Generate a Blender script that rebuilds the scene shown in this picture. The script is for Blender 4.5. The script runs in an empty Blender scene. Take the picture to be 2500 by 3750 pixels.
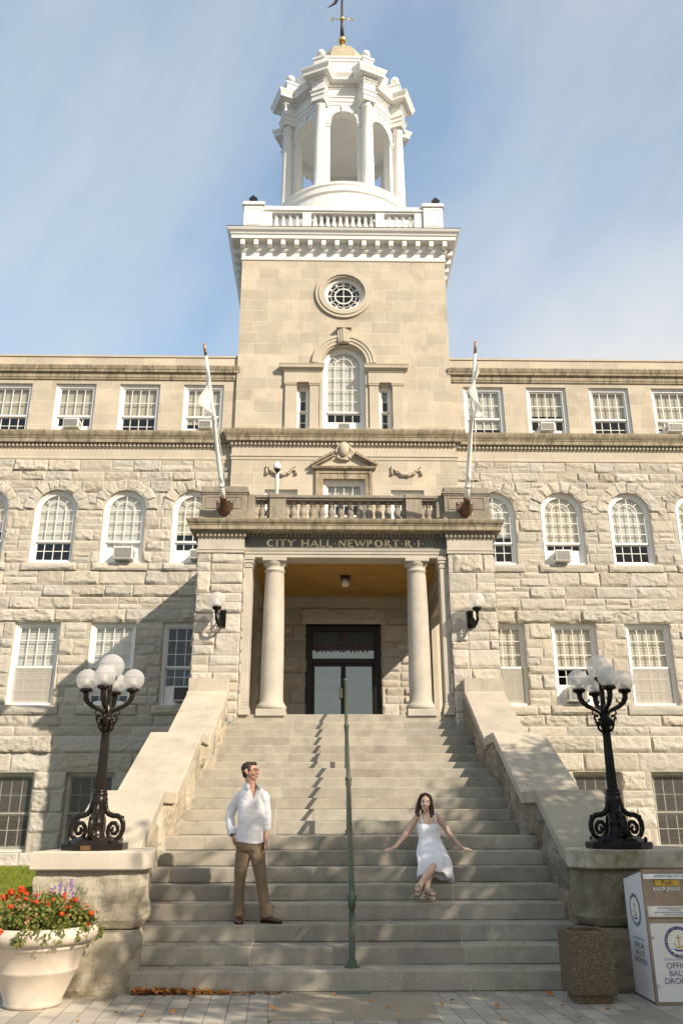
import bpy, bmesh, math, random
from mathutils import Vector, Matrix, noise
R = math.radians
scene = bpy.context.scene
col = scene.collection
rnd = random.Random(11)
sin, cos, pi = math.sin, math.cos, math.pi

# ------------------------------------------------------------------ materials
def new_mat(name):
    m = bpy.data.materials.new(name); m.use_nodes = True
    nt = m.node_tree; nt.nodes.clear()
    out = nt.nodes.new('ShaderNodeOutputMaterial')
    b = nt.nodes.new('ShaderNodeBsdfPrincipled')
    nt.links.new(b.outputs[0], out.inputs[0])
    return m, nt, b, out

def rgba(c): return (c[0], c[1], c[2], 1)

class NB:
    """small node-graph writer"""
    def __init__(s, nt): s.nt = nt
    def n(s, typ, **kw):
        nd = s.nt.nodes.new(typ)
        for k, v in kw.items(): setattr(nd, k, v)
        return nd
    def l(s, a, b): s.nt.links.new(a, b)
    def pos(s): return s.n('ShaderNodeNewGeometry').outputs['Position']
    def obj(s): return s.n('ShaderNodeTexCoord').outputs['Object']
    def scaled(s, vec, sc):
        m = s.n('ShaderNodeVectorMath', operation='MULTIPLY'); s.l(vec, m.inputs[0]); m.inputs[1].default_value = sc
        return m.outputs[0]
    def noise(s, vec, scale, detail=4, rough=.55):
        t = s.n('ShaderNodeTexNoise'); t.inputs['Scale'].default_value = scale
        t.inputs['Detail'].default_value = detail; t.inputs['Roughness'].default_value = rough
        s.l(vec, t.inputs['Vector']); return t.outputs['Fac']
    def rng(s, f, a, b, c, d):
        m = s.n('ShaderNodeMapRange'); m.inputs[1].default_value = a; m.inputs[2].default_value = b
        m.inputs[3].default_value = c; m.inputs[4].default_value = d
        s.l(f, m.inputs[0]); return m.outputs[0]
    def mix(s, f, a, b, mode='MIX'):
        m = s.n('ShaderNodeMix', data_type='RGBA', blend_type=mode)
        for sock, v in ((m.inputs[0], f), (m.inputs[6], a), (m.inputs[7], b)):
            if isinstance(v, (int, float)): sock.default_value = v
            elif isinstance(v, tuple): sock.default_value = rgba(v)
            else: s.l(v, sock)
        return m.outputs[2]
    def math(s, op, a, b=None):
        m = s.n('ShaderNodeMath', operation=op)
        for i, v in enumerate((a, b)):
            if v is None: continue
            if isinstance(v, (int, float)): m.inputs[i].default_value = v
            else: s.l(v, m.inputs[i])
        return m.outputs[0]
    def bump(s, h, dist, strength=1.0, prev=None):
        b = s.n('ShaderNodeBump'); b.inputs['Distance'].default_value = dist; b.inputs['Strength'].default_value = strength
        s.l(h, b.inputs['Height'])
        if prev is not None: s.l(prev, b.inputs['Normal'])
        return b.outputs[0]

def stone(name, c1, c2, scale=2.0, speck=.18, speck_scale=70, bump=.004, bump_scale=60, rough=.88, tint=False,
          brick=None, streak=None, patch=None, spec=.25, joints=None):
    m, nt, b, out = new_mat(name); g = NB(nt); p = g.pos()
    f = g.rng(g.noise(p, scale, 6, .6), .35, .65, 0, 1)
    c = g.mix(f, c1, c2)
    nrm = None
    if brick:
        bw, rh, var, mort, mcol = brick
        sx = g.n('ShaderNodeSeparateXYZ'); g.l(p, sx.inputs[0])
        cx = g.n('ShaderNodeCombineXYZ'); g.l(g.math('ADD', sx.outputs[0], sx.outputs[1]), cx.inputs[0]); g.l(sx.outputs[2], cx.inputs[1])
        bt = g.n('ShaderNodeTexBrick'); g.l(cx.outputs[0], bt.inputs['Vector'])
        bt.offset = .5; bt.squash = .72; bt.squash_frequency = 3
        bt.inputs['Color1'].default_value = (1 - var, 1 - var, 1 - var * 1.1, 1); bt.inputs['Color2'].default_value = (1 + var, 1 + var * .9, 1 + var * .75, 1)
        bt.inputs['Mortar'].default_value = rgba(mcol)
        bt.inputs['Scale'].default_value = 1; bt.inputs['Mortar Size'].default_value = mort; bt.inputs['Bias'].default_value = 0
        bt.inputs['Mortar Smooth'].default_value = .2
        bt.inputs['Brick Width'].default_value = bw; bt.inputs['Row Height'].default_value = rh
        c = g.mix(1.0, c, bt.outputs['Color'], 'MULTIPLY')
        nrm = g.bump(g.math('SUBTRACT', 1.0, bt.outputs['Fac']), .004, .6)
    sp = g.noise(p, speck_scale, 2, .7)
    spv = g.rng(sp, .3, .7, 1 - speck, 1 + speck)
    c = g.mix(1.0, c, spv, 'MULTIPLY')
    if tint:
        a = g.n('ShaderNodeAttribute', attribute_name='tint'); c = g.mix(1.0, c, a.outputs['Color'], 'MULTIPLY')
    if patch:
        pc, ps, lo, hi = patch
        c = g.mix(g.rng(g.noise(p, ps, 7, .65), lo, hi, 0, 1), c, pc)
    if streak:
        sc, lo, hi = streak
        sv = g.noise(g.scaled(p, (5, 5, .55)), 1.6, 6, .65)
        c = g.mix(g.rng(sv, lo, hi, 0, 1), c, sc)
    if joints:
        per, wd, jc = joints; sj = g.n('ShaderNodeSeparateXYZ'); g.l(p, sj.inputs[0])
        fr = g.math('FRACT', g.math('DIVIDE', g.math('ADD', g.math('ADD', sj.outputs[0], sj.outputs[1]), 200.0), per))
        c = g.mix(g.math('MULTIPLY', g.math('LESS_THAN', fr, wd / per), .7), c, jc)
    g.l(c, b.inputs['Base Color'])
    b.inputs['Roughness'].default_value = rough; b.inputs['Specular IOR Level'].default_value = spec
    h = g.math('ADD', g.noise(p, bump_scale, 5, .65), g.math('MULTIPLY', g.noise(p, bump_scale * .22, 5, .6), 1.5))
    g.l(g.bump(h, bump, .8, nrm), b.inputs['Normal'])
    return m

def plain(name, c, rough=.5, metal=0, var=.0, vscale=8, bump=0, bscale=60, c2=None, spec=.5, coat=0, lo=.4, hi=.65):
    m, nt, b, out = new_mat(name); g = NB(nt); p = g.obj()
    if c2 or var:
        f = g.rng(g.noise(p, vscale, 5, .6), lo, hi, 0, 1)
        c2 = c2 or tuple(x * (1 - var) for x in c)
        g.l(g.mix(f, c, c2), b.inputs['Base Color'])
    else: b.inputs['Base Color'].default_value = rgba(c)
    b.inputs['Roughness'].default_value = rough; b.inputs['Metallic'].default_value = metal
    b.inputs['Specular IOR Level'].default_value = spec; b.inputs['Coat Weight'].default_value = coat
    if bump: g.l(g.bump(g.noise(p, bscale, 4, .6), bump, .8), b.inputs['Normal'])
    return m

def glass_mat(name, refl=.12, tintc=(.9, .95, .95), rough=.01, gcol=(.95, .97, 1)):
    m, nt, b, out = new_mat(name); nt.nodes.remove(b); g = NB(nt)
    tr = g.n('ShaderNodeBsdfTransparent'); tr.inputs[0].default_value = rgba(tintc)
    gl = g.n('ShaderNodeBsdfGlossy'); gl.inputs['Roughness'].default_value = rough; gl.inputs[0].default_value = rgba(gcol)
    wv = g.noise(g.pos(), 1.3, 2, .5)
    g.l(g.bump(wv, .02, .12), gl.inputs['Normal'])
    lw = g.n('ShaderNodeLayerWeight'); lw.inputs[0].default_value = .35
    f = g.math('ADD', g.math('MULTIPLY', lw.outputs['Fresnel'], .5), refl)
    mx = g.n('ShaderNodeMixShader'); g.l(f, mx.inputs[0]); g.l(tr.outputs[0], mx.inputs[1]); g.l(gl.outputs[0], mx.inputs[2])
    g.l(mx.outputs[0], out.inputs[0]); return m

M = {}
M['granite_rock'] = stone('rock-faced granite', (.495, .455, .39), (.43, .40, .345), 1.9, .12, 90, .014, 24, .92, tint=True, patch=((.37, .325, .25), 1.1, .62, .84))
M['mortar'] = stone('lime mortar', (.60, .54, .44), (.52, .465, .375), 5, .08, 90, .002, 60)
M['limestone'] = stone('limestone ashlar', (.51, .45, .365), (.43, .385, .315), 1.6, .08, 45, .003, 40, .85, brick=(.92, .40, .11, .012, (1.22, 1.20, 1.15)), patch=((.35, .31, .25), 1.3, .54, .78), streak=((.36, .32, .255), .60, .85))
M['limestone_plain'] = stone('smooth limestone', (.51, .455, .37), (.44, .39, .315), 1.4, .06, 60, .0018, 50, .85, streak=((.34, .30, .235), .56, .85), joints=(1.1, .010, (.62, .56, .46)))
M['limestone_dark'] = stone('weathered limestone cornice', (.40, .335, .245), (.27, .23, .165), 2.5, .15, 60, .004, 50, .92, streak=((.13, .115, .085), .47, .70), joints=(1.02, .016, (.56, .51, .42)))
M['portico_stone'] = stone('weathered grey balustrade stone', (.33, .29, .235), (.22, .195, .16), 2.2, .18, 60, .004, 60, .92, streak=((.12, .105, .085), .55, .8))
M['granite_smooth'] = stone('dressed granite', (.48, .445, .38), (.40, .37, .32), 2.5, .10, 110, .0012, 90, .8)
M['granite_step'] = stone('granite steps', (.385, .355, .30), (.295, .275, .24), 2.6, .26, 120, .0014, 110, .85, tint=True, patch=((.20, .18, .145), 1.5, .52, .78), streak=((.22, .19, .14), .62, .80))
M['granite_coping'] = stone('weathered granite coping', (.49, .44, .36), (.385, .35, .29), 1.6, .14, 110, .0016, 80, .85, tint=True, patch=((.34, .305, .24), 2.2, .58, .8), streak=((.27, .24, .19), .58, .82))
M['granite_cap'] = stone('stained granite cap', (.50, .455, .375), (.42, .385, .325), 2, .12, 110, .002, 80, .88, patch=((.185, .16, .07), 1.6, .50, .66))
M['granite_cap_pale'] = stone('pale granite cap', (.54, .48, .40), (.46, .41, .34), 2, .11, 110, .002, 80, .88, streak=((.36, .23, .08), .66, .80))
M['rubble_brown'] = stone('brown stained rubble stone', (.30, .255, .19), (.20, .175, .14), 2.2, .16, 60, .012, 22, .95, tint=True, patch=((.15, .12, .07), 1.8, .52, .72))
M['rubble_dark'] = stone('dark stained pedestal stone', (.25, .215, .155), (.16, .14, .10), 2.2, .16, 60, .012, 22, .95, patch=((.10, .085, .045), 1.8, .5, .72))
M['rubble'] = stone('rough rubble stone', (.44, .39, .305), (.32, .285, .225), 2.2, .14, 60, .012, 22, .95, tint=True, patch=((.26, .215, .13), 1.8, .55, .72))
M['white_paint'] = stone('white painted wood', (.80, .79, .76), (.74, .73, .70), 1.5, .02, 60, .0006, 40, .55, spec=.35, streak=((.62, .60, .55), .62, .88))
M['white_frame'] = plain('white window paint', (.80, .79, .77), .45, 0, .06, 6)
M['grey_frame'] = plain('grey weathered window paint', (.60, .58, .53), .6, 0, .25, 6)
M['pane'] = glass_mat('window glass', .035, (.97, .98, .97))
M['screen_'] = plain('dark insect screen', (.13, .125, .115), .8, 0, .3, 5)
M['screen_pale'] = plain('pale insect screen over a blind', (.40, .375, .34), .8, 0, .12, 4)
M['blind'] = plain('cream window blind', (.78, .72, .60), .8, 0, .12, 3)
M['blind_pale'] = plain('pale window blind', (.78, .76, .70), .8, 0, .10, 3)
M['interior'] = plain('dark painted interior', (.022, .022, .022), .9)  # near-black paint stands in for the unlit rooms behind the glass
M['ac_white'] = plain('air conditioner housing', (.74, .73, .69), .5, 0, .12, 7)
M['ac_grille'] = plain('air conditioner grille', (.36, .35, .33), .6, .2, .3, 30)
M['ac_grille_dark'] = plain('dark air conditioner grille', (.10, .095, .09), .6, .2, .3, 30)
M['plywood'] = plain('plywood panel', (.62, .42, .18), .7, 0, .2, 6)
M['slate'] = plain('dark slate signboard', (.105, .105, .10), .55, 0, .25, 3, c2=(.16, .155, .145))
M['gold'] = plain('gilded metal', (.83, .58, .20), .28, 1)
M['gilt_letter'] = plain('gilded letters', (1.0, .80, .46), .45, .0, spec=.6)
M['gold_dome'] = plain('dull gilded dome', (.62, .53, .36), .5, .55, .2, 2)
M['dark_metal'] = plain('dark rod metal', (.05, .04, .045), .45, .6)
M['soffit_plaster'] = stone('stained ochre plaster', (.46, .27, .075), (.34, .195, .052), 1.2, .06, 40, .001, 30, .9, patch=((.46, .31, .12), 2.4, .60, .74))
M['door_frame'] = plain('dark bronze door frame', (.020, .015, .012), .45, .3)
M['door_glass'] = glass_mat('door glass', .30, (.6, .62, .6), .01, (.66, .70, .66))
M['red_letter'] = plain('dull red door letters', (.13, .02, .014), .6)
M['black_iron'] = plain('black painted cast iron', (.005, .0045, .004), .30, .0, spec=.22)
M['bronze_iron'] = plain('worn black bronze iron', (.020, .015, .012), .26, .25, c2=(.045, .026, .016), vscale=14, lo=.56, hi=.78, spec=.3)
M['plaque'] = plain('dull bronze plaque', (.20, .11, .05), .45, .6)
M['patina'] = plain('green patinated bronze', (.07, .115, .08), .55, .3, c2=(.105, .085, .065), vscale=1.6, spec=.5)
M['brown_bronze'] = plain('brown bronze', (.15, .085, .055), .42, .6, c2=(.075, .045, .035), vscale=5)
M['steel_bolt'] = plain('pale bolt steel', (.55, .5, .45), .4, .6)
M['pole_white'] = plain('white enamel pole', (.78, .77, .74), .4, 0, .05)
M['rust'] = plain('rusty pole tip', (.36, .16, .07), .8, 0, c2=(.62, .55, .48), vscale=14)
M['black_plastic'] = plain('black plastic', (.012, .012, .012), .3)
M['terracotta'] = plain('cream moulded planter', (.60, .52, .43), .65, 0, .22, 3, .0015, 90)
M['soil'] = plain('potting soil', (.05, .035, .022), .95)
M['aluminium'] = plain('bronze toned steel', (.33, .275, .225), .36, .8, .25, 5)
M['box_white'] = plain('white coated panel', (.74, .73, .73), .4, 0, .04, 4)
M['navy'] = plain('navy print', (.03, .035, .16), .5)
M['print_dark'] = plain('dark print', (.06, .055, .085), .5)
M['print_grey'] = plain('grey purple print', (.25, .22, .34), .5)
M['print_gold'] = plain('gold print', (.62, .42, .08), .5)
M['push_yellow'] = plain('yellow push label', (.62, .42, .04), .5)
M['pale_print'] = plain('pale print', (.80, .79, .77), .5)
M['concrete_slab'] = stone('concrete slab', (.37, .315, .235), (.31, .265, .20), 1.3, .07, 90, .001, 90, .9)
M['copper_plate'] = plain('verdigris plate', (.16, .235, .215), .6, .3, .3, 6)
M['leaf_litter'] = plain('dry autumn leaves', (.50, .22, .04), .8, 0, c2=(.30, .11, .03), vscale=20)
M['asphalt'] = stone('asphalt', (.055, .055, .055), (.045, .045, .045), 2, .2, 120, .002, 90, .9)
M['gravel_path'] = stone('worn pale kerb strip', (.45, .39, .32), (.38, .33, .27), 3, .15, 60, .004, 60)
M['earth'] = stone('lawn soil', (.09, .10, .03), (.07, .08, .03), 3, .2, 60, .01, 30)
M['roofing'] = plain('grey roofing', (.20, .19, .18), .85, 0, .2, 2)

def leaf_mat(name, c, c2, trans=.35):
    m, nt, b, out = new_mat(name); g = NB(nt)
    oi = g.n('ShaderNodeNewGeometry'); f = oi.outputs['Random Per Island']
    cc = g.mix(f, c, c2); g.l(cc, b.inputs['Base Color']); b.inputs['Roughness'].default_value = .55
    b.inputs['Specular IOR Level'].default_value = .35
    t = g.n('ShaderNodeBsdfTranslucent'); g.l(g.mix(.35, cc, (.30, .36, .04)), t.inputs[0])
    mx = g.n('ShaderNodeMixShader'); mx.inputs[0].default_value = trans
    g.l(b.outputs[0], mx.inputs[1]); g.l(t.outputs[0], mx.inputs[2]); g.l(mx.outputs[0], out.inputs[0]); return m
M['leaf'] = leaf_mat('geranium leaves', (.06, .11, .016), (.27, .25, .07))
M['grass'] = leaf_mat('lawn grass', (.15, .22, .02), (.27, .30, .04), .3)
M['tree_leaf'] = leaf_mat('tree leaves', (.05, .085, .02), (.10, .13, .035), .15)
M['red_petal'] = leaf_mat('scarlet petals', (.62, .035, .012), (.72, .13, .02), .25)
M['purple_petal'] = leaf_mat('violet petals', (.17, .07, .34), (.30, .16, .50), .25)
M['bark'] = stone('bark', (.13, .10, .07), (.09, .07, .05), 4, .2, 40, .02, 20)

# ------------------------------------------------------------------ mesh builder
class MB:
    def __init__(s): s.v = []; s.f = []; s.t = []; s.mi = []; s.sm = []; s.tint = (1, 1, 1); s.m = 0; s.smooth = False; s.xf = None
    def vert(s, p):
        if s.xf: p = s.xf(p)
        s.v.append(tuple(p)); return len(s.v) - 1
    def face(s, idx): s.f.append(tuple(idx)); s.t.append(s.tint); s.mi.append(s.m); s.sm.append(s.smooth)
    def poly(s, pts): s.face([s.vert(p) for p in pts])
    def box(s, x0, x1, y0, y1, z0, z1):
        a = [s.vert(p) for p in ((x0, y0, z0), (x1, y0, z0), (x1, y1, z0), (x0, y1, z0), (x0, y0, z1), (x1, y0, z1), (x1, y1, z1), (x0, y1, z1))]
        for q in ((0, 1, 5, 4), (1, 2, 6, 5), (2, 3, 7, 6), (3, 0, 4, 7), (4, 5, 6, 7), (3, 2, 1, 0)): s.face([a[i] for i in q])
        return s
    def bbox(s, x0, x1, y0, y1, z0, z1, b=.01):
        """box with chamfered edges"""
        X = (x0, x0 + b, x1 - b, x1); Y = (y0, y0 + b, y1 - b, y1); Z = (z0, z0 + b, z1 - b, z1)
        P = {}
        def V(i, j, k):
            if (i, j, k) not in P: P[i, j, k] = s.vert((X[i], Y[j], Z[k]))
            return P[i, j, k]
        lo, hi = 1, 2
        for z, k in ((0, 0), (3, 3)): s.face([V(*q) for q in (((1, 1, k), (2, 1, k), (2, 2, k), (1, 2, k)) if k else ((1, 2, k), (2, 2, k), (2, 1, k), (1, 1, k)))])
        s.face([V(1, 0, 1), V(2, 0, 1), V(2, 0, 2), V(1, 0, 2)]); s.face([V(2, 3, 1), V(1, 3, 1), V(1, 3, 2), V(2, 3, 2)])
        s.face([V(0, 2, 1), V(0, 1, 1), V(0, 1, 2), V(0, 2, 2)]); s.face([V(3, 1, 1), V(3, 2, 1), V(3, 2, 2), V(3, 1, 2)])
        s.face([V(1, 0, 2), V(2, 0, 2), V(2, 1, 3), V(1, 1, 3)]); s.face([V(2, 3, 2), V(1, 3, 2), V(1, 2, 3), V(2, 2, 3)])
        s.face([V(0, 2, 2), V(0, 1, 2), V(1, 1, 3), V(1, 2, 3)]); s.face([V(3, 1, 2), V(3, 2, 2), V(2, 2, 3), V(2, 1, 3)])
        s.face([V(1, 1, 0), V(2, 1, 0), V(2, 0, 1), V(1, 0, 1)]); s.face([V(2, 2, 0), V(1, 2, 0), V(1, 3, 1), V(2, 3, 1)])
        s.face([V(1, 2, 0), V(1, 1, 0), V(0, 1, 1), V(0, 2, 1)]); s.face([V(2, 1, 0), V(2, 2, 0), V(3, 2, 1), V(3, 1, 1)])
        s.face([V(0, 1, 1), V(1, 0, 1), V(1, 0, 2), V(0, 1, 2)]); s.face([V(2, 0, 1), V(3, 1, 1), V(3, 1, 2), V(2, 0, 2)])
        s.face([V(3, 2, 1), V(2, 3, 1), V(2, 3, 2), V(3, 2, 2)]); s.face([V(1, 3, 1), V(0, 2, 1), V(0, 2, 2), V(1, 3, 2)])
        for i, j in ((0, 0), (3, 0), (3, 3), (0, 3)):
            ii = 1 if i == 0 else 2; jj = 1 if j == 0 else 2
            fl = (i == 0) == (j == 0)
            a = [V(ii, jj, 3), V(i, jj, 2), V(ii, j, 2)]; bq = [V(ii, jj, 0), V(ii, j, 1), V(i, jj, 1)]
            s.face(a if fl else a[::-1]); s.face(bq if fl else bq[::-1])
        return s
    def prism(s, pts, d):
        """planar polygon pts (3d) extruded by vector d, capped"""
        d = Vector(d); a = [s.vert(p) for p in pts]; b = [s.vert(Vector(p) + d) for p in pts]; n = len(pts)
        s.face(a[::-1]); s.face(b)
        for i in range(n): s.face((a[i], a[(i + 1) % n], b[(i + 1) % n], b[i]))
        return s
    def rings(s, rings, closed=True, cap0=True, cap1=True, caps_smooth=False):
        I = [[s.vert(p) for p in r] for r in rings]; n = len(rings[0])
        for a, b in zip(I, I[1:]):
            for i in range(n if closed else n - 1): s.face((a[i], a[(i + 1) % n], b[(i + 1) % n], b[i]))
        sm = s.smooth; s.smooth = caps_smooth
        if cap0: s.face(I[0][::-1])
        if cap1: s.face(I[-1])
        s.smooth = sm
        return s
    def lathe(s, prof, c=(0, 0, 0), seg=24, cap0=True, cap1=True, flute=0, a0=0):
        rr = []
        for r, z in prof:
            ring = []
            for i in range(seg):
                a = a0 + 2 * pi * i / seg
                q = r * (1 - flute * (i % 2))
                ring.append((c[0] + q * cos(a), c[1] + q * sin(a), c[2] + z))
            rr.append(ring)
        return s.rings(rr, True, cap0, cap1)
    def sphere(s, c, r, seg=20, rings=12, sc=(1, 1, 1)):
        rr = []
        for j in range(rings + 1):
            t = pi * j / rings; q = max(sin(t), .002) * r
            rr.append([(c[0] + q * cos(2 * pi * i / seg) * sc[0], c[1] + q * sin(2 * pi * i / seg) * sc[1], c[2] - cos(t) * r * sc[2]) for i in range(seg)])
        return s.rings(rr, True, True, True)
    def tube(s, path, rad, seg=10, cap=True, sx=None):
        """round tube through 3d points; rad a number or list; sx flattening (a,b) list optional"""
        P = [Vector(p) for p in path]; n = len(P)
        if not isinstance(rad, (list, tuple)): rad = [rad] * n
        T = []
        for i in range(n):
            t = (P[min(i + 1, n - 1)] - P[max(i - 1, 0)])
            T.append(t.normalized() if t.length > 1e-9 else Vector((0, 0, 1)))
        up = Vector((0, 0, 1)) if abs(T[0].z) < .9 else Vector((0, 1, 0))
        nrm = (up - T[0] * up.dot(T[0])).normalized(); rr = []
        for i in range(n):
            nrm = (nrm - T[i] * nrm.dot(T[i]))
            nrm = nrm.normalized() if nrm.length > 1e-6 else T[i].orthogonal().normalized()
            bi = T[i].cross(nrm)
            q = sx[i] if sx else (1, 1)
            rr.append([P[i] + (nrm * cos(2 * pi * k / seg) * q[0] + bi * sin(2 * pi * k / seg) * q[1]) * rad[i] for k in range(seg)])
        return s.rings(rr, True, cap, cap)
    def build(s, name, mats, parent=None, org=None, kind=None, label=None):
        me = bpy.data.meshes.new(name)
        o = org if org is not None else (world_org(parent) if parent else (0, 0, 0))
        vs = [(a - o[0], b - o[1], c - o[2]) for a, b, c in s.v]
        me.from_pydata(vs, [], s.f)
        if not isinstance(mats, (list, tuple)): mats = [mats]
        for m in mats: me.materials.append(M[m] if isinstance(m, str) else m)
        me.polygons.foreach_set('material_index', s.mi); me.polygons.foreach_set('use_smooth', s.sm)
        if any(t != (1, 1, 1) for t in s.t):
            ca = me.color_attributes.new('tint', 'FLOAT_COLOR', 'CORNER'); buf = []
            for p, t in zip(s.f, s.t): buf.extend([t[0], t[1], t[2], 1] * len(p))
            ca.data.foreach_set('color', buf)
        else:
            ca = me.color_attributes.new('tint', 'FLOAT_COLOR', 'CORNER'); ca.data.foreach_set('color', [1.0] * (4 * sum(len(p) for p in s.f)))
        me.validate(); me.update()
        ob = bpy.data.objects.new(name, me); col.objects.link(ob)
        if parent: ob.parent = parent
        else: ob.location = o
        if kind: ob['kind'] = kind
        if label: ob['label'] = label
        return ob

def world_org(o):
    v = Vector((0, 0, 0))
    while o: v = v + Vector(o.location); o = o.parent
    return tuple(v)

def thing(name, label, cat, loc=(0, 0, 0), group=None):
    o = bpy.data.objects.new(name, None); col.objects.link(o); o.location = loc; o.empty_display_size = .2
    o['label'] = label; o['category'] = cat
    if group: o['group'] = group
    return o
def tag(o, label, cat, group=None):
    o['label'] = label; o['category'] = cat
    if group: o['group'] = group
    return o
def place(mb_world_org, ob): pass

def offset_poly(pts, d):
    """mitred outward offset of a counter-clockwise plan polygon"""
    n = len(pts); out = []
    for i in range(n):
        a, b, c = Vector(pts[i - 1]), Vector(pts[i]), Vector(pts[(i + 1) % n])
        e1 = (b - a).normalized(); e2 = (c - b).normalized()
        n1 = Vector((e1.y, -e1.x)); n2 = Vector((e2.y, -e2.x))
        k = 1 + n1.dot(n2)
        m = (n1 + n2) / max(k, .25)
        out.append((b.x + m.x * d, b.y + m.y * d))
    return out
def cornice_ring(mb, pts, prof, cap=True):
    mb.rings([[(x, y, z) for x, y in offset_poly(pts, o)] for o, z in prof], True, cap, cap)
def cornice_run(mb, x0, x1, yf, prof, ret0=False, ret1=False, back=.35):
    """moulding on a wall facing -Y from x0 to x1; profile (out, z); mitred return at an end if asked"""
    L = []
    a = [(x0 - (o if ret0 else 0), yf - o, z) for o, z in prof]; b = [(x1 + (o if ret1 else 0), yf - o, z) for o, z in prof]
    I = [mb.vert(p) for p in a]; J = [mb.vert(p) for p in b]
    for i in range(len(prof) - 1): mb.face((I[i], J[i], J[i + 1], I[i + 1]))
    for flag, pts, idx, s in ((ret0, a, I, -1), (ret1, b, J, 1)):
        K = [mb.vert((p[0], yf + back, p[2])) for p in pts]
        for i in range(len(prof) - 1): mb.face((K[i], idx[i], idx[i + 1], K[i + 1]) if s < 0 else (idx[i], K[i], K[i + 1], idx[i + 1]))

# ------------------------------------------------------------------ rock-faced masonry
def patch(mb, A, B, C, D, n, bulge, res=.06, chunk=1.0, edge=.0, seed=None):
    """one stone: bilinear patch A,B,C,D (ccw seen from outside) pushed out along n with broken facets"""
    A, B, C, D, n = map(Vector, (A, B, C, D, n))
    w = max((B - A).length, (C - D).length); h = max((D - A).length, (C - B).length)
    nu = max(3, min(30, int(w / res))); nv = max(3, min(16, int(h / res)))
    r = rnd.random; ph = Vector((r() * 50, r() * 50, r() * 50)); I = []; h0 = bulge * (.70 + .45 * r()); tu, tv = (r() - .5) * bulge * .9, (r() - .5) * bulge * .7 - bulge * .12
    rough = (.5 + .8 * r()) * chunk; ridge = r() < .45; ra, rb = r() * 6.28, .25 + .5 * r(); lowcut = .035 + .10 * r() * r()
    for j in range(nv + 1):
        for i in range(nu + 1):
            u, v = i / nu, j / nv
            if 0 < i < nu: u += (r() - .5) * .5 / nu
            if 0 < j < nv: v += (r() - .5) * .5 / nv
            p = A.lerp(B, u).lerp(D.lerp(C, u), v)
            if i in (0, nu) or j in (0, nv): d = edge
            else:
                x, z = u * w, v * h; q = Vector((x, z, 0)) + ph
                d = h0 + tu * (2 * u - 1) + tv * (2 * v - 1)
                if ridge:
                    s_ = (x / w - .5) * cos(ra) + (z / h - .5) * sin(ra) + .18 * noise.noise(q * 4); d -= bulge * rb * (.55 if s_ > 0 else 0)
                d += bulge * rough * (.30 * (.45 - abs(noise.noise(q * 4.2))) + .20 * noise.noise(q * 9.5) + .12 * noise.noise(q * 21))
                f = 1.0      # irregularly broken margins, deepest along the lower edge
                for e, t, base in ((x, z, .012), (w - x, z, .012), (h - z, x, .012), (z, x, lowcut)):
                    cw = base + .15 * max(0, noise.noise(Vector((t * 3.1, ph.x + base * 70, ph.z))) + .05)
                    if e < cw: f = min(f, max(.10, e / cw) ** .8)
                d = max(edge, d * f)
            I.append(mb.vert(p + n * d))
    for j in range(nv):
        for i in range(nu):
            a = j * (nu + 1) + i
            mb.face((I[a], I[a + 1], I[a + nu + 2], I[a + nu + 1]))

def rock_block(mb, poly, z0, z1, amp=.06, step=.045, seed=0.0):
    """one massive quarry-faced block: plan polygon swept from z0 to z1 with broken faces"""
    n = len(poly); P = []; N = []
    for i in range(n):
        a, b = Vector(poly[i]), Vector(poly[(i + 1) % n]); m = max(2, int((b - a).length / step)); e = (b - a).normalized()
        for k in range(m): P.append(a.lerp(b, k / m)); N.append(Vector((e.y, -e.x)))
    m = len(P)
    for _ in range(3): N = [((N[i - 1] + N[i] * 2 + N[(i + 1) % m])).normalized() for i in range(m)]
    rows = max(4, int((z1 - z0) / step)); rr = []
    for j in range(rows + 1):
        z = z0 + (z1 - z0) * j / rows; e = min(j, rows - j) / rows * (z1 - z0); ring = []
        for p, nn in zip(P, N):
            q = Vector((p.x, p.y, z)) + Vector((seed, seed, seed))
            d = amp * (.75 + .9 * noise.noise(q * 1.9) + .7 * (.35 - abs(noise.noise(q * 3.6))) + .35 * noise.noise(q * 8) + .16 * noise.noise(q * 19))
            d = max(-.01, d) * min(1, .15 + e / .09)
            ring.append((p.x + nn.x * d, p.y + nn.y * d, z))
        rr.append(ring)
    mb.rings(rr, True, True, True)

def sub_rects(r, holes):
    todo = [r]
    for hx0, hx1, hz0, hz1 in holes:
        nxt = []
        for x0, x1, z0, z1 in todo:
            if hx1 <= x0 + 1e-4 or hx0 >= x1 - 1e-4 or hz1 <= z0 + 1e-4 or hz0 >= z1 - 1e-4: nxt.append((x0, x1, z0, z1)); continue
            if hx0 > x0: nxt.append((x0, hx0, z0, z1))
            if hx1 < x1: nxt.append((hx1, x1, z0, z1))
            a, b = max(x0, hx0), min(x1, hx1)
            if hz0 > z0: nxt.append((a, b, z0, hz0))
            if hz1 < z1: nxt.append((a, b, hz1, z1))
        todo = nxt
    return todo

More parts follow.
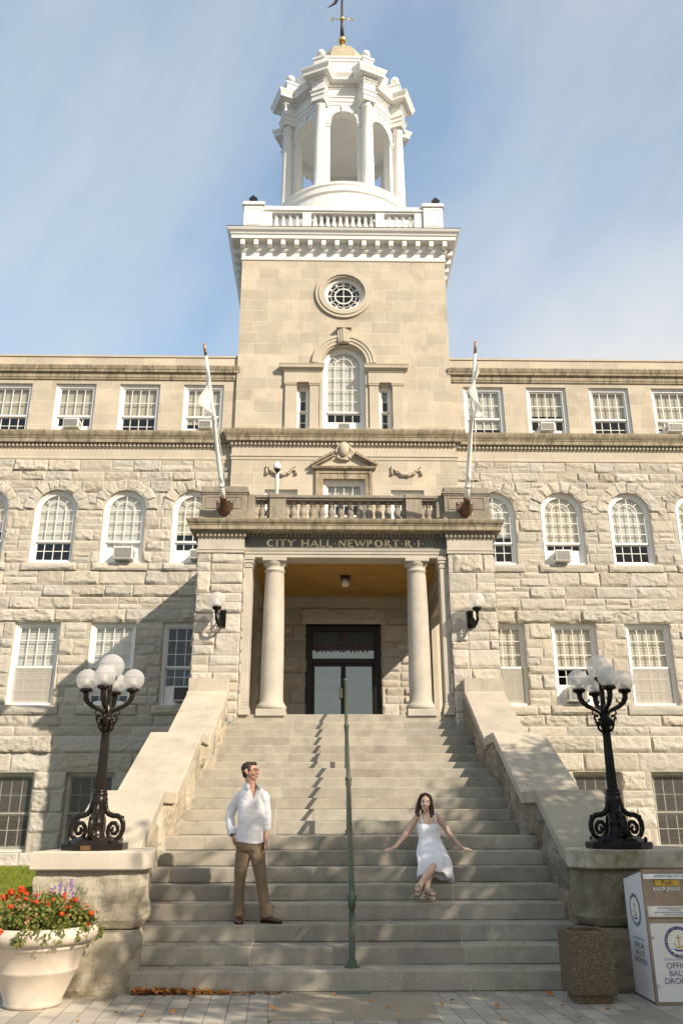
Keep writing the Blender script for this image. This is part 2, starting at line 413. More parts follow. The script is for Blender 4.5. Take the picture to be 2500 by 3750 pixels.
def ashlar(x0, x1, z0, z1, course=.42, wmin=.45, wmax=1.3, split=.5):
    """random coursed layout of rectangles"""
    out = []; z = z0; n = max(1, round((z1 - z0) / course)); hs = [rnd.uniform(.85, 1.18) for _ in range(n)]
    t = sum(hs); hs = [h * (z1 - z0) / t for h in hs]
    for h in hs:
        x = x0 - rnd.uniform(0, .4)
        while x < x1 - .02:
            w = rnd.uniform(wmin, wmax); a, b = max(x, x0), min(x + w, x1)
            if x1 - b < .16: b = x1
            if b - a > .03:
                if rnd.random() < split and h > .3:
                    m = z + h * rnd.uniform(.38, .62)
                    for (p, q) in ((z, m), (m, z + h)):
                        if b - a > .75 and rnd.random() < .6:
                            c = a + (b - a) * rnd.uniform(.35, .65); out += [(a, c, p, q), (c, b, p, q)]
                        else: out.append((a, b, p, q))
                else: out.append((a, b, z, z + h))
            x = b if b == x1 else x + w
        z += h
    return out

def tint_rock(lo=.88, hi=1.08, warm=.03):
    g = rnd.uniform(lo, hi); w = rnd.uniform(-warm, warm)
    return (g * (1 + w), g, g * (1 - w * 1.3))
def stones(mb, rects, f, n, bulge=.05, gap=.012, res=.062, chunk=1.0, lo=.86, hi=1.08):
    """f maps (u,v) to a point on the wall; n outward normal"""
    for x0, x1, z0, z1 in rects:
        if x1 - x0 < .05 or z1 - z0 < .05: continue
        g = gap / 2; mb.tint = tint_rock(lo, hi)
        bb = bulge * rnd.uniform(.6, 1.35) * min(1, min(x1 - x0, z1 - z0) / .3)
        patch(mb, f(x0 + g, z0 + g), f(x1 - g, z0 + g), f(x1 - g, z1 - g), f(x0 + g, z1 - g), n, bb, res, chunk, .006)
    mb.tint = (1, 1, 1)
def flat_wall(mb, rect, holes, f):
    for x0, x1, z0, z1 in sub_rects(rect, holes): mb.poly([f(x0, z0), f(x1, z0), f(x1, z1), f(x0, z1)])
def arch_pts(cx, r, zs, n=20, a0=0, a1=pi): return [(cx + r * cos(a0 + (a1 - a0) * i / n), zs + r * sin(a0 + (a1 - a0) * i / n)) for i in range(n + 1)]

# ------------------------------------------------------------------ lettering
def text_mesh(txt, size, name, mat, parent, mtx, depth=.004, sx=1.0, spacing=1.0, align='CENTER'):
    cu = bpy.data.curves.new(name, 'FONT'); cu.body = txt; cu.size = size; cu.align_x = align; cu.extrude = depth; cu.resolution_u = 3; cu.space_character = spacing
    to = bpy.data.objects.new(name, cu); me = bpy.data.meshes.new_from_object(to)
    bpy.data.objects.remove(to); me.transform(Matrix.Diagonal((sx, 1, 1, 1)))
    o = Vector(world_org(parent)) if parent else Vector((0, 0, 0))
    me.transform(Matrix.Translation(-o) @ mtx); me.materials.clear(); me.materials.append(M[mat])
    ob = bpy.data.objects.new(name, me); col.objects.link(ob)
    if parent: ob.parent = parent
    return ob
FRONT = Matrix(((1, 0, 0, 0), (0, 0, -1, 0), (0, 1, 0, 0), (0, 0, 0, 1)))   # xy text plane -> facing -Y
# roman capitals: strokes (x0,y0,x1,y1,thick) and arcs ('a',cx,cy,rx,ry,a0,a1), unit height
SER = {
 'C': (.86, [('a', .47, .5, .44, .5, 50, 310)]), 'I': (.26, [(.13, 0, .13, 1, 1)]), 'T': (.72, [(.36, 0, .36, 1, 1), (.02, .97, .70, .97, 0)]),
 'Y': (.76, [(.38, 0, .38, .48, 1), (.38, .48, .05, 1, 1), (.38, .48, .72, 1, 0)]), 'H': (.84, [(.12, 0, .12, 1, 1), (.72, 0, .72, 1, 1), (.12, .5, .72, .5, 0)]),
 'A': (.82, [(.06, 0, .41, 1, 0), (.41, 1, .77, 0, 1), (.18, .34, .65, .34, 0)]), 'L': (.62, [(.12, 0, .12, 1, 1), (.12, .03, .60, .03, 0)]),
 'N': (.88, [(.12, 0, .12, 1, 0), (.12, 1, .76, 0, 1), (.76, 0, .76, 1, 0)]), 'E': (.62, [(.12, 0, .12, 1, 1), (.12, .97, .58, .97, 0), (.12, .52, .5, .52, 0), (.12, .03, .60, .03, 0)]),
 'W': (1.12, [(.04, 1, .32, 0, 1), (.32, 0, .56, 1, 0), (.56, 1, .82, 0, 1), (.82, 0, 1.08, 1, 0)]), 'P': (.64, [(.12, 0, .12, 1, 1), ('a', .28, .72, .30, .27, -90, 90), (.12, .97, .28, .97, 0), (.12, .46, .28, .46, 0)]),
 'O': (.98, [('a', .49, .5, .44, .5, 0, 360)]), 'R': (.72, [(.12, 0, .12, 1, 1), ('a', .28, .74, .28, .25, -90, 90), (.12, .97, .28, .97, 0), (.12, .50, .28, .50, 0), (.30, .48, .70, 0, 1)]),
 'B': (.70, [(.12, 0, .12, 1, 1), ('a', .28, .75, .26, .23, -90, 90), ('a', .28, .26, .32, .25, -90, 90), (.12, .97, .28, .97, 0), (.12, .5, .3, .5, 0), (.12, .03, .28, .03, 0)]),
 'D': (.88, [(.12, 0, .12, 1, 1), ('a', .30, .5, .50, .48, -90, 90), (.12, .97, .30, .97, 0), (.12, .03, .30, .03, 0)]),
 '4': (.66, [(.46, 0, .46, 1, 1), (.46, 1, .04, .30, 0), (.04, .30, .64, .30, 0)]), '3': (.62, [('a', .26, .74, .26, .24, -90, 150), ('a', .26, .26, .30, .25, -150, 90)]),
 '.': (.34, [('d', .17, .46)]), ' ': (.42, [])}
def serif_text(mb, txt, h, cx, z0, y, width=None, thick=.15, dep=.012):
    w = sum(SER[c][0] + .12 for c in txt); k = h if not width else width / w
    x = cx - w * k / 2
    def bar(p, q, t):
        p, q = Vector(p), Vector(q); d = (q - p).normalized(); nn = Vector((-d.y, d.x)) * t / 2
        mb.prism([(a.x, y, a.y) for a in (p - nn, q - nn, q + nn, p + nn)], (0, dep, 0))
    for c in txt:
        wd, st = SER[c]
        Q = lambda a, b: (x + a * k, z0 + b * h)
        for s_ in st:
            if s_[0] == 'a':
                _, ax, ay, rx, ry, a0, a1 = s_; n = max(6, int(abs(a1 - a0) / 15))
                A = [R(a0 + (a1 - a0) * i / n) for i in range(n + 1)]
                o_ = [Q(ax + rx * cos(a), ay + ry * sin(a)) for a in A]
                i_ = [Q(ax + (rx - thick * (.45 + .75 * abs(cos(a)))) * cos(a), ay + (ry - thick * .55) * sin(a)) for a in A]
                for j in range(n): mb.prism([(q[0], y, q[1]) for q in (o_[j], o_[j + 1], i_[j + 1], i_[j])], (0, dep, 0))
            elif s_[0] == 'd':
                px, pz = Q(s_[1], s_[2]); r = .10 * h; mb.prism([(px - r, y, pz), (px, y, pz - r), (px + r, y, pz), (px, y, pz + r)], (0, dep, 0))
            else:
                x0, y0, x1, y1, t = s_; bar(Q(x0, y0), Q(x1, y1), h * (thick if t else thick * .55))
                for (ex, ey, ox, oy) in ((x0, y0, x1, y1), (x1, y1, x0, y0)):
                    if abs(ey - oy) > .3 and ey in (0, 1):
                        yy = ey * 1.0 + (.03 if ey == 0 else -.03); bar(Q(ex - .14, yy), Q(ex + .14, yy), h * .06)
        x += (wd + .12) * k
# ------------------------------------------------------------------ the city hall
YW = 22.70      # wing wall plane
YC = 22.50      # centre block plane
YT = 22.60      # tower shaft plane
sx = lambda y: -(22.6 - y) * .018       # the porch and stairs stand very slightly askew to the facade
hall = thing('city_hall', 'pale granite and limestone city hall with a white octagonal bell tower and columned porch', 'building', (0, 22.6, 0))

WIN3 = [s * x for s in (-1, 1) for x in (4.28, 6.22, 8.165, 10.1, 12.05)]
WIN2 = [s * x for s in (-1, 1) for x in (4.35, 6.33, 8.31, 10.29, 12.27)]
WIN1 = [s * x for s in (-1, 1) for x in (4.36, 6.34, 8.41, 10.4, 12.4)]
WIN0 = [s * x for s in (-1, 1) for x in (4.5, 6.58, 8.64, 10.7, 12.7)]
XE = 13.6
def front(Y): return lambda u, v: (u, Y, v)

def reveal(mb, x0, x1, z0, z1, y0, y1, bottom=True, top=True):
    mb.poly([(x0, y0, z0), (x0, y1, z0), (x0, y1, z1), (x0, y0, z1)]); mb.poly([(x1, y1, z0), (x1, y0, z0), (x1, y0, z1), (x1, y1, z1)])
    if top: mb.poly([(x0, y0, z1), (x0, y1, z1), (x1, y1, z1), (x1, y0, z1)])
    if bottom: mb.poly([(x0, y1, z0), (x0, y0, z0), (x1, y0, z0), (x1, y1, z0)])

def arch_fill(mb, cx, r, zs, Y, y1, n=24):
    """wall pieces in the square above an arched opening and the soffit of the arch"""
    P = arch_pts(cx, r, zs, n); top = zs + r + .02
    for a, b in zip(P, P[1:]):
        mb.poly([(b[0], Y, b[1]), (a[0], Y, a[1]), (a[0], Y, top), (b[0], Y, top)])
        mb.poly([(a[0], Y, a[1]), (b[0], Y, b[1]), (b[0], y1, b[1]), (a[0], y1, a[1])])

# ---- rock-faced wing walls
for side, nm in ((-1, 'l'), (1, 'r')):
    xa, xb = (-XE, -3.2) if side < 0 else (3.2, XE)
    inx = lambda L: [x for x in L if xa < x < xb]
    r1, r2 = .625, .61
    rect_holes = [(x - r1, x + r1, 4.53, 6.77) for x in inx(WIN1)] + [(x - r1, x + r1, .91, 2.825) for x in inx(WIN0)]
    arch_sq = [(x - r2, x + r2, 8.47, 10.08 + r2 + .02) for x in inx(WIN2)]
    mb = MB()
    flat_wall(mb, (xa, xb, -.3, 11.65), rect_holes + arch_sq, front(YW))
    for h in rect_holes: reveal(mb, *h, YW - .02, YW + .3)
    for x in inx(WIN2):
        arch_fill(mb, x, r2, 10.08, YW, YW + .3)
        reveal(mb, x - r2, x + r2, 8.47, 10.08, YW - .02, YW + .3, top=False)
    mb.build('wall_mortar', 'mortar', hall)
    mb = MB(); N = (0, -1, 0); F = front(YW)
    ring = []
    for x in inx(WIN2):
        z = 10.08
        while z < 10.08 + .86:
            hw = math.sqrt(max(.86 ** 2 - (z + .05 - 10.08) ** 2, 0))
            if hw > .1: ring.append((x - hw, x + hw, z, z + .1))
            z += .1
    allh = rect_holes + [(x - r2 - .004, x + r2 + .004, 8.47, 10.08) for x in inx(WIN2)] + ring
    sills = [(x - .78, x + .78, 8.25, 8.47) for x in inx(WIN2)] + [(x - .80, x + .80, 4.28, 4.53) for x in inx(WIN1)]
    bands = [(.42, .91, .5, .8, 1.5, 0, .06), (.91, 2.835, .46, .6, 1.4, .06, .06), (2.835, 3.30, .5, 1.2, 2.1, 0, .05), (3.30, 3.74, .5, 1.1, 1.9, 0, .075), (3.74, 4.28, .27, .7, 1.5, 0, .05),
             (4.28, 4.53, .3, .5, 1.1, 0, .06), (4.53, 6.77, .41, .35, .8, .5, .05), (6.77, 7.14, .4, 1.3, 2.1, 0, .075), (7.14, 8.25, .38, .5, 1.3, .25, .06),
             (8.25, 8.47, .22, .4, .9, 0, .05), (8.47, 10.6, .37, .4, .95, .4, .05), (10.6, 11.65, .33, .4, 1.05, .4, .055)]
    for z0, z1, crs, w0, w1, sp, bu in bands:
        L = []
        for rct in ashlar(xa, xb, z0, z1, crs, w0, w1, sp): L += sub_rects(rct, allh + sills)
        stones(mb, L, F, N, bu * .82, .009, .034, 1.7)
    stones(mb, sills, front(YW - .05), N, .05, .012, .05, 1.0, .9, 1.1)
    for x0, x1, z0, z1 in sills:
        mb.poly([(x0, YW - .05, z1 - .006), (x1, YW - .05, z1 - .006), (x1, YW + .1, z1 - .004), (x0, YW + .1, z1 - .004)])
        mb.poly([(x0, YW, z0 + .006), (x1, YW, z0 + .006), (x1, YW - .05, z0 + .006), (x0, YW - .05, z0 + .006)])
        for xx in (x0, x1): mb.poly([(xx, YW, z0), (xx, YW, z1), (xx, YW - .05, z1), (xx, YW - .05, z0)])
    for x in inx(WIN2):                                 # voussoirs
        cuts = [0, .40, .80, 1.2, 1.57, 1.95, 2.35, 2.75, pi]
        for a, b in zip(cuts, cuts[1:]):
            ro = .95 + rnd.uniform(-.05, .04); a += .005; b -= .005; mb.tint = tint_rock(.90, 1.08)
            q = lambda r, t: (x + r * cos(t), YW - .012, 10.08 + r * sin(t))
            patch(mb, q(r2 + .005, b), q(r2 + .005, a), q(ro, a), q(ro, b), N, .042, .036, 1.6, .016)
    mb.tint = (1, 1, 1)
    mb.build('rock_faced_wall', 'granite_rock', hall)
    # ---- limestone upper storey
    mb = MB(); holes = [(x - .6125, x + .6125, 12.46, 14.185) for x in inx(WIN3)]
    flat_wall(mb, (xa, xb, 11.65, 15.13), holes, front(YW + .01))
    for h in holes: reveal(mb, *h, YW + .01, YW + .28)
    mb.build('upper_wall', 'limestone', hall)
    # ---- mouldings of the wing
    mb = MB(); e0, e1 = (xa, xb) if side < 0 else (xa, xb)
    cornice_run(mb, e0, e1, YW, [(0, 11.64), (.03, 11.66), (.03, 11.72), (.012, 11.74), (.012, 12.0), (.03, 12.02), (.03, 12.05), (.03, 12.16)])
    mb.build('frieze', 'limestone_plain', hall)
    mb = MB(); x = e0
    while x < e1: mb.box(x, x + .062, YW - .095, YW - .03, 12.055, 12.15); x += .115
    mb.build('dentil_course', 'limestone_plain', hall, kind='stuff')
    mb = MB()
    cornice_run(mb, e0, e1, YW, [(.03, 12.155), (.16, 12.16), (.17, 12.27), (.185, 12.275), (.19, 12.30), (.235, 12.37), (.26, 12.44), (.265, 12.50), (.0, 12.53)])
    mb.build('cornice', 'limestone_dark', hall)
    mb = MB()
    cornice_run(mb, e0, e1, YW, [(0, 14.30), (.03, 14.33), (.03, 14.37), (.05, 14.40), (.05, 14.52), (.12, 14.55), (.125, 14.62), (.14, 14.63), (.17, 14.73), (.17, 14.755), (0, 14.77)])
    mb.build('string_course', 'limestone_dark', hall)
    mb = MB()
    mb.box(e0, e1, YW - .02, YW + .35, 15.122, 15.18); mb.build('parapet_coping', 'limestone_plain', hall)
    mb = MB(); mb.poly([(e0, YW + .34, 14.7), (e1, YW + .34, 14.7), (e1, YW + 12, 14.7), (e0, YW + 12, 14.7)])
    ex = xa if side < 0 else xb
    mb.poly([(ex, YW, -.3), (ex, YW + 12, -.3), (ex, YW + 12, 15.13), (ex, YW, 15.13)]); mb.poly([(xa, YW + 12, -.3), (xb, YW + 12, -.3), (xb, YW + 12, 15.13), (xa, YW + 12, 15.13)])
    mb.build('roof', 'roofing', hall)
    mb = MB(); mb.poly([(xa, YW + 1.3, -.3), (xb, YW + 1.3, -.3), (xb, YW + 1.3, 15), (xa, YW + 1.3, 15)]); mb.build('interior_backing', 'interior', hall)

# ---- windows
def window(cx, w, z0, z1, Y, arch=False, cols=4, ru=2, rl=2, meet=None, blind=.45, ac=None, fm='white_frame', fw=.10, low=None, pale=False, screen=None, panelmat='white_frame', inner=True):
    """sash window: frame mesh with sashes, pane, blind (and a filler panel beside an air conditioner)"""
    x0, x1 = cx - w / 2, cx + w / 2; r = w / 2; zs = z1 - r if arch else z1
    meet = meet if meet is not None else z0 + (z1 - z0) * .47
    mb = MB()
    if arch:
        P = [(x0, z0)] + [(p[0], p[1]) for p in arch_pts(cx, r, zs, 22)][::-1] + [(x1, z0)]
        Q = [(x0 + fw, z0 + .06)] + [(p[0], p[1]) for p in arch_pts(cx, r - fw, zs, 22)][::-1] + [(x1 - fw, z0 + .06)]
        Q2 = [(x0 + fw * .55, z0 + .06)] + [(p[0], p[1]) for p in arch_pts(cx, r - fw * .55, zs, 22)][::-1] + [(x1 - fw * .55, z0 + .06)]
        def strip(A, ya, B, yb):
            for i in range(len(A) - 1): mb.poly([(A[i][0], ya, A[i][1]), (B[i][0], yb, B[i][1]), (B[i + 1][0], yb, B[i + 1][1]), (A[i + 1][0], ya, A[i + 1][1])])
        strip(P, Y + .05, P, Y); strip(P, Y, Q2, Y); strip(Q2, Y, Q2, Y + .03); strip(Q2, Y + .03, Q, Y + .03); strip(Q, Y + .03, Q, Y + .16)
        mb.box(x0, x1, Y - .025, Y + .16, z0, z0 + .06)
    else:
        for a, b, c, d in ((x0, x0 + fw, z0 + .06, z1), (x1 - fw, x1, z0 + .06, z1), (x0 + fw, x1 - fw, z1 - fw, z1)): mb.box(a, b, Y, Y + .16, c, d)
        mb.box(x0, x1, Y - .025, Y + .16, z0, z0 + .06)
        for a, b, c, d in ((x0 - .0, x0 + fw * .45, z0 + .06, z1), (x1 - fw * .45, x1, z0 + .06, z1), (x0 + fw * .45, x1 - fw * .45, z1 - fw * .45, z1)): mb.box(a, b, Y - .028, Y - .001, c, d)
    f = mb.build('window', fm, hall)
    gx0, gx1 = x0 + fw, x1 - fw; gz1 = z1 - fw; zb = z0 + .06
    if ac: zb = z0 + .06 + ac
    t = .042; mt = .018
    up = MB(); y = Y + .045          # upper sash
    if arch:
        ro = r - fw + .002
        P = arch_pts(cx, ro, zs, 22); Q = arch_pts(cx, ro - t, zs, 22)
        for i in range(22): up.prism([(a[0], y, a[1]) for a in (P[i], P[i + 1], Q[i + 1], Q[i])], (0, .04, 0))
        up.box(gx0, gx0 + t, y, y + .04, meet, zs); up.box(gx1 - t, gx1, y, y + .04, meet, zs)
        ri = (gx1 - gx0) / 4 + .01
        I = arch_pts(cx, ri + mt / 2, zs + .03, 14); J = arch_pts(cx, ri - mt / 2, zs + .03, 14)
        for i in range(14): up.prism([(a[0], y + .006, a[1]) for a in (I[i], I[i + 1], J[i + 1], J[i])], (0, .03, 0))
        for a in (45, 135):
            d = (cos(R(a)), sin(R(a))); nn = (-d[1] * mt / 2, d[0] * mt / 2)
            A_ = (cx + d[0] * ri, zs + .03 + d[1] * ri); B_ = (cx + d[0] * (ro - t), zs + d[1] * (ro - t))
            up.prism([(q[0], y + .006, q[1]) for q in ((A_[0] - nn[0], A_[1] - nn[1]), (B_[0] - nn[0], B_[1] - nn[1]), (B_[0] + nn[0], B_[1] + nn[1]), (A_[0] + nn[0], A_[1] + nn[1]))], (0, .03, 0))
        for i in range(1, cols):
            xx = gx0 + (gx1 - gx0) * i / cols; up.box(xx - mt / 2, xx + mt / 2, y + .005, y + .035, meet + t, (z1 - fw - t) if i * 2 == cols else zs + .03)
        hz = [zs + .02] + [meet + (zs - meet) * k / ru for k in range(1, ru)]
    else:
        up.box(gx0, gx0 + t, y, y + .04, meet, gz1); up.box(gx1 - t, gx1, y, y + .04, meet, gz1); up.box(gx0 + t, gx1 - t, y, y + .04, gz1 - t, gz1)
        for i in range(1, cols):
            xx = gx0 + (gx1 - gx0) * i / cols; up.box(xx - mt / 2, xx + mt / 2, y + .005, y + .035, meet + t, gz1 - t)
        hz = [meet + (gz1 - meet) * k / ru for k in range(1, ru)]
    for z in hz: up.box(gx0 + t, gx1 - t, y + .006, y + .034, z - mt / 2, z + mt / 2)
    up.box(gx0, gx1, y - .004, y + .05, meet, meet + t + .012)
    up.build('sash', fm, f)
    lo = MB(); y = Y + .095
    lo.box(gx0, gx0 + t, y, y + .04, zb, meet + .02); lo.box(gx1 - t, gx1, y, y + .04, zb, meet + .02)
    lo.box(gx0 + t, gx1 - t, y, y + .04, zb, zb + .075); lo.box(gx0 + t, gx1 - t, y, y + .04, meet - .03, meet + .02)
    for i in range(1, cols):
        xx = gx0 + (gx1 - gx0) * i / cols; lo.box(xx - mt / 2, xx + mt / 2, y + .005, y + .035, zb + .075, meet - .03)
    n = max(1, rl - (1 if ac else 0))
    for k in range(1, n):
        z = zb + .04 + (meet - zb) * k / n; lo.box(gx0 + t, gx1 - t, y + .006, y + .034, z - mt / 2, z + mt / 2)
    lo.build('sash', fm, f)
    pn = MB()
    pn.poly([(gx0, Y + .064, meet), (gx1, Y + .064, meet)] + ([(p[0], Y + .064, p[1]) for p in arch_pts(cx, r - fw, zs, 22)] if arch else [(gx1, Y + .064, gz1), (gx0, Y + .064, gz1)]))
    pn.poly([(gx0, Y + .114, zb), (gx1, Y + .114, zb), (gx1, Y + .114, meet), (gx0, Y + .114, meet)])
    pn.build('pane', 'pane', f)
    if ac:
        p = MB(); p.box(gx0, gx1, Y + .09, Y + .12, z0 + .06, zb); p.build('panel', panelmat, f)
    if blind:
        b = MB(); zt = z1 - fw + .02; zbm = z0 + .06 + (z1 - z0 - .1) * (1 - blind)
        wb = (r - fw) if arch else (gx1 - gx0) / 2
        if arch:
            pp = [(p[0], Y + .15, p[1]) for p in arch_pts(cx, r - fw, zs, 22)]
            if zbm < zs: b.poly([(gx0, Y + .15, zbm), (gx1, Y + .15, zbm)] + pp)
            else: b.poly([q for q in pp if q[2] > zbm])
        else:
            nn = 26; st = (zt - zbm) / nn
            for k in range(nn):
                z = zbm + k * st; b.poly([(gx0, Y + .15, z), (gx1, Y + .15, z), (gx1, Y + .158, z + st * .97), (gx0, Y + .158, z + st * .97)])
        b.build('blind', 'blind_pale' if pale else 'blind', f)
    if screen:
        s_ = MB(); s_.poly([(gx0, Y + .035, z0 + .06), (gx1, Y + .035, z0 + .06), (gx1, Y + .035, meet), (gx0, Y + .035, meet)]) if screen == 'half' else s_.poly([(gx0, Y + .035, z0 + .06), (gx1, Y + .035, z0 + .06), (gx1, Y + .035, gz1), (gx0, Y + .035, gz1)])
        s_.build('insect_screen', 'screen_mesh' if screen != 'half' else 'screen_half', f)
    return f

def mesh_screen(name, c, dens):
    m, nt, b, out = new_mat(name); g = NB(nt); p = g.pos()
    sp = g.n('ShaderNodeSeparateXYZ'); g.l(p, sp.inputs[0])
    fx = g.math('FRACT', g.math('MULTIPLY', sp.outputs[0], 32.0)); fz = g.math('FRACT', g.math('MULTIPLY', sp.outputs[2], 32.0))
    a = g.math('MAXIMUM', g.math('GREATER_THAN', fx, 1 - dens), g.math('GREATER_THAN', fz, 1 - dens))
    b.inputs['Base Color'].default_value = rgba(c); b.inputs['Roughness'].default_value = .7; g.l(a, b.inputs['Alpha']); return m
M['screen_mesh'] = mesh_screen('wire insect mesh', (.16, .15, .13), .20)
M['screen_half'] = mesh_screen('fine insect mesh', (.46, .43, .38), .42)

def air_con(cx, w, h, zb, Y, label, grille='ac_grille', out=.32):
    a = thing('air_conditioner', label, 'air conditioner', (cx, Y, zb), 'air conditioners in the windows')
    mb = MB(); mb.bbox(cx - w / 2, cx + w / 2, Y - out, Y + .2, zb, zb + h, .012); mb.build('housing', 'ac_white', a)
    mb = MB(); b = .035
    mb.box(cx - w / 2 + b, cx + w / 2 - b, Y - out - .008, Y - out - .001, zb + b, zb + h - b)
    n = int(h / .028)
    for k in range(1, n - 1):
        z = zb + b + (h - 2 * b) * k / (n - 1); mb.box(cx - w / 2 + b, cx + w / 2 - b, Y - out - .014, Y - out - .0082, z - .004, z + .004)
    for k in range(1, 5):
        x = cx - w / 2 + w * k / 5; mb.box(x - .004, x + .004, Y - out - .018, Y - out - .0145, zb + b, zb + h - b)
    mb.build('grille', grille, a)
    mb = MB(); 
    for s in (-1, 1): mb.box(cx + s * (w / 2 + .001) - .001, cx + s * (w / 2 + .001) + .001, Y - out + .06, Y - .04, zb + .08, zb + h - .08)
    mb.build('side_vent', 'ac_grille', a)
    return a

yw3 = YW + .10
spec3 = {-10.1: dict(blind=.55), -8.165: dict(blind=.62, ac=.30), -6.22: dict(blind=.55), -4.28: dict(blind=.72, ac=.24, panelmat='plywood'),
         4.28: dict(blind=.78, pale=True), 6.22: dict(blind=.5, ac=.26), 8.165: dict(blind=.62), 10.1: dict(blind=.74, ac=.27)}
for x in WIN3:
    window(x, 1.225, 12.40, 14.185, yw3, meet=13.12, **spec3.get(x, dict(blind=.6)))
spec2 = {-10.29: dict(blind=.55), -8.31: dict(blind=.70, pale=True), -6.33: dict(blind=1.0, ac=.36, pale=True), -4.35: dict(blind=.0, ac=.30),
         4.35: dict(blind=.62, pale=True), 6.33: dict(blind=.70, ac=.34), 8.31: dict(blind=.68, pale=True), 10.29: dict(blind=.6)}
spec2[-4.35]['blind'] = .6
for x in WIN2:
    window(x, 1.22, 8.47, 10.69, YW + .07, arch=True, meet=9.12, ru=3, **spec2.get(x, dict(blind=.6)))
spec1 = {-8.41: dict(blind=1.0, pale=True, screen='half'), -6.34: dict(blind=.9, pale=True), -4.36: dict(blind=.0, ac=.40), 4.36: dict(blind=1.0, screen='half'),
         6.34: dict(blind=.56, ac=.44), 8.41: dict(blind=1.0, screen='half')}
for x in WIN1:
    window(x, 1.25, 4.53, 6.77, YW + .09, meet=5.54, ru=3, rl=3, **spec1.get(x, dict(blind=.8)))
for x in WIN0:
    window(x, 1.25, .91, 2.825, YW + .16, meet=1.80, ru=2, rl=2, blind=0, fm='grey_frame', fw=.08, screen='full', pale=True)
air_con(-8.13, .46, .29, 12.62, yw3, 'white air conditioner in the small upper window second from the left')
air_con(-4.15, .40, .26, 12.62, yw3, 'white air conditioner between plywood panels in the upper window left of the tower', 'ac_grille')
air_con(6.12, .42, .27, 12.62, yw3, 'white air conditioner in the small upper window right of the right flagpole')
air_con(10.0, .46, .28, 12.62, yw3, 'white air conditioner in the small upper window nearest the right picture edge')
air_con(-6.22, .54, .36, 8.53, YW + .07, 'white air conditioner in the arched window with fully drawn blind')
air_con(-4.13, .46, .27, 8.55, YW + .07, 'white air conditioner in the arched window partly behind the left porch corner')
air_con(6.20, .44, .33, 8.52, YW + .07, 'white air conditioner in an arched window right of the porch')
air_con(6.25, .50, .40, 4.62, YW + .09, 'white air conditioner in a rectangular window behind the right lamp globes')
air_con(-4.28, .58, .38, 4.62, YW + .09, 'dark fronted air conditioner in the shaded window beside the left stair wall', 'ac_grille_dark')
air_con(0.0, .38, .22, 12.62, YT + .24, 'small white air conditioner in the tall arched tower window')

# ---- centre block behind the balcony, below the tower
mb = MB()
cw = 3.31; pw = (-.62, .60, 8.9, 10.98); sw = [(-2.31, -1.36, 8.6, 10.66), (1.35, 2.31, 8.6, 10.66)]
door = (-.99, .99, 3.6, 6.71)
flat_wall(mb, (-cw, cw, 8.2, 12.05), [pw] + sw, front(YC))
for h in [pw] + sw: reveal(mb, *h, YC, YC + .25)
for s in (-1, 1): mb.poly([(s * cw, YC, 8.2), (s * cw, YC + .5, 8.2), (s * cw, YC + .5, 12.05), (s * cw, YC, 12.05)])
mb.build('centre_wall', 'limestone', hall)
window(-.01, 1.22, 8.9, 10.98, YC + .12, ru=2, rl=2, blind=.35, pale=True)
for h in sw: window((h[0] + h[1]) / 2, .95, 8.6, 10.66, YC + .12, blind=.3, pale=True)
cb = [(-cw, YC), (cw, YC), (cw, YC + 1.2), (-cw, YC + 1.2)]
mb = MB(); cornice_ring(mb, cb, [(0, 11.58), (.02, 11.60), (.02, 11.68), (.045, 11.70), (.045, 11.74), (.01, 11.76), (.01, 12.02), (.03, 12.03), (.03, 12.16)]); mb.build('frieze', 'limestone_plain', hall)
mb = MB()
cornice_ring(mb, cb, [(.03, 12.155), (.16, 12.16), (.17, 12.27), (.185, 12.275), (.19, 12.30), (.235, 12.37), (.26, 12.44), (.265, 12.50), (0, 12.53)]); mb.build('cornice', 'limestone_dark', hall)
mb = MB(); x = -cw - .03
while x < cw: mb.box(x, x + .062, YC - .095, YC - .03, 12.055, 12.15); x += .115
for s in (-1, 1):
    for k in range(6): y = YC + k * .115; a, b = sorted((s * (cw + .03), s * (cw + .095))); mb.box(a, b, y, y + .06, 12.055, 12.15)
mb.build('dentil_course', 'limestone_plain', hall, kind='stuff')
# window surround with broken pediment and cartouche
mb = MB()
for a, b, c, d in ((-.84, -.62, 8.3, 11.24), (.60, .81, 8.3, 11.24), (-.62, .60, 10.98, 11.24)): mb.box(a, b, YC - .06, YC + .02, c, d)
for a, b, c, d in ((-.84, -.76, 8.3, 11.24), (.73, .81, 8.3, 11.24), (-.76, .73, 11.15, 11.24)): mb.box(a, b, YC - .085, YC - .061, c, d)
cornice_run(mb, -.78, .75, YC, [(.0, 11.22), (.05, 11.24), (.16, 11.28), (.18, 11.34), (.0, 11.36)], True, True, .0)
for s in (-1, 1):
    A_, B_ = Vector((s * .93 - .015, 11.33)), Vector((s * .27 - .015, 11.71)); d = (B_ - A_).normalized(); nn = Vector((-d.y, d.x)) * (s * -1)
    if nn.y < 0: nn = -nn
    for o, q0, q1 in ((.17, .06, .13), (.11, .0, .06)):
        P = [A_ + nn * q0, B_ + nn * q0, B_ + nn * q1, A_ + nn * q1]
        mb.prism([(p.x, YC - o, p.y) for p in (P if s < 0 else P[::-1])], (0, o, 0))
mb.build('pediment', 'limestone_dark', hall)
mb = MB(); mb.smooth = True
mb.sphere((-.015, YC - .10, 11.90), .21, 16, 10, (.75, .6, 1.15)); mb.tube([(-.015 + .19 * cos(a) * (1 + .12 * cos(4 * a)), YC - .07, 11.88 + .27 * sin(a) * (1 + .1 * cos(3 * a))) for a in [i * pi / 12 for i in range(25)]], .035, 6)
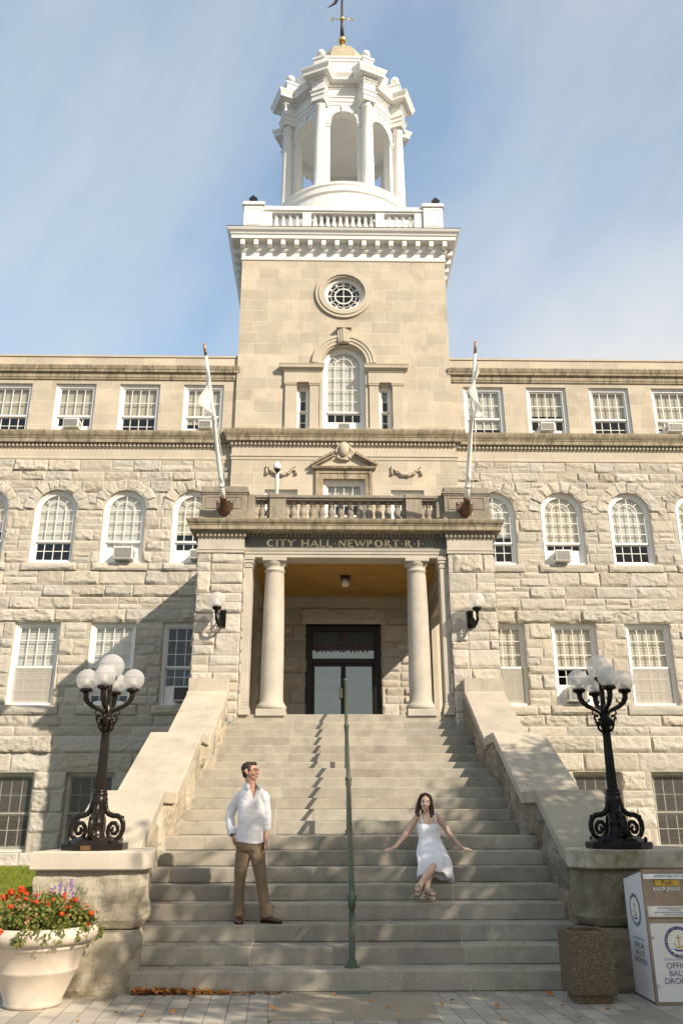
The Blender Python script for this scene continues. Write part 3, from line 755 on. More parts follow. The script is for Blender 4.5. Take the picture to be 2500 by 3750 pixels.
for s in (-1, 1):
    for (ax, az, r) in ((.20, 12.08, .06), (.23, 11.86, .05), (.17, 11.66, .06), (.07, 12.17, .06)): mb.sphere((s * ax - .015, YC - .07, az), r, 8, 6)
mb.box(-.16, .13, YC - .09, YC, 11.57, 11.63); mb.build('cartouche', 'limestone_plain', hall)
for c in (-1.845, 1.815):
    mb = MB(); mb.smooth = True
    for s in (-1, 1):
        L = [(c + s * .40 * (1 - t) , YC - .03, 11.33 - .17 * sin(pi * (.5 - abs(t - .5)) ) ) for t in [i / 8 for i in range(9)]]
    P = [(c - .40 + .80 * t, YC - .035, 11.32 - .19 * abs(sin(pi * t)) ** .8 + .02 * sin(31 * t)) for t in [i / 28 for i in range(29)]]
    mb.tube(P, [.025 + .045 * sin(pi * i / 28) for i in range(29)], 7)
    for k in range(14): t = (k + .5) / 14; mb.sphere((c - .38 + .76 * t, YC - .075, 11.32 - .19 * sin(pi * t) + rnd.uniform(-.03, .03)), .032, 7, 5)
    for s in (-1, 1): mb.tube([(c + s * .42, YC - .03, 11.36), (c + s * .425, YC - .04, 11.25), (c + s * .43, YC - .03, 11.12)], [.03, .035, .05], 7); mb.sphere((c + s * .42, YC - .04, 11.36), .045, 7, 5)
    mb.build('carved_swag', 'limestone_plain', hall)

# ---- tower shaft
TW = 3.28; TD = 6.56
mb = MB(); r_o = .62; zo = 17.44
hol = [(-.655, .655, 12.3, 14.90), (-.655, .655, 14.90, 15.60), (-r_o, r_o, zo - r_o, zo + r_o), (-1.44, -1.06, 12.3, 14.15), (1.06, 1.45, 12.3, 14.15)]
flat_wall(mb, (-TW, TW, 12.3, 18.75), hol, front(YT))
for h in (hol[0], hol[3], hol[4]): reveal(mb, *h, YT, YT + .32, top=h is not hol[0])
arch_fill(mb, 0, .655, 14.90, YT, YT + .32)
P = arch_pts(0, r_o, zo, 48, 0, 2 * pi)
for i in range(48):
    a, b = P[i], P[i + 1]; mb.poly([(b[0], YT, b[1]), (a[0], YT, a[1]), (a[0], YT + .3, a[1]), (b[0], YT + .3, b[1])])
for q in range(4):
    cxn, czn = (r_o, r_o) if q == 0 else (-r_o, r_o) if q == 1 else (-r_o, -r_o) if q == 2 else (r_o, -r_o)
    for i in range(12):
        a, b = P[q * 12 + i], P[q * 12 + i + 1]; mb.poly([(a[0], YT, a[1]), (b[0], YT, b[1]), (cxn, YT, zo + czn)])
for s in (-1, 1): mb.poly([(s * TW, YT, 12.3), (s * TW, YT + TD, 12.3), (s * TW, YT + TD, 18.75), (s * TW, YT, 18.75)])
mb.poly([(-TW, YT + TD, 12.3), (TW, YT + TD, 12.3), (TW, YT + TD, 18.75), (-TW, YT + TD, 18.75)])
mb.build('tower_wall', 'limestone', hall)
mb = MB(); mb.poly([(-3.2, YT + 1.4, 8), (3.2, YT + 1.4, 8), (3.2, YT + 1.4, 18.6), (-3.2, YT + 1.4, 18.6)]); mb.build('interior_backing', 'interior', hall)
window(0, 1.31, 12.52, 15.555, YT + .18, arch=True, meet=13.30, ru=4, rl=2, ac=.36, blind=.74, pale=True, fw=.12)
for c in (-1.25, 1.255): window(c, .385, 12.52, 14.15, YT + .18, cols=1, ru=2, rl=2, meet=13.32, blind=.25, pale=True, fw=.075)
# venetian surround
for s in (-1, 1):
    for a, b in ((1.79, 1.475), (1.04, .77)):
        mb = MB(); p, q = sorted((s * a, s * b)); mb.box(p, q, YT - .08, YT + .01, 12.5, 14.15)
        mb.box(p - .03, q + .03, YT - .11, YT + .01, 12.5, 12.66); mb.box(p - .025, q + .025, YT - .105, YT + .01, 14.10, 14.15); mb.box(p - .04, q + .04, YT - .12, YT + .01, 14.15, 14.21); mb.build('pilaster', 'limestone_plain', hall)
    mb = MB(); p, q = sorted((s * 1.83, s * .74)); mb.box(p, q, YT - .085, YT + .01, 14.21, 14.55)
    p, q = sorted((s * .655, s * .745)); mb.box(p, q, YT - .03, YT + .01, 12.5, 14.9); mb.build('entablature', 'limestone_plain', hall)
mb = MB()
for s in (-1, 1):
    p, q = sorted((s * 1.83, s * .76))
    cornice_run(mb, p, q, YT - .08, [(0, 14.53), (.03, 14.56), (.04, 14.62), (.13, 14.66), (.135, 14.72), (.16, 14.78), (0, 14.81)], True, True, .08)
for (r0, r1, o) in ((.70, .80, .05), (.80, .90, .075), (.90, .985, .10)):
    A_, B_ = arch_pts(0, r0, 14.90, 28), arch_pts(0, r1, 14.90, 28)
    for i in range(28):
        for t_ in (0,): mb.prism([(q[0], YT - o, q[1]) for q in (A_[i], B_[i], B_[i + 1], A_[i + 1])][::-1], (0, o, 0))
for k in range(5):
    x0 = -.21 + .084 * k; f = .80; o = (.13, .16, .19, .16, .13)[k]
    mb.prism([(x0 * f + .0, YT - o, 15.60), ((x0 + .082) * f, YT - o, 15.60), (x0 + .082, YT - o, 16.08), (x0, YT - o, 16.08)], (0, o, 0))
mb.box(-.24, .24, YT - .2, YT, 16.08, 16.13)
mb.build('window_surround', 'limestone_plain', hall)
# round window
mb = MB(); mb.smooth = False
for r0, r1, o in ((.62, .68, .05), (.68, .80, .10), (.80, .905, .07)):
    A_, B_ = arch_pts(0, r0, zo, 48, 0, 2 * pi), arch_pts(0, r1, zo, 48, 0, 2 * pi)
    for i in range(48): mb.prism([(q[0], YT - o, q[1]) for q in (A_[i], B_[i], B_[i + 1], A_[i + 1])][::-1], (0, o, 0))
mb.build('window_surround', 'limestone_plain', hall)
mb = MB(); y = YT + .12
def ringp(mb, r0, r1, y, d, cx=0, cz=zo, n=40, a0=0, a1=2 * pi):
    A_, B_ = arch_pts(cx, r0, cz, n, a0, a1), arch_pts(cx, r1, cz, n, a0, a1)
    for i in range(n): mb.prism([(q[0], y, q[1]) for q in (A_[i], B_[i], B_[i + 1], A_[i + 1])][::-1], (0, d, 0))
ringp(mb, .53, .62, y - .06, .12)
fr = mb.build('window', 'white_frame', hall)
mb = MB(); ringp(mb, .26, .295, y, .05); ringp(mb, .508, .535, y, .05)
for k in range(12):
    a = R(k * 30); d = Vector((cos(a), sin(a))); nn = Vector((-d.y, d.x)) * .008; p0, p1 = (.0, .255) if False else (.305, .50)
    P = [d * p0 - nn, d * p1 - nn, d * p1 + nn, d * p0 + nn]; mb.prism([(p.x, y + .01, zo + p.y) for p in P], (0, .03, 0))
    a = R(k * 30 + 15); c = (cos(a) * .525, zo + sin(a) * .525)
    ringp(mb, .118, .133, y + .012, .03, c[0], c[1], 10, a + pi * .5, a + pi * 1.5)
mb.box(-.011, .011, y + .01, y + .04, zo - .255, zo + .255); mb.box(-.255, .255, y + .012, y + .038, zo - .011, zo + .011)
mb.build('sash', 'white_frame', fr)
mb = MB(); mb.poly([(p[0], y + .03, p[1]) for p in arch_pts(0, .54, zo, 40, 0, 2 * pi)[:-1]]); mb.build('pane', 'pane', fr)

# ---- white wooden tower cornice, balustrade and lantern
tp = [(-TW, YT), (TW, YT), (TW, YT + TD), (-TW, YT + TD)]
mb = MB(); cornice_ring(mb, tp, [(-.02, 18.68), (.03, 18.70), (.045, 18.76), (.02, 18.78), (.02, 18.98), (.05, 19.0), (.09, 19.06), (.09, 19.30), (.34, 19.31), (.35, 19.43), (.38, 19.45), (.40, 19.50), (.46, 19.56), (.49, 19.62), (.49, 19.645), (-.3, 19.70)])
mb.build('tower_cornice', 'white_paint', hall)
mb = MB(); cornice_ring(mb, tp, [(.46, 19.646), (.502, 19.648), (.502, 19.665), (-.2, 19.715)]); mb.build('cornice_flashing', 'dark_metal', hall)
for k in range(16):
    mb = MB(); x = -3.27 + .436 * k; mb.bbox(x - .075, x + .075, YT - .31, YT - .091, 19.09, 19.308, .012); mb.build('modillion', 'white_paint', hall)
for s in (-1, 1):
    for k in range(1, 9):
        mb = MB(); y = YT - .2 + .436 * k; a, b = sorted((s * (TW + .31), s * (TW + .091))); mb.bbox(a, b, y - .075, y + .075, 19.09, 19.308, .012); mb.build('modillion', 'white_paint', hall)
BY = 22.6
mb = MB(); mb.poly([(-TW - .1, YT - .1, 19.72), (TW + .1, YT - .1, 19.72), (TW + .1, YT + TD + .1, 19.72), (-TW - .1, YT + TD + .1, 19.72)]); mb.build('tower_roof', 'roofing', hall)
balu = MB()
for s in (-1, 1):
    for yy in (BY, BY + TD - .7):
        a, b = sorted((s * 3.31, s * 2.66)); balu.bbox(a, b, yy, yy + .66, 19.71, 20.90, .01); balu.bbox(a - .05, b + .05, yy - .05, yy + .71, 20.90, 20.97, .01); balu.bbox(a - .03, b + .03, yy - .03, yy + .69, 20.97, 21.05, .01)
        balu.box(a - .02, b + .02, yy - .02, yy + .68, 19.71, 19.98)
        for (p, q, u, v) in ((a + .1, a + .12, 20.12, 20.80), (b - .12, b - .1, 20.12, 20.80), (a + .12, b - .12, 20.12, 20.14), (a + .12, b - .12, 20.78, 20.80)): balu.box(p, q, yy - .012, yy - .001, u, v)
    a, b = sorted((s * 2.655, s * 2.37)); balu.box(a, b, BY + .08, BY + .42, 19.71, 20.70)
    a, b = sorted((s * 1.355, s * 1.07)); balu.box(a, b, BY + .08, BY + .42, 19.71, 20.70)
for yy in (BY, BY + TD - .54):
    balu.bbox(-2.655, 2.655, yy + .04, yy + .46, 20.75, 20.93, .015); balu.box(-2.65, 2.65, yy + .09, yy + .41, 20.70, 20.75); balu.box(-2.65, 2.65, yy + .09, yy + .41, 19.71, 20.06)
for s in (-1, 1):
    a, b = sorted((s * 3.26, s * 2.86)); balu.box(a, b, BY + .66, BY + TD - .7, 20.72, 20.93); balu.box(a, b, BY + .66, BY + TD - .7, 19.71, 20.06)
bal_top = balu.build('balustrade', 'white_paint', hall)
prof_b = [(.088, 0), (.088, .05), (.06, .06), (.075, .10), (.098, .16), (.09, .24), (.06, .36), (.046, .46), (.05, .50), (.068, .52), (.05, .54), (.085, .58), (.085, .645)]
def baluster(parent, mat, x, y, z, h, wd=1.0):
    mb = MB(); mb.smooth = True; mb.lathe([(r * wd, zz * h / .645) for r, zz in prof_b], (x, y, z), 12); mb.build('baluster', mat, parent)
bx = [-2.24 + .2325 * i for i in range(4)] + [-.945 + .21 * i for i in range(10)] + [1.545 + .2325 * i for i in range(4)]
for x in bx: baluster(bal_top, 'white_paint', x, BY + .25, 20.06, .645)
for x in bx[::2]: baluster(bal_top, 'white_paint', x, BY + TD - .29, 20.06, .645)
for s in (-1, 1):
    for k in range(12): baluster(bal_top, 'white_paint', s * 3.06, BY + 1.0 + .4 * k, 20.06, .66)
for s in (-1, 1):
    f = thing('floodlight', 'small black floodlight on the %s corner post of the white balustrade' % ('left' if s < 0 else 'right'), 'floodlight', (s * 3.06, BY + .12, 21.05), 'floodlights on the tower balustrade')
    mb = MB(); mb.xf = lambda p: Vector((s * 3.06, BY + .12, 21.16)) + Matrix.Rotation(R(40), 3, 'Y') @ Vector(p); mb.bbox(-.11, .11, -.1, .1, -.04, .17, .02); mb.build('lamp_head', 'black_plastic', f)
    mb = MB(); mb.box(s * 3.06 - .02, s * 3.06 + .02, BY + .09, BY + .15, 21.03, 21.18); mb.build('bracket', 'dark_metal', f)

LX, LY = .05, 25.86
def octp(apo, a0=22.5): r = apo / cos(R(22.5)); return [(LX + r * cos(R(a0 + 45 * i)), LY + r * sin(R(a0 + 45 * i))) for i in range(8)]
mb = MB(); mb.smooth = False
mb.lathe([(2.86, 19.7), (2.86, 21.55), (2.80, 21.6), (2.72, 21.62), (2.72, 21.95), (2.78, 22.0), (2.78, 22.06), (2.66, 22.12), (2.60, 22.14), (2.60, 22.36), (2.64, 22.42), (2.64, 22.52), (2.5, 22.56)], (LX, LY, 0), 64, False, True)
mb.build('drum', 'white_paint', hall)
apo = 1.98; rw = .30
mb = MB(); dz0, dzs, rad = 22.5, 25.82, .50
for k in range(8):
    a = R(-90 + 45 * k); T_ = Vector((-sin(a), cos(a), 0)); N_ = Vector((cos(a), sin(a), 0)); C_ = Vector((LX, LY, 0))
    half = apo * math.tan(R(22.5)); hin = (apo - rw) * math.tan(R(22.5))
    def W(u, z, d=0): p = C_ + N_ * (apo - d) + T_ * u; return (p.x, p.y, z)
    top = 27.25
    for d, hh, fl in ((0, half, 1), (rw, hin, -1)):
        q = lambda L: mb.poly(L if fl > 0 else L[::-1])
        q([W(-hh, dz0, d), W(-rad, dz0, d), W(-rad, dzs, d), W(-hh, dzs, d)]); q([W(rad, dz0, d), W(hh, dz0, d), W(hh, dzs, d), W(rad, dzs, d)])
        q([W(-hh, dzs + rad + .02, d), W(hh, dzs + rad + .02, d), W(hh, top, d), W(-hh, top, d)])
        q([W(-hh, dzs, d), W(-rad, dzs, d), W(-rad, dzs + rad + .02, d), W(-hh, dzs + rad + .02, d)]); q([W(rad, dzs, d), W(hh, dzs, d), W(hh, dzs + rad + .02, d), W(rad, dzs + rad + .02, d)])
        P = arch_pts(0, rad, dzs, 18)
        for a_, b_ in zip(P, P[1:]): q([W(b_[0], b_[1], d), W(a_[0], a_[1], d), W(a_[0], dzs + rad + .02, d), W(b_[0], dzs + rad + .02, d)])
    for a_, b_ in zip(P, P[1:]): mb.poly([W(a_[0], a_[1], 0), W(b_[0], b_[1], 0), W(b_[0], b_[1], rw), W(a_[0], a_[1], rw)])
    for u, s in ((-rad, 1), (rad, -1)):
        L = [W(u, dz0, 0), W(u, dz0, rw), W(u, dzs, rw), W(u, dzs, 0)]; mb.poly(L if s > 0 else L[::-1])
    # impost and archivolt, keystone
    for u0, u1 in ((-half + .05, -rad - .0), (rad, half - .05)):
        for zz0, zz1, o in ((25.60, 25.70, .03), (25.70, 25.80, .06), (22.5, 22.75, .04)): mb.prism([W(u0, zz0, -o), W(u1, zz0, -o), W(u1, zz1, -o), W(u0, zz1, -o)][::1], N_ * -(o + .02))
    A_, B_ = arch_pts(0, rad, dzs, 18), arch_pts(0, rad + .11, dzs, 18)
    for i in range(18): mb.prism([W(*A_[i], -.03), W(*B_[i], -.03), W(*B_[i + 1], -.03), W(*A_[i + 1], -.03)], N_ * -.04)
    mb.prism([W(-.055, 26.26, -.08), W(.055, 26.26, -.08), W(.085, 26.58, -.08), W(-.085, 26.58, -.08)], N_ * -.1)
mb.build('lantern_wall', 'white_paint', hall)
mb = MB(); mb.poly([(x, y, 26.95) for x, y in octp(apo - .1)][::-1]); mb.build('lantern_ceiling', 'white_paint', hall)
mb = MB(); mb.box(-.30, .40, LY + .3, LY + 1.0, 26.91, 26.948); mb.build('hatch', 'white_paint', hall)
mb = MB(); mb.smooth = True; mb.lathe([(.07, -.05), (.06, .05)], (LX, LY - .75, 26.9), 12); mb.build('ceiling_lamp', 'white_frame', hall)
for k in range(8):
    a = R(-67.5 + 45 * k); x, y = LX + 2.27 * cos(a), LY + 2.27 * sin(a); mb = MB(); mb.smooth = True
    mb.lathe([(.27, 22.5), (.27, 22.60), (.235, 22.62), (.25, 22.68), (.215, 22.74), (.215, 23.4), (.20, 24.8), (.182, 26.32), (.20, 26.34), (.20, 26.38), (.18, 26.40), (.18, 26.46), (.235, 26.52)], (x, y, 0), 24)
    mb.smooth = False; d = Vector((cos(a), sin(a), 0)); t = Vector((-d.y, d.x, 0)); c = Vector((x, y, 26.52))
    mb.prism([c + d * .25 + t * .25, c - d * .25 + t * .25, c - d * .25 - t * .25, c + d * .25 - t * .25], (0, 0, .08)); mb.build('column', 'white_paint', hall)
def star(apo, ro, hw):
    """octagon plan breaking forward round every column"""
    P = []
    for k in range(8):
        a = R(22.5 + 45 * k); d = Vector((cos(a), sin(a))); t = Vector((-d.y, d.x)); c = Vector((LX, LY))
        n0 = Vector((cos(a - R(22.5)), sin(a - R(22.5)))); n1 = Vector((cos(a + R(22.5)), sin(a + R(22.5))))
        def hit(nv, sgn):       # walk in from the block side to the octagon face
            s_ = (apo - (t * (sgn * hw)).dot(nv)) / d.dot(nv); return c + d * s_ + t * (sgn * hw)
        P += [tuple(hit(n0, -1)), tuple(c + d * ro - t * hw), tuple(c + d * ro + t * hw), tuple(hit(n1, 1))]
    return P
st = star(apo + .02, 2.50, .235)
mb = MB(); cornice_ring(mb, st, [(0, 26.60), (0, 26.74), (.03, 26.76), (.03, 26.90), (.07, 26.94), (.07, 26.98), (0, 27.0), (0, 27.34), (.03, 27.36), (.035, 27.38), (.05, 27.53), (.10, 27.56), (.26, 27.60), (.27, 27.70), (.28, 27.72), (.32, 27.80), (.345, 27.86), (.345, 27.89), (-.2, 28.02)])
mb.build('lantern_cornice', 'white_paint', hall)
mb = MB()
sp = offset_poly(st, .06); n = len(sp)
for i in range(n):
    a, b = Vector(sp[i]), Vector(sp[(i + 1) % n]); L = (b - a).length; e = (b - a).normalized(); nv = Vector((e.y, -e.x)); m = max(1, int(L / .085)); 
    for j in range(m):
        p = a + e * (L * (j + .5) / m); w = .022
        mb.prism([(q.x, q.y, 27.42) for q in (p - e * w, p + e * w, p + e * w + nv * .035, p - e * w + nv * .035)], (0, 0, .09))
mb.build('dentil_course', 'white_paint', hall, kind='stuff')
mb = MB(); cornice_ring(mb, octp(1.70), [(0, 27.9), (0, 28.4), (.03, 28.42), (.03, 29.02), (.07, 29.06), (.07, 29.16), (.11, 29.20), (.11, 29.28), (-.1, 29.34)]); mb.build('attic', 'white_paint', hall)
for k in range(8):
    a = R(-67.5 + 45 * k); d = Vector((cos(a), sin(a), 0)); t = Vector((-d.y, d.x, 0)); c = Vector((LX, LY, 0)) + d * 2.22
    def pb(z0, z1, h): mb.prism([c + d * h + t * h + Vector((0, 0, z0)), c - d * h + t * h + Vector((0, 0, z0)), c - d * h - t * h + Vector((0, 0, z0)), c + d * h - t * h + Vector((0, 0, z0))], (0, 0, z1 - z0))
    mb = MB(); pb(27.9, 28.62, .21); pb(28.62, 28.70, .25); mb.build('pedestal', 'white_paint', hall)
    mb = MB(); mb.smooth = True; mb.lathe([(.12, 0), (.07, .08), (.07, .22)], (c.x, c.y, 28.70), 14); mb.sphere((c.x, c.y, 29.06), .17, 16, 10); mb.build('finial', 'white_paint', hall)
mb = MB(); prof = [(1.24 * cos(t), 29.3 + 2.18 * sin(t) ** 1.0) for t in [i * (pi / 2 - .1) / 12 for i in range(13)]]
mb.rings([[(LX + r * cos(R(22.5 + 45 * i)) / cos(R(22.5)), LY + r * sin(R(22.5 + 45 * i)) / cos(R(22.5)), z) for i in range(8)] for r, z in prof], True, True, True)
mb.build('dome', 'gold_dome', hall)
mb = MB(); mb.smooth = True; mb.lathe([(.34, 31.2), (.30, 31.36), (.16, 31.6), (.12, 31.7), (.17, 31.76), (.12, 31.84), (.10, 32.0)], (LX, LY, 0), 20); mb.sphere((LX, LY, 32.2), .175, 20, 14); mb.build('gilded_ball', 'gold', hall)
mb = MB(); mb.smooth = True; mb.lathe([(.085, 32.3), (.06, 33.3), (.05, 34.3), (.03, 36.2)], (LX, LY, 0), 12); vane = mb.build('weather_vane', 'dark_metal', hall)
mb = MB(); mb.smooth = True; mb.sphere((LX, LY, 33.42), .11, 14, 10)
for d in ((1, 0), (-1, 0), (0, 1), (0, -1)): mb.tube([(LX, LY, 33.42), (LX + d[0] * .36, LY + d[1] * .36, 33.42)], .016, 6)
mb.build('direction_arm', 'gold', vane)
for ch, p, rot in (('E', (-.40, 0), 180), ('W', (.40, 0), 180), ('N', (0, .40), 90), ('S', (0, -.40), 90)):
    text_mesh(ch, .30, 'letter', 'gold', vane, Matrix.Translation((LX + p[0], LY + p[1], 33.32)) @ Matrix.Rotation(R(rot), 4, 'Z') @ FRONT, .012)
mb = MB()
P = [(LX - .62, 33.95), (LX - .36, 34.25), (LX - .30, 34.45), (LX - .12, 34.72), (LX + .0, 35.1), (LX + .14, 35.5), (LX + .26, 36.0), (LX + .34, 36.0), (LX + .2, 35.3), (LX + .12, 34.9), (LX - .02, 34.5), (LX - .16, 34.42), (LX - .24, 34.2)]
mb.prism([(x, LY - .1, z) for x, z in P][::-1], (0, .03, 0)); mb.build('quill', 'dark_metal', vane)
# ------------------------------------------------------------------ entrance porch (part of the hall)
PF = 18.40; ZL = 3.812
def SH(p): return (p[0] + sx(p[1]), p[1], p[2])      # askew porch and stairs
def smb():
    m = MB(); m.xf = SH; return m
for s in (-1, 1):
    mb = smb(); a, b = sorted((s * 2.355, s * 3.41))
    mb.box(a + .01, b - .01, PF + .02, PF + 1.15, 0, 7.44); mb.build('pier_core', 'mortar', hall)
    mb = smb()
    L = ashlar(a, b, .3, 7.44, .46, .4, .75, .42)
    stones(mb, L, lambda u, v: (u, PF, v), (0, -1, 0), .045, .010, .034, 1.5)
    # returns: outer side along the full porch depth, inner side down to the steps
    hole = [(19.70, 22.15, ZL, 6.85)]
    xo, xi = s * 3.41, s * 2.355
    LL = []
    for r_ in ashlar(PF, PF + 1.15, .3, 7.44, .46, .45, .95, .4): LL.append(r_)
    fo = (lambda u, v: (xo, u, v)) if s > 0 else (lambda u, v: (xo, 22.6 - (u - PF), v))
    if s < 0: LL = [(22.6 + PF - q, 22.6 + PF - p, z0, z1) for p, q, z0, z1 in LL]
    stones(mb, LL, fo, (s, 0, 0), .04, .014, .06)
    LL = []
    for r_ in ashlar(PF, 22.6, .6, 7.40, .46, .45, .95, .4): LL += sub_rects(r_, hole)
    if s > 0: LL = [(22.6 + PF - q, 22.6 + PF - p, z0, z1) for p, q, z0, z1 in LL]
    fi = (lambda u, v: (xi, u, v)) if s < 0 else (lambda u, v: (xi, 22.6 - (u - PF), v))
    stones(mb, LL, fi, (-s, 0, 0), .04, .014, .06)
    mb.build('rock_faced_pier', 'granite_rock', hall)
    mb = smb()
    for u, ye in ((xo - s * .01, PF + 1.15), (xi + s * .01, 22.7), (s * 2.78, 22.7)):
        for y0, y1, z0, z1 in sub_rects((PF, ye, 0, 7.44), hole): mb.poly([(u, y0, z0), (u, y1, z0), (u, y1, z1), (u, y0, z1)])
    xm = s * 2.78
    for y in (19.70, 22.15): mb.poly([(xm, y, ZL), (xi, y, ZL), (xi, y, 6.85), (xm, y, 6.85)])
    mb.poly([(xm, 19.70, 6.85), (xi, 19.70, 6.85), (xi, 22.15, 6.85), (xm, 22.15, 6.85)]); mb.poly([(xo, PF + 1.15, 0), (xm, PF + 1.15, 0), (xm, PF + 1.15, 7.44), (xo, PF + 1.15, 7.44)])
    mb.build('side_wall', 'mortar', hall)
    mb = smb(); t = .07; xm = (xo + xi) / 2
    for y0, y1, z0, z1 in ((19.70, 19.78, ZL, 6.85), (22.07, 22.15, ZL, 6.85), (19.78, 22.07, 6.77, 6.85)): mb.box(xi - .03 if s > 0 else xi - .10, xi + .10 if s > 0 else xi + .03, y0, y1, z0, z1)
    mb.build('side_opening_frame', 'limestone_plain', hall)
    if s < 0: mb = smb(); mb.box(-2.62, -2.56, 19.78, 22.07, ZL, 6.77); mb.build('dark_blocking_panel', 'door_frame', hall)  # dark panel added to keep sky light out of the porch
    # smooth frieze block, fillet and dentils above the pier
    mb = smb(); mb.box(a - .005, b + .005, PF - .025, PF + 1.2, 7.44, 7.90); mb.bbox(a - .03, b + .03, PF - .055, PF + 1.2, 7.50, 7.545, .01); mb.box(a - .015, b + .015, PF - .04, PF + 1.2, 7.44, 7.50)
    if True:
        c, d = sorted((s * 2.5, s * 3.415)); mb.box(c, d, PF + 1.2, 22.49, 7.44, 7.90)
    mb.build('frieze_block', 'granite_smooth', hall)
    # pilaster beside the pier
    mb = smb(); p, q = sorted((s * 2.345, s * 2.165))
    mb.bbox(p, q, PF + .10, PF + .62, 4.06, 7.12, .012)
    for e, z0, z1 in ((.05, ZL - .02, 3.93), (.03, 3.93, 4.0), (.015, 4.0, 4.06), (.02, 7.12, 7.17), (.035, 7.23, 7.30), (.055, 7.30, 7.40), (.01, 7.17, 7.23)): mb.bbox(p - (e if s > 0 else 0), q + (e if s < 0 else 0), PF + .10 - e, PF + .62 + e, z0, z1, .012)
    mb.build('pilaster', 'granite_smooth', hall)
# columns
for s, cx in ((-1, -1.655), (1, 1.655)):
    mb = smb(); y = PF + .40
    mb.bbox(cx - .325, cx + .325, y - .325, y + .325, ZL - .04, 3.93, .015)
    mb.smooth = True
    mb.lathe([(.31, 3.93), (.335, 3.96), (.335, 4.0), (.305, 4.05), (.285, 4.06), (.28, 4.09), (.255, 4.13), (.252, 4.3), (.25, 5.2), (.238, 6.2), (.218, 7.0), (.213, 7.08), (.235, 7.09), (.235, 7.12), (.213, 7.13), (.213, 7.20), (.23, 7.22), (.27, 7.28), (.272, 7.30)], (cx, y, 0), 40)
    mb.smooth = False; mb.bbox(cx - .28, cx + .28, y - .28, y + .28, 7.30, 7.40, .012)
    mb.build('column', 'granite_smooth', hall)
# entablature between the piers
FY = PF + .17
mb = smb()
cornice_run(mb, -2.36, 2.36, FY, [(.0, 7.395), (0, 7.47), (.02, 7.475), (.02, 7.53), (.035, 7.54), (.05, 7.59), (.05, 7.60), (0, 7.602)])
mb.poly([(-2.36, FY, 7.395), (2.36, FY, 7.395), (2.36, FY + .5, 7.395), (-2.36, FY + .5, 7.395)]); mb.poly([(-2.36, FY + .5, 7.395), (2.36, FY + .5, 7.395), (2.36, FY + .5, 7.5), (-2.36, FY + .5, 7.5)])
mb.box(-2.36, 2.36, FY + .02, FY + .5, 7.46, 7.95); mb.build('architrave', 'granite_smooth', hall)
mb = smb(); mb.bbox(-2.35, 2.35, FY - .006, FY + .02, 7.604, 7.885, .004); sign = mb.build('signboard', 'slate', hall, label='dark slate band with gilded capitals CITY HALL NEWPORT R.I.')
mb = smb(); serif_text(mb, 'CITY HALL.NEWPORT.R.I.', .172, .005, 7.652, FY - .016, 3.72, .20, .010); mb.build('letters', 'gilt_letter', sign)
mb = smb()
for s in (-1, 1):
    a, b = sorted((s * 2.32, s * 3.44)); x = a
    mb.box(a, b, PF - .06, PF + .3, 7.90, 7.96)
    while x < b - .04: mb.box(x, x + .055, PF - .09, PF - .026, 7.82, 7.90); x += .098
    for k in range(30):
        y = PF + k * .098; p, q = sorted((s * 3.416, s * 3.475)); mb.box(p, q, y, y + .055, 7.82, 7.90)
x = -2.29
while x < 2.26: mb.box(x, x + .055, FY - .07, FY - .001, 7.885, 7.95); x += .098
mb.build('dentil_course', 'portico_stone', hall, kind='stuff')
pc = [(-3.41, 22.49), (-3.41, PF), (3.41, PF), (3.41, 22.49)]
mb = smb()
prof = [(.02, 7.955), (.10, 7.96), (.19, 7.965), (.195, 8.06), (.21, 8.065), (.215, 8.085), (.25, 8.12), (.275, 8.17), (.28, 8.20), (-.3, 8.215)]
def open_ring(mb, pts, prof):
    rr = []
    for o, z in prof:
        rr.append([(pts[0][0] - o, pts[0][1], z), (pts[1][0] - o, pts[1][1] - o, z), (pts[2][0] + o, pts[2][1] - o, z), (pts[3][0] + o, pts[3][1], z)])
    mb.rings(rr, False, False, False)
open_ring(mb, pc, prof)
mb.poly([(-3.40, PF, 7.953), (3.40, PF, 7.953), (3.40, 22.49, 7.953), (-3.40, 22.49, 7.953)]); mb.poly([(-3.3, PF + .1, 8.212), (3.3, PF + .1, 8.212), (3.3, 22.49, 8.212), (-3.3, 22.49, 8.212)])
mb.build('porch_cornice', 'limestone_dark', hall)
# balcony balustrade
mb = smb(); y0 = PF - .06
for s in (-1, 1):
    a, b = sorted((s * 3.38, s * 2.32))
    mb.bbox(a, b, y0, y0 + .75, 8.46, 8.90, .012); mb.bbox(a - .035, b + .035, y0 - .035, y0 + .78, 8.20, 8.46, .012)
    mb.bbox(a - .02, b + .02, y0 - .02, y0 + .77, 8.86, 8.90, .008); mb.bbox(a - .045, b + .045, y0 - .045, y0 + .80, 8.90, 8.95, .012); mb.bbox(a - .01, b + .01, y0 - .01, y0 + .76, 8.95, 9.08, .015)
    for p, q, u, v in ((a + .10, a + .125, 8.52, 8.82), (b - .125, b - .10, 8.52, 8.82), (a + .125, b - .125, 8.52, 8.54), (a + .125, b - .125, 8.80, 8.82)): mb.box(p, q, y0 - .014, y0 - .001, u, v)
    a, b = sorted((s * 1.80, s * 1.42)); mb.bbox(a, b, y0 + .10, y0 + .50, 8.20, 8.86, .012); mb.bbox(a - .02, b + .02, y0 + .07, y0 + .52, 8.82, 8.93, .015)
    a, b = sorted((s * 2.32, s * 2.14)); mb.bbox(a, b, y0 + .12, y0 + .46, 8.20, 8.92, .012)
    a, b = sorted((s * 3.36, s * 3.0)); mb.bbox(a, b, y0 + .8, 22.4, 8.80, 8.91, .01); mb.box(a, b, y0 + .8, 22.4, 8.2, 8.34)
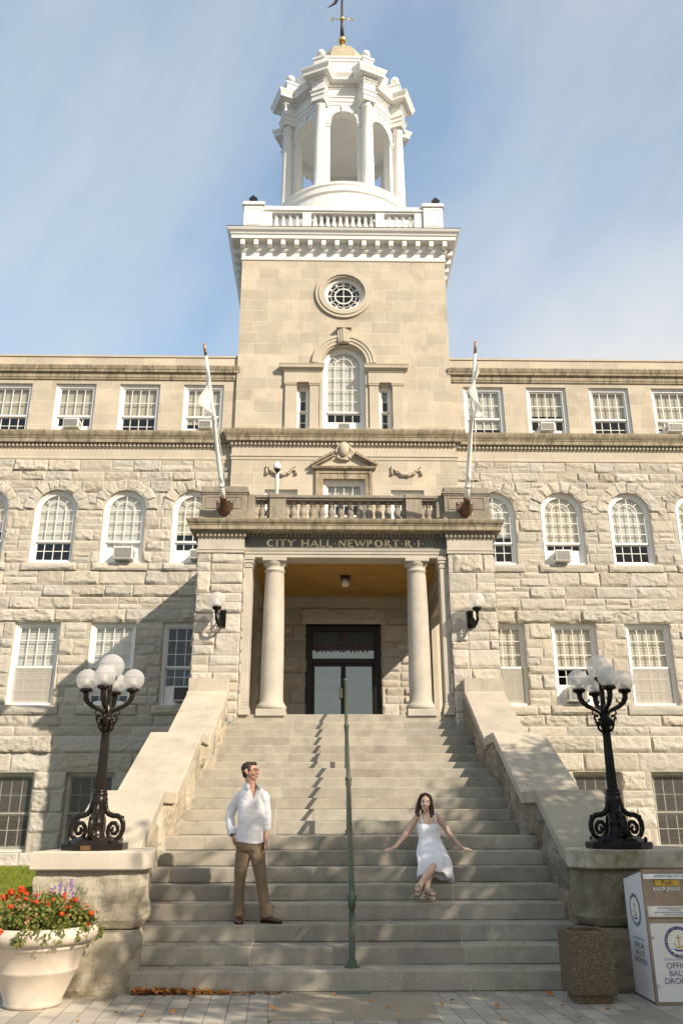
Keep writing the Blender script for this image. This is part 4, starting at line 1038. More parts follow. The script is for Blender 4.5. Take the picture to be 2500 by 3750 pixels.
for a, b in ((-2.14, -1.80), (-1.42, 1.42), (1.80, 2.14)):
    mb.bbox(a, b, y0 + .10, y0 + .48, 8.83, 8.91, .012); mb.box(a, b, y0 + .14, y0 + .44, 8.79, 8.83); mb.box(a, b, y0 + .14, y0 + .44, 8.20, 8.33)
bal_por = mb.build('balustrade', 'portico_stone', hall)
prof_b2 = [(.085, 0), (.085, .06), (.062, .075), (.082, .115), (.094, .165), (.085, .225), (.058, .30), (.050, .335), (.066, .345), (.066, .365), (.052, .375), (.062, .40), (.088, .415), (.088, .465)]
for x in [-1.235 + .2245 * k for k in range(12)] + [-1.40, 1.40, -1.98, 1.97, -2.13, -1.81, 1.81, 2.13]:
    m2 = smb(); m2.smooth = True; m2.lathe(prof_b2, (x, y0 + .29, 8.328), 14); m2.build('baluster', 'portico_stone', bal_por)
for s in (-1, 1):
    for k in range(8): m2 = smb(); m2.smooth = True; m2.lathe([(r, z) for r, z in prof_b2], (s * 3.18, y0 + 1.1 + .36 * k, 8.34), 12); m2.build('baluster', 'portico_stone', bal_por)
# ceiling, inner cornice, rear wall with the entrance
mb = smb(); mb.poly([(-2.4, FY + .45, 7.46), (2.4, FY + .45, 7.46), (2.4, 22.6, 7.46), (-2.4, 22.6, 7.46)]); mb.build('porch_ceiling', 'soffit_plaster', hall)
DW = 22.62
mb = smb(); mb.box(-2.36, 2.36, DW - .10, DW, 7.17, 7.34); mb.box(-2.36, 2.36, DW - .16, DW, 7.34, 7.459)
for s in (-1, 1): a, b = sorted((s * 2.36, s * 2.24)); mb.box(a, b, FY + .6, DW - .16, 7.20, 7.459)
mb.build('inner_cornice', 'limestone_plain', hall)
mb = MB(); hole = [(-1.08, 1.0, 3.5, 6.72)]
flat_wall(mb, (-2.6, 2.5, 3.0, 7.3), hole, front(DW)); mb.build('wall_mortar', 'mortar', hall)
mb = MB(); L = []
for r_ in ashlar(-2.45, 2.35, 3.7, 6.72, .42, .35, .75, .5): L += sub_rects(r_, hole)
stones(mb, L, front(DW), (0, -1, 0), .065, .018, .045)
stones(mb, [(-2.45, -1.25, 6.72, 7.18), (-1.25, 1.15, 6.72, 7.18), (1.15, 2.35, 6.72, 7.18)], front(DW), (0, -1, 0), .05, .014, .05)
for xx, sgn in ((-1.08, 1), (1.0, -1)):
    f_ = (lambda u, v, xx=xx: (xx, DW + .3 - (u), v)) if sgn < 0 else (lambda u, v, xx=xx: (xx, DW + u, v))
    stones(mb, ashlar(0, .3, 3.7, 6.72, .42, .3, .31, .4), f_, (sgn, 0, 0), .03, .014, .05)
mb.build('rock_faced_wall', 'granite_rock', hall)
# entrance doors
M['transom'] = plain('dark transom reflection', (.018, .014, .012), .35)
DY = DW + .20
mb = MB()
for a, b, c, d in ((-1.06, -.885, 3.8, 6.70), (.80, .98, 3.8, 6.70), (-.885, .80, 6.55, 6.70), (-.885, .80, 5.66, 5.80)): mb.bbox(a, b, DY - .04, DY + .10, c, d, .008)
dr = mb.build('entrance', 'door_frame', hall, label='dark framed glass double door with a lettered transom')
for a, b in ((-.885, -.045), (-.04, .80)):
    mb = MB(); t = .065
    for p, q, u, v in ((a, a + t, ZL, 5.655), (b - t, b, ZL, 5.655), (a + t, b - t, 5.655 - t, 5.655), (a + t, b - t, ZL, ZL + .20)): mb.bbox(p, q, DY, DY + .05, u, v, .006)
    mb.build('door', 'door_frame', dr)
mb = MB(); mb.poly([(-.82, DY + .025, ZL + .2), (-.11, DY + .025, ZL + .2), (-.11, DY + .025, 5.59), (-.82, DY + .025, 5.59)]); mb.poly([(.025, DY + .025, ZL + .2), (.735, DY + .025, ZL + .2), (.735, DY + .025, 5.59), (.025, DY + .025, 5.59)])
mb.poly([(-.885, DY + .03, 5.80), (.80, DY + .03, 5.80), (.80, DY + .03, 6.03), (-.885, DY + .03, 6.03)]); mb.build('door_glass', 'door_glass', dr)
mb = MB(); mb.bbox(-.885, .80, DY + .02, DY + .05, 6.03, 6.55, .004); mb.build('transom_dark_reflection', 'transom', dr)  # opaque dark paint stands in for a dark reflection in the glass
mb = MB(); mb.bbox(-.15, -.06, DY - .07, DY - .003, 4.72, 5.0, .006); mb.build('handle', 'aluminium', dr)
mb = MB(); serif_text(mb, '43', .20, -.03, 6.28, DY + .012, None, .2, .006); serif_text(mb, 'BROADWAY', .19, -.045, 5.985, DY + .012, 1.52, .2, .006); mb.build('letters', 'red_letter', dr)
mb = MB(); yb = DY + 1.5          # pale inner lobby door seen through the left leaf
for x0, x1 in ((-.80, -.47), (-.43, -.10)):
    for z0, z1 in ((4.15, 4.50), (4.66, 5.10), (5.28, 5.52)): mb.poly([(x0, yb - .01, z0), (x1, yb - .01, z0), (x1, yb - .01, z1), (x0, yb - .01, z1)])
mb.build('lobby_window', 'blind_pale', dr)
mb = MB(); mb.box(-1.6, 1.6, yb, yb + .05, 3.6, 6.9); mb.box(-1.6, 1.6, DY + .12, yb - .02, 6.74, 6.85); mb.box(-1.08, 1.0, DY + .0, DY + .11, 6.702, 6.735); mb.build('lobby_wall', 'interior', dr)
mb = smb(); mb.box(-2.36, 2.36, 18.75, 22.75, ZL - .3, ZL - .004); mb.build('porch_floor', 'granite_smooth', hall)
# ceiling lantern and wall lanterns
t = thing('ceiling_lamp', 'small ceiling lamp with pale shade under the ochre porch ceiling', 'lamp', (-.05, 20.4, 7.46))
mb = smb(); mb.bbox(-.12, .12, 20.28, 20.52, 7.36, 7.455, .01); mb.build('lamp_base', 'dark_metal', t)
mb = smb(); mb.smooth = True; mb.lathe([(.085, 7.20), (.10, 7.24), (.10, 7.36)], (0, 20.4, 0), 16); mb.build('lamp_shade', 'white_frame', t)

def globe_mat():
    m, nt, b, out = new_mat('frosted globe glass'); g = NB(nt)
    z = g.n('ShaderNodeTexCoord').outputs['Object']
    b.inputs['Base Color'].default_value = (.80, .78, .76, 1); b.inputs['Roughness'].default_value = .15; b.inputs['Specular IOR Level'].default_value = .5
    tl = g.n('ShaderNodeBsdfTranslucent'); tl.inputs[0].default_value = (.92, .90, .88, 1)
    tr = g.n('ShaderNodeBsdfTransparent'); tr.inputs[0].default_value = (.97, .97, .97, 1)
    a = g.n('ShaderNodeMixShader'); a.inputs[0].default_value = .5; g.l(b.outputs[0], a.inputs[1]); g.l(tl.outputs[0], a.inputs[2])
    c = g.n('ShaderNodeMixShader'); c.inputs[0].default_value = .46; g.l(a.outputs[0], c.inputs[1]); g.l(tr.outputs[0], c.inputs[2])
    g.l(c.outputs[0], out.inputs[0]); return m
M['globe'] = globe_mat()
def globe(mb, c, r):
    """globe with an open collar and the seam ridge between its halves"""
    mb.smooth = True; pr = []
    for i in range(17):
        t = -pi / 2 + .42 + (pi - .42) * i / 16; pr.append((max(.002, r * cos(t)), r * sin(t)))
    pr = [(q, z) for q, z in pr if not (.10 * r < z < .30 * r)] + [(r * .975, .14 * r), (r * 1.015, .18 * r), (r * 1.015, .22 * r), (r * .965, .26 * r)]
    pr.sort(key=lambda q: q[1]); mb.lathe(pr, c, 28, False, True)
def reflector(mb, c, r):
    mb.smooth = True; mb.lathe([(.35 * r, -.95 * r), (.52 * r, -.72 * r), (.55 * r, -.5 * r), (.30 * r, -.3 * r), (.25 * r, .1 * r), (.03 * r, .2 * r)], c, 18)
for s, cx in ((-1, -2.93), (1, 2.81)):
    Y0 = PF - .05; X = cx + .08
    t = thing('wall_lantern', 'black iron wall lantern with clear globe on the %s porch pier' % ('left' if s < 0 else 'right'), 'lamp', (cx, Y0, 5.9), 'wall lanterns flanking the porch'); X = cx
    k = -s * .10
    mb = MB(); mb.bbox(X - .07 + k, X + .07 + k, Y0 - .03, Y0 + .06, 5.68, 6.08, .012); mb.build('back_plate', 'black_iron', t)
    mb = MB(); mb.smooth = True
    y1 = Y0 - .36
    mb.tube([(X + k, Y0 - .02, 5.74), (X + k * .9, Y0 - .14, 5.66), (X + k * .5, Y0 - .27, 5.68), (X, y1, 5.80), (X, y1, 5.99)], [.03, .034, .034, .032, .035], 10)
    mb.tube([(X + k, Y0 - .02, 5.98), (X + k * .7, Y0 - .12, 5.90), (X + k * .5, Y0 - .20, 5.78), (X + k * .4, Y0 - .24, 5.69)], .016, 8)
    mb.tube([(X + k * .6 + .07 * cos(a) * .6, Y0 - .17 + .07 * cos(a) * .7, 5.81 + .07 * sin(a)) for a in [i * pi / 6 for i in range(13)]], .012, 6)
    mb.lathe([(.03, 5.96), (.05, 6.0), (.095, 6.02), (.105, 6.05), (.10, 6.075)], (X, y1, 0), 20); mb.build('bracket', 'black_iron', t)
    mb = MB(); globe(mb, (X, y1, 6.225), .185); mb.build('globe', 'globe', t)
    mb = MB(); reflector(mb, (X, y1, 6.225), .17); mb.build('reflector', 'white_frame', t)

# flagpoles with furled flags, camera
def cloth_mat():
    m, nt, b, out = new_mat('thin white flag cloth'); g = NB(nt)
    b.inputs['Base Color'].default_value = (.80, .78, .74, 1); b.inputs['Roughness'].default_value = .8
    tl = g.n('ShaderNodeBsdfTranslucent'); tl.inputs[0].default_value = (.8, .78, .74, 1)
    a = g.n('ShaderNodeMixShader'); a.inputs[0].default_value = .4; g.l(b.outputs[0], a.inputs[1]); g.l(tl.outputs[0], a.inputs[2]); g.l(a.outputs[0], out.inputs[0]); return m
M['flag_cloth'] = cloth_mat()
for s, bx_, tip in ((-1, -2.90, (-3.17, 15.6, 11.28)), (1, 2.73, (2.68, 15.6, 11.40))):
    side = 'left' if s < 0 else 'right'
    B = Vector((bx_, PF - .30, 8.52)); T = Vector(tip); B0 = Vector((bx_, PF - .075, 8.46))
    t = thing('flagpole', 'white angled flagpole with bronze socket on the %s balcony pier' % side, 'flagpole', tuple(B0), 'flagpoles on the balcony')
    mb = MB(); mb.bbox(bx_ - .19, bx_ + .19, PF - .085, PF - .06, 8.33, 8.70, .004); mb.build('mounting_plate', 'brown_bronze', t)
    for a in (-.15, .15):
        for z in (8.375, 8.655): mb = MB(); mb.smooth = True; mb.sphere((bx_ + a, PF - .092, z), .022, 8, 6); mb.build('bolt', 'steel_bolt', t)
    d = (T - B).normalized(); mb = MB(); mb.smooth = True
    Q = lambda k: B0 + (B - B0) * min(k, 1) if k <= 1 else B + d * (k - 1)
    P = [B0 + Vector((0, 0, 0)), B0 + Vector((0, -.06, .0)), B0 + Vector((0, -.13, .03)), B0 + Vector((0, -.19, .08)), B + d * .02, B + d * .05, B + d * .12, B + d * .14, B + d * .20]
    mb.tube(P, [.15, .15, .135, .105, .08, .09, .07, .085, .08], 20); mb.build('socket', 'brown_bronze', t)
    mb = MB(); mb.smooth = True; L = (T - B).length
    mb.tube([B + d * .1, B + d * (L * .12), B + d * (L * .12 + .01), B + d * (L * .5), B + d * (L * .93)], [.062, .060, .052, .048, .036], 14)
    mb.tube([B + d * (L * .118), B + d * (L * .135)], .07, 14); mb.build('pole', 'pole_white', t)
    mb = MB(); mb.smooth = True; mb.tube([B + d * (L * .93), B + d * L], [.036, .032], 12); mb.build('pole_tip', 'rust', t)
    mb = MB(); mb.smooth = True; r1 = B + d * (L * .62) + Vector((.06, -.02, -.05)); mb.tube([r1, (r1 + B) / 2 + Vector((.09, 0, -.12)), B + d * .3 + Vector((.07, 0, .0))], .009, 6); mb.build('halyard', 'flag_cloth', t)
    # limp flag: hoist along the pole, cloth falling straight down in folds
    mb = MB(); mb.smooth = True; nu, nv = 22, 26; I = []
    drop = 1.25 if s > 0 else 1.2
    for j in range(nv + 1):
        for i in range(nu + 1):
            u, v = i / nu, j / nv
            p = B + d * (L * (.90 - .38 * u * (1 - .35 * v)))
            fold = sin(u * 15 + 2.2 * v + s) * .075 * (.3 + v) + sin(u * 7 + 4 * v) * .07 * v
            x = p.x + fold + (s * .05 - .02) * v + (.13 * v * (1 - v) * 2 if s > 0 else .05 * v) * (.2 + .8 * u)
            z = p.z - v * (drop * (.35 + .75 * u * (1 - u) * 2) * (1 - .25 * u)) - .01
            yy = p.y + (B.y + d.y * L * .72 - p.y) * .55 * v + .03 * sin(9 * u + 3 * v) * v
            I.append(mb.vert((x, yy, z)))
    for j in range(nv):
        for i in range(nu): a = j * (nu + 1) + i; mb.face((I[a], I[a + 1], I[a + nu + 2], I[a + nu + 1]))
    tag(mb.build('flag', 'flag_cloth'), 'limp white flag hanging from the %s flagpole' % side, 'flag', 'flags on the balcony poles')
t = thing('security_camera', 'white dome security camera on a thin white post behind the balcony railing', 'camera', (-1.73, 18.7, 8.9))
mb = MB(); mb.smooth = True; mb.lathe([(.045, 8.6), (.045, 9.88), (.038, 9.9)], (-1.73, 18.78, 0), 14); mb.build('post', 'pole_white', t)
mb = MB(); mb.smooth = True; mb.lathe([(.09, 9.66), (.095, 9.70), (.09, 9.78), (.05, 9.82)], (-1.73, 18.68, 0), 18); mb.build('housing', 'pole_white', t)
mb = MB(); mb.smooth = True; mb.sphere((-1.73, 18.68, 9.655), .072, 16, 10); mb.build('dome', 'black_plastic', t)

# ------------------------------------------------------------------ granite stairs
ZS = [0, .194, .377, .553, .74, .92, 1.099, 1.284, 1.461, 1.649, 1.827, 2.003, 2.179, 2.352, 2.521, 2.702, 2.887, 3.07, 3.267, 3.454, 3.64, 3.812]
YS = [0, 9.82]
for k in range(2, 22): YS.append(YS[-1] + (1.2 if k - 1 in (8, 14) else .15 if k - 1 == 20 else .362))
stair = thing('granite_staircase', 'broad grey granite stairs of three flights rising to the porch', 'staircase', (-.15, 9.82, 0))
JX = {k: (-1.13 + rnd.uniform(-.02, .02) + (.0 if k % 2 else .02), 1.20 + .01 * k) for k in range(1, 9)}
JX.update({9: (-1.13, 1.25), 10: (-1.15, 1.14), 11: (-1.15, 1.19), 12: (-1.14, 1.21), 13: (-1.14, 1.24), 14: (-1.15, 1.21)})
JX.update({k: (-1.16, 1.22) for k in range(15, 22)})
for k in range(1, 22):
    hw = 2.72 if k <= 8 else 2.65 if k <= 14 else 2.62
    if k == 21: hw = 2.36
    y0 = YS[k]; y1 = (YS[k + 1] + .05) if k < 21 else 19.0
    xs = [-hw] + sorted(JX[k]) + [hw]; mb = smb()
    for a, b in zip(xs, xs[1:]):
        g = rnd.uniform(.88, 1.10); mb.tint = (g * rnd.uniform(.98, 1.03), g, g * rnd.uniform(.96, 1.0)); dz = rnd.uniform(-.004, .004)
        n = 14; bev = .014; prof = [(y0 + .03, ZS[k - 1] - .02), (y0 + .03, ZS[k - 1] + .008), (y0 + .002, ZS[k - 1] + .010), (y0, ZS[k] - bev), (y0 + bev * .35, ZS[k] - bev * .3), (y0 + bev, ZS[k]), (y1, ZS[k] + .003)]
        rr = []
        for i in range(n + 1):
            x = a + .006 + (b - a - .012) * i / n; w = .007 * noise.noise((x * 2.3, k * 7.1, 0)); w2 = .006 * noise.noise((x * 1.7, k * 3.3, 5)) - .010 * max(0, noise.noise((x * 5.5, k * 9.3, 2)) - .35)
            rr.append([(x, y + w * (y < y1), z + w2 * (z > ZS[k] - .1) + dz * (z > ZS[k] - .1)) for y, z in prof])
        mb.rings(rr, False, False, False)
        for r_ in (rr[0], rr[-1]): mb.poly(r_ + [(r_[0][0], y1, ZS[k - 1] - .02)])
    mb.build('step', 'granite_step', stair)
    mb = smb()
    for x in sorted(JX[k]): mb.box(x - .0075, x + .0075, y0 + .006, y1, ZS[k - 1] - .02, ZS[k] - .001)
    mb.build('mortar_joint', 'mortar', stair)

# side walls with sloping copings and lamp pedestals
def in_z(y):      # tread height along the flight
    z = 0
    for k in range(1, 22):
        if y >= YS[k]: z = ZS[k]
    return z
COP = [((18.16, 4.25), (15.98, 3.05)), ((15.15, 3.12), (13.12, 2.06)), ((12.20, 2.06), (10.75, 1.26))]
def under(y):     # underside of the coping
    if y > 18.1: return 4.25
    if y > 16.0: return 3.06 + (y - 15.98) * (1.20 / 2.18) - .17
    if y > 15.15: return 2.95
    if y > 13.12: return 2.06 + (y - 13.12) * (1.06 / 2.03) - .17
    if y > 12.2: return 1.89
    if y > 11.0: return 1.26 + (y - 10.75) * (.80 / 1.45) - .17
    return 1.17
for s in (-1, 1):
    sw_ = thing('stair_wall', 'rough stone wall with sloping granite copings on the %s side of the stairs' % ('left' if s < 0 else 'right'), 'wall', (s * 3.0, 14.0, 0), 'walls flanking the stairs')
    mb = smb(); y = 10.2; xi, xo = s * 2.62, s * 3.42
    while y < 18.4:
        w = rnd.uniform(.38, .66); y1 = min(y + w, 18.42)
        if 18.42 - y1 < .2: y1 = 18.42
        for face in (0, 1):
            x = xi if face == 0 else xo; n = (-s, 0, 0) if face == 0 else (s, 0, 0)
            zl = (in_z(y) - .28) if face == 0 else .1
            ua, ub = under(y + .01), under(y1 - .01); h = min(ua, ub) - zl
            m = max(1, round(h / (.55 if face == 0 else .45))); ks = [0] + sorted(rnd.uniform(.3, .7) if m == 2 else (q + rnd.uniform(-.15, .15)) / m for q in range(1, m)) + [1]
            ya, yb = y, y1
            if (s < 0) == (face == 0): order = lambda a, b: (a, b)
            else: order = lambda a, b: (b, a)
            for q0, q1 in zip(ks, ks[1:]):
                p, q = order(ya + .008, yb - .008); up, uq = order(ua, ub); mb.tint = tint_rock(.8, 1.12)
                za = lambda t, u_: zl + (u_ - zl) * t
                patch(mb, (x, p, za(q0, up) + .008), (x, q, za(q0, uq) + .008), (x, q, za(q1, uq) - .008), (x, p, za(q1, up) - .008), n, .075, .06, 1.2, -.01)
        y = y1
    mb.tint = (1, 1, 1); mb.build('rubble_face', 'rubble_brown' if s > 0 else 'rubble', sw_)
    mb = smb(); a, b = sorted((s * 2.63, s * 3.41))
    ys = [10.3, 11.0, 12.19, 12.21, 13.11, 13.13, 15.14, 15.16, 15.99, 16.01, 18.08, 18.12, 18.42]
    mb.prism([(a, y_, under(y_) - .002) for y_ in ys] + [(a, 18.42, 0), (a, 10.3, 0)], (b - a, 0, 0)); mb.build('wall_core', 'mortar', sw_)
    # copings
    def coping(prof, x0, x1, bev=.012):
        m = smb(); A_ = []; q_ = rnd.uniform(.90, 1.06); m.tint = (q_, q_ * rnd.uniform(.98, 1.0), q_ * rnd.uniform(.95, 1.0))
        x0, x1 = sorted((x0, x1))
        c = [Vector(p) for p in prof]; cen = sum(c, Vector((0, 0))) / len(c)
        sh = offset_poly([tuple(p) for p in c], -bev)
        m.rings([[(x0, p[0], p[1]) for p in sh], [(x0 + bev, p.x, p.y) for p in c], [(x1 - bev, p.x, p.y) for p in c], [(x1, p[0], p[1]) for p in sh]], True, True, True)
        m.build('coping', 'granite_coping', sw_)
    coping([(15.96, 2.89), (18.20, 4.09), (18.42, 4.24), (18.42, 4.54), (18.16, 4.54), (18.16, 4.25), (15.96, 3.06)], s * 2.54, s * 3.40)
    coping([(13.10, 1.89), (15.15, 2.95), (15.99, 2.95), (15.99, 3.12), (15.13, 3.12), (13.10, 2.06)], s * 2.555, s * 3.47)
    coping([(10.75, 1.08), (12.20, 1.89), (13.13, 1.89), (13.13, 2.06), (12.18, 2.06), (10.75, 1.26)], s * 2.57, s * 3.50)
    # pedestal: cap slab with clipped inner corner over two rough blocks
    cx0, cx1 = s * 2.24, s * 3.47
    if s > 0: cap = [(2.58, 9.75), (4.0, 9.75), (4.0, 11.15), (2.64, 11.15), (2.40, 10.08)]; rk = [(2.66, 9.86), (3.92, 9.86), (3.92, 11.1), (2.72, 11.1), (2.48, 10.16)]; lo_ = [(2.70, 9.68), (3.96, 9.66), (3.96, 11.1), (2.70, 11.1), (2.42, 10.05)]
    else: cap = [(-3.47, 9.75), (-2.28, 9.75), (-2.20, 10.0), (-2.42, 11.15), (-3.47, 11.15)]; rk = [(-3.42, 9.85), (-2.36, 9.85), (-2.29, 10.05), (-2.50, 11.1), (-3.42, 11.1)]; lo_ = [(-3.20, 9.66), (-2.48, 9.64), (-2.30, 9.88), (-2.52, 11.1), (-3.42, 11.1)]
    mb = smb(); inn = offset_poly(cap, -.015)
    mb.rings([[(x, y, 1.17) for x, y in inn], [(x, y, 1.185) for x, y in cap], [(x, y, 1.345) for x, y in cap], [(x, y, 1.36) for x, y in inn]], True, True, True)
    mb.build('pedestal_cap', 'granite_cap' if s > 0 else 'granite_cap_pale', sw_)
    for nm, poly, z0, z1, bu in (('pedestal_block', rk, .60, 1.165, .06), ('pedestal_block', lo_, -.02, .585, .05)):
        mb = smb(); rock_block(mb, poly, z0, z1, bu, .04, s * 3.0 + z1)
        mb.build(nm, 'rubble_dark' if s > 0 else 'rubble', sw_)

# bronze handrail
hr = thing('handrail', 'green patinated bronze handrail running up the middle of the stairs', 'handrail', (-.25, 10.0, .194))
AX = -.02
posts = [(10.02, .194, .88), (13.0, 1.461, 2.24), (16.3, 2.521, 3.34), (18.9, 3.812, 4.60)]
for y, z0, z1 in posts:
    mb = smb(); mb.smooth = True
    mb.lathe([(.085, z0), (.085, z0 + .012), (.05, z0 + .02), (.048, z0 + .07), (.034, z0 + .075), (.032, z1 - .05)], (AX, y, 0), 18); mb.build('post', 'patina', hr)
    mb = smb(); mb.smooth = True; mb.sphere((AX, y, z1), .052, 16, 12); mb.tube([(AX, y, z1 - .10), (AX, y, z1 - .04)], .044, 14); mb.build('ball_joint', 'patina', hr)
for (ya, _, za), (yb, _, zb) in zip(posts, posts[1:]):
    mb = smb(); mb.smooth = True
    mb.tube([(AX, ya, za), (AX, ya + .35, za + (zb - za) * .35 / (yb - ya)), (AX, yb, zb)], .033, 14); mb.build('rail', 'patina', hr)
mb = smb(); mb.smooth = True; mb.tube([(AX, 10.0, .90), (AX, 9.93, .90), (AX, 9.88, .86), (AX, 9.89, .80), (AX, 9.95, .78)], [.04, .038, .036, .034, .032], 12); mb.build('scroll_end', 'patina', hr)
# ------------------------------------------------------------------ ground
def sheet(name, mat, x0, x1, y0, y1, z, kind='structure'):
    mb = MB(); mb.poly([(x0, y0, z), (x1, y0, z), (x1, y1, z), (x0, y1, z)]); o = mb.build(name, mat); o['kind'] = kind; return o
sheet('ground', 'asphalt', -500, 500, -500, 700, -.16)
def paver_mat():
    m, nt, b, out = new_mat('concrete pavers'); g = NB(nt); p = g.pos()
    s_ = g.n('ShaderNodeSeparateXYZ'); g.l(p, s_.inputs[0])
    c_ = g.n('ShaderNodeCombineXYZ'); g.l(g.math('SUBTRACT', s_.outputs[1], g.math('MULTIPLY', s_.outputs[0], -.05)), c_.inputs[0]); g.l(g.math('ADD', s_.outputs[0], g.math('MULTIPLY', s_.outputs[1], .055)), c_.inputs[1])
    bt = g.n('ShaderNodeTexBrick'); g.l(c_.outputs[0], bt.inputs['Vector']); bt.offset = .5
    bt.inputs['Color1'].default_value = (.30, .275, .235, 1); bt.inputs['Color2'].default_value = (.48, .44, .375, 1); bt.inputs['Mortar'].default_value = (.12, .10, .08, 1)
    bt.inputs['Scale'].default_value = 1; bt.inputs['Mortar Size'].default_value = .0035; bt.inputs['Brick Width'].default_value = .40; bt.inputs['Row Height'].default_value = .192; bt.inputs['Mortar Smooth'].default_value = .1
    c = g.mix(1.0, bt.outputs['Color'], g.rng(g.noise(p, 90, 3, .7), .3, .7, .9, 1.1), 'MULTIPLY'); c = g.mix(g.rng(g.noise(p, 1.5, 5, .6), .5, .75, 0, .6), c, (.26, .24, .21))
    g.l(c, b.inputs['Base Color']); b.inputs['Roughness'].default_value = .85; b.inputs['Specular IOR Level'].default_value = .3
    n1 = g.bump(g.math('SUBTRACT', 1.0, bt.outputs['Fac']), .003, .7); g.l(g.bump(g.noise(p, 120, 3, .6), .001, .6, n1), b.inputs['Normal']); return m
M['pavers'] = paver_mat()
mb = MB(); mb.box(-14, 14, 2.2, 11.2, -.15, 0); o = mb.build('sidewalk', 'pavers'); o['kind'] = 'structure'
mb = MB(); mb.bbox(-14, 14, 2.05, 2.19, -.155, .004, .012); o = mb.build('kerb', 'granite_smooth'); o['kind'] = 'structure'
mb = MB(); mb.prism([(-1.04, 8.53, -.02), (.475, 8.53, -.02), (.56, 9.81, -.02), (-1.03, 9.81, -.02)], (0, 0, .026)); o = mb.build('concrete_apron', 'concrete_slab'); o['kind'] = 'structure'
t = tag((lambda m: (m.bbox(-.425, -.065, 9.68, 9.80, .0065, .014, .003), m.build('metal_plate', 'copper_plate'))[1])(MB()), 'small verdigris metal plate set in the slab before the bottom step', 'plate')
def lawn_z(y): return .04 + .56 * max(0, min(1, (y - 10.8) / 12))
for s in (-1, 1):
    mb = MB(); n = 10; a, b = sorted((s * 3.3, s * 14)); rr = []
    for i in range(n + 1): y = 10.6 + (22.75 - 10.6) * i / n; rr.append([(a, y, lawn_z(y)), (b, y, lawn_z(y))])
    mb.rings(rr, False, False, False); o = mb.build('lawn', 'earth'); o['kind'] = 'structure'
mb = MB(); rr = rnd
for _ in range(46000):
    y = 22.3 - 8.8 * rr.random() ** 1.25; x = rr.uniform(-9.8, -3.75) if y > 15 else rr.uniform(-6.2, -3.6)
    z = lawn_z(y); h = rr.uniform(.035, .085); a = rr.uniform(0, 6.28); w = rr.uniform(.005, .009); dx, dy = cos(a) * w, sin(a) * w; lx, ly = rr.uniform(-.04, .04), rr.uniform(-.04, .04)
    mb.poly([(x - dx, y - dy, z), (x + dx, y + dy, z), (x + lx, y + ly, z + h)])
o = mb.build('lawn_grass', 'grass'); o['kind'] = 'stuff'; o['label'] = 'sunny green lawn grass below the left wing'
for s in (-1, 1):
    mb = MB(); a, b = sorted((s * 3.4, s * 13.6)); mb.box(a, b, 22.35, 22.72, .2, lawn_z(22.5) + .03); o = mb.build('gravel_strip', 'gravel_path'); o['kind'] = 'structure'

# fallen leaves
mb = MB()
def fall_leaf(x, y, z, sc=1.0):
    a = rnd.uniform(0, 6.28); l = rnd.uniform(.018, .036) * sc; w = l * rnd.uniform(.35, .6); t1, t2 = rnd.uniform(-.5, .5), rnd.uniform(-.4, .9)
    d = Vector((cos(a), sin(a), t1)) * l; e = Vector((-sin(a), cos(a), t2)) * w; c = Vector((x, y, z + .004 + abs(t1) * l + abs(t2) * w * .6))
    mb.poly([c - d, c - d * .3 + e, c + d * .5 + e * .8, c + d, c + d * .5 - e * .8, c - d * .3 - e])
for _ in range(380):
    x = -2.5 + .95 * rnd.random() ** 1.5; fall_leaf(x, 9.80 - .10 * rnd.random() ** 1.6, rnd.uniform(0, .035) * (1 - (x + 2.5) * .6))
for _ in range(60): fall_leaf(rnd.uniform(-1.6, -.9), 9.79 - .10 * rnd.random(), 0, .8)
for _ in range(30): fall_leaf(rnd.uniform(-2.8, 2.3), rnd.uniform(8.3, 9.7), .006, 1.3)
for k in range(1, 15):
    for _ in range(5): fall_leaf(rnd.choice((rnd.uniform(-2.7, 2.5), rnd.uniform(-2.72, -2.4))), YS[k] + rnd.uniform(.03, .30), ZS[k], .7)
o = mb.build('fallen_leaves', 'leaf_litter'); o['kind'] = 'stuff'; o['label'] = 'dry orange leaves swept against the bottom step'

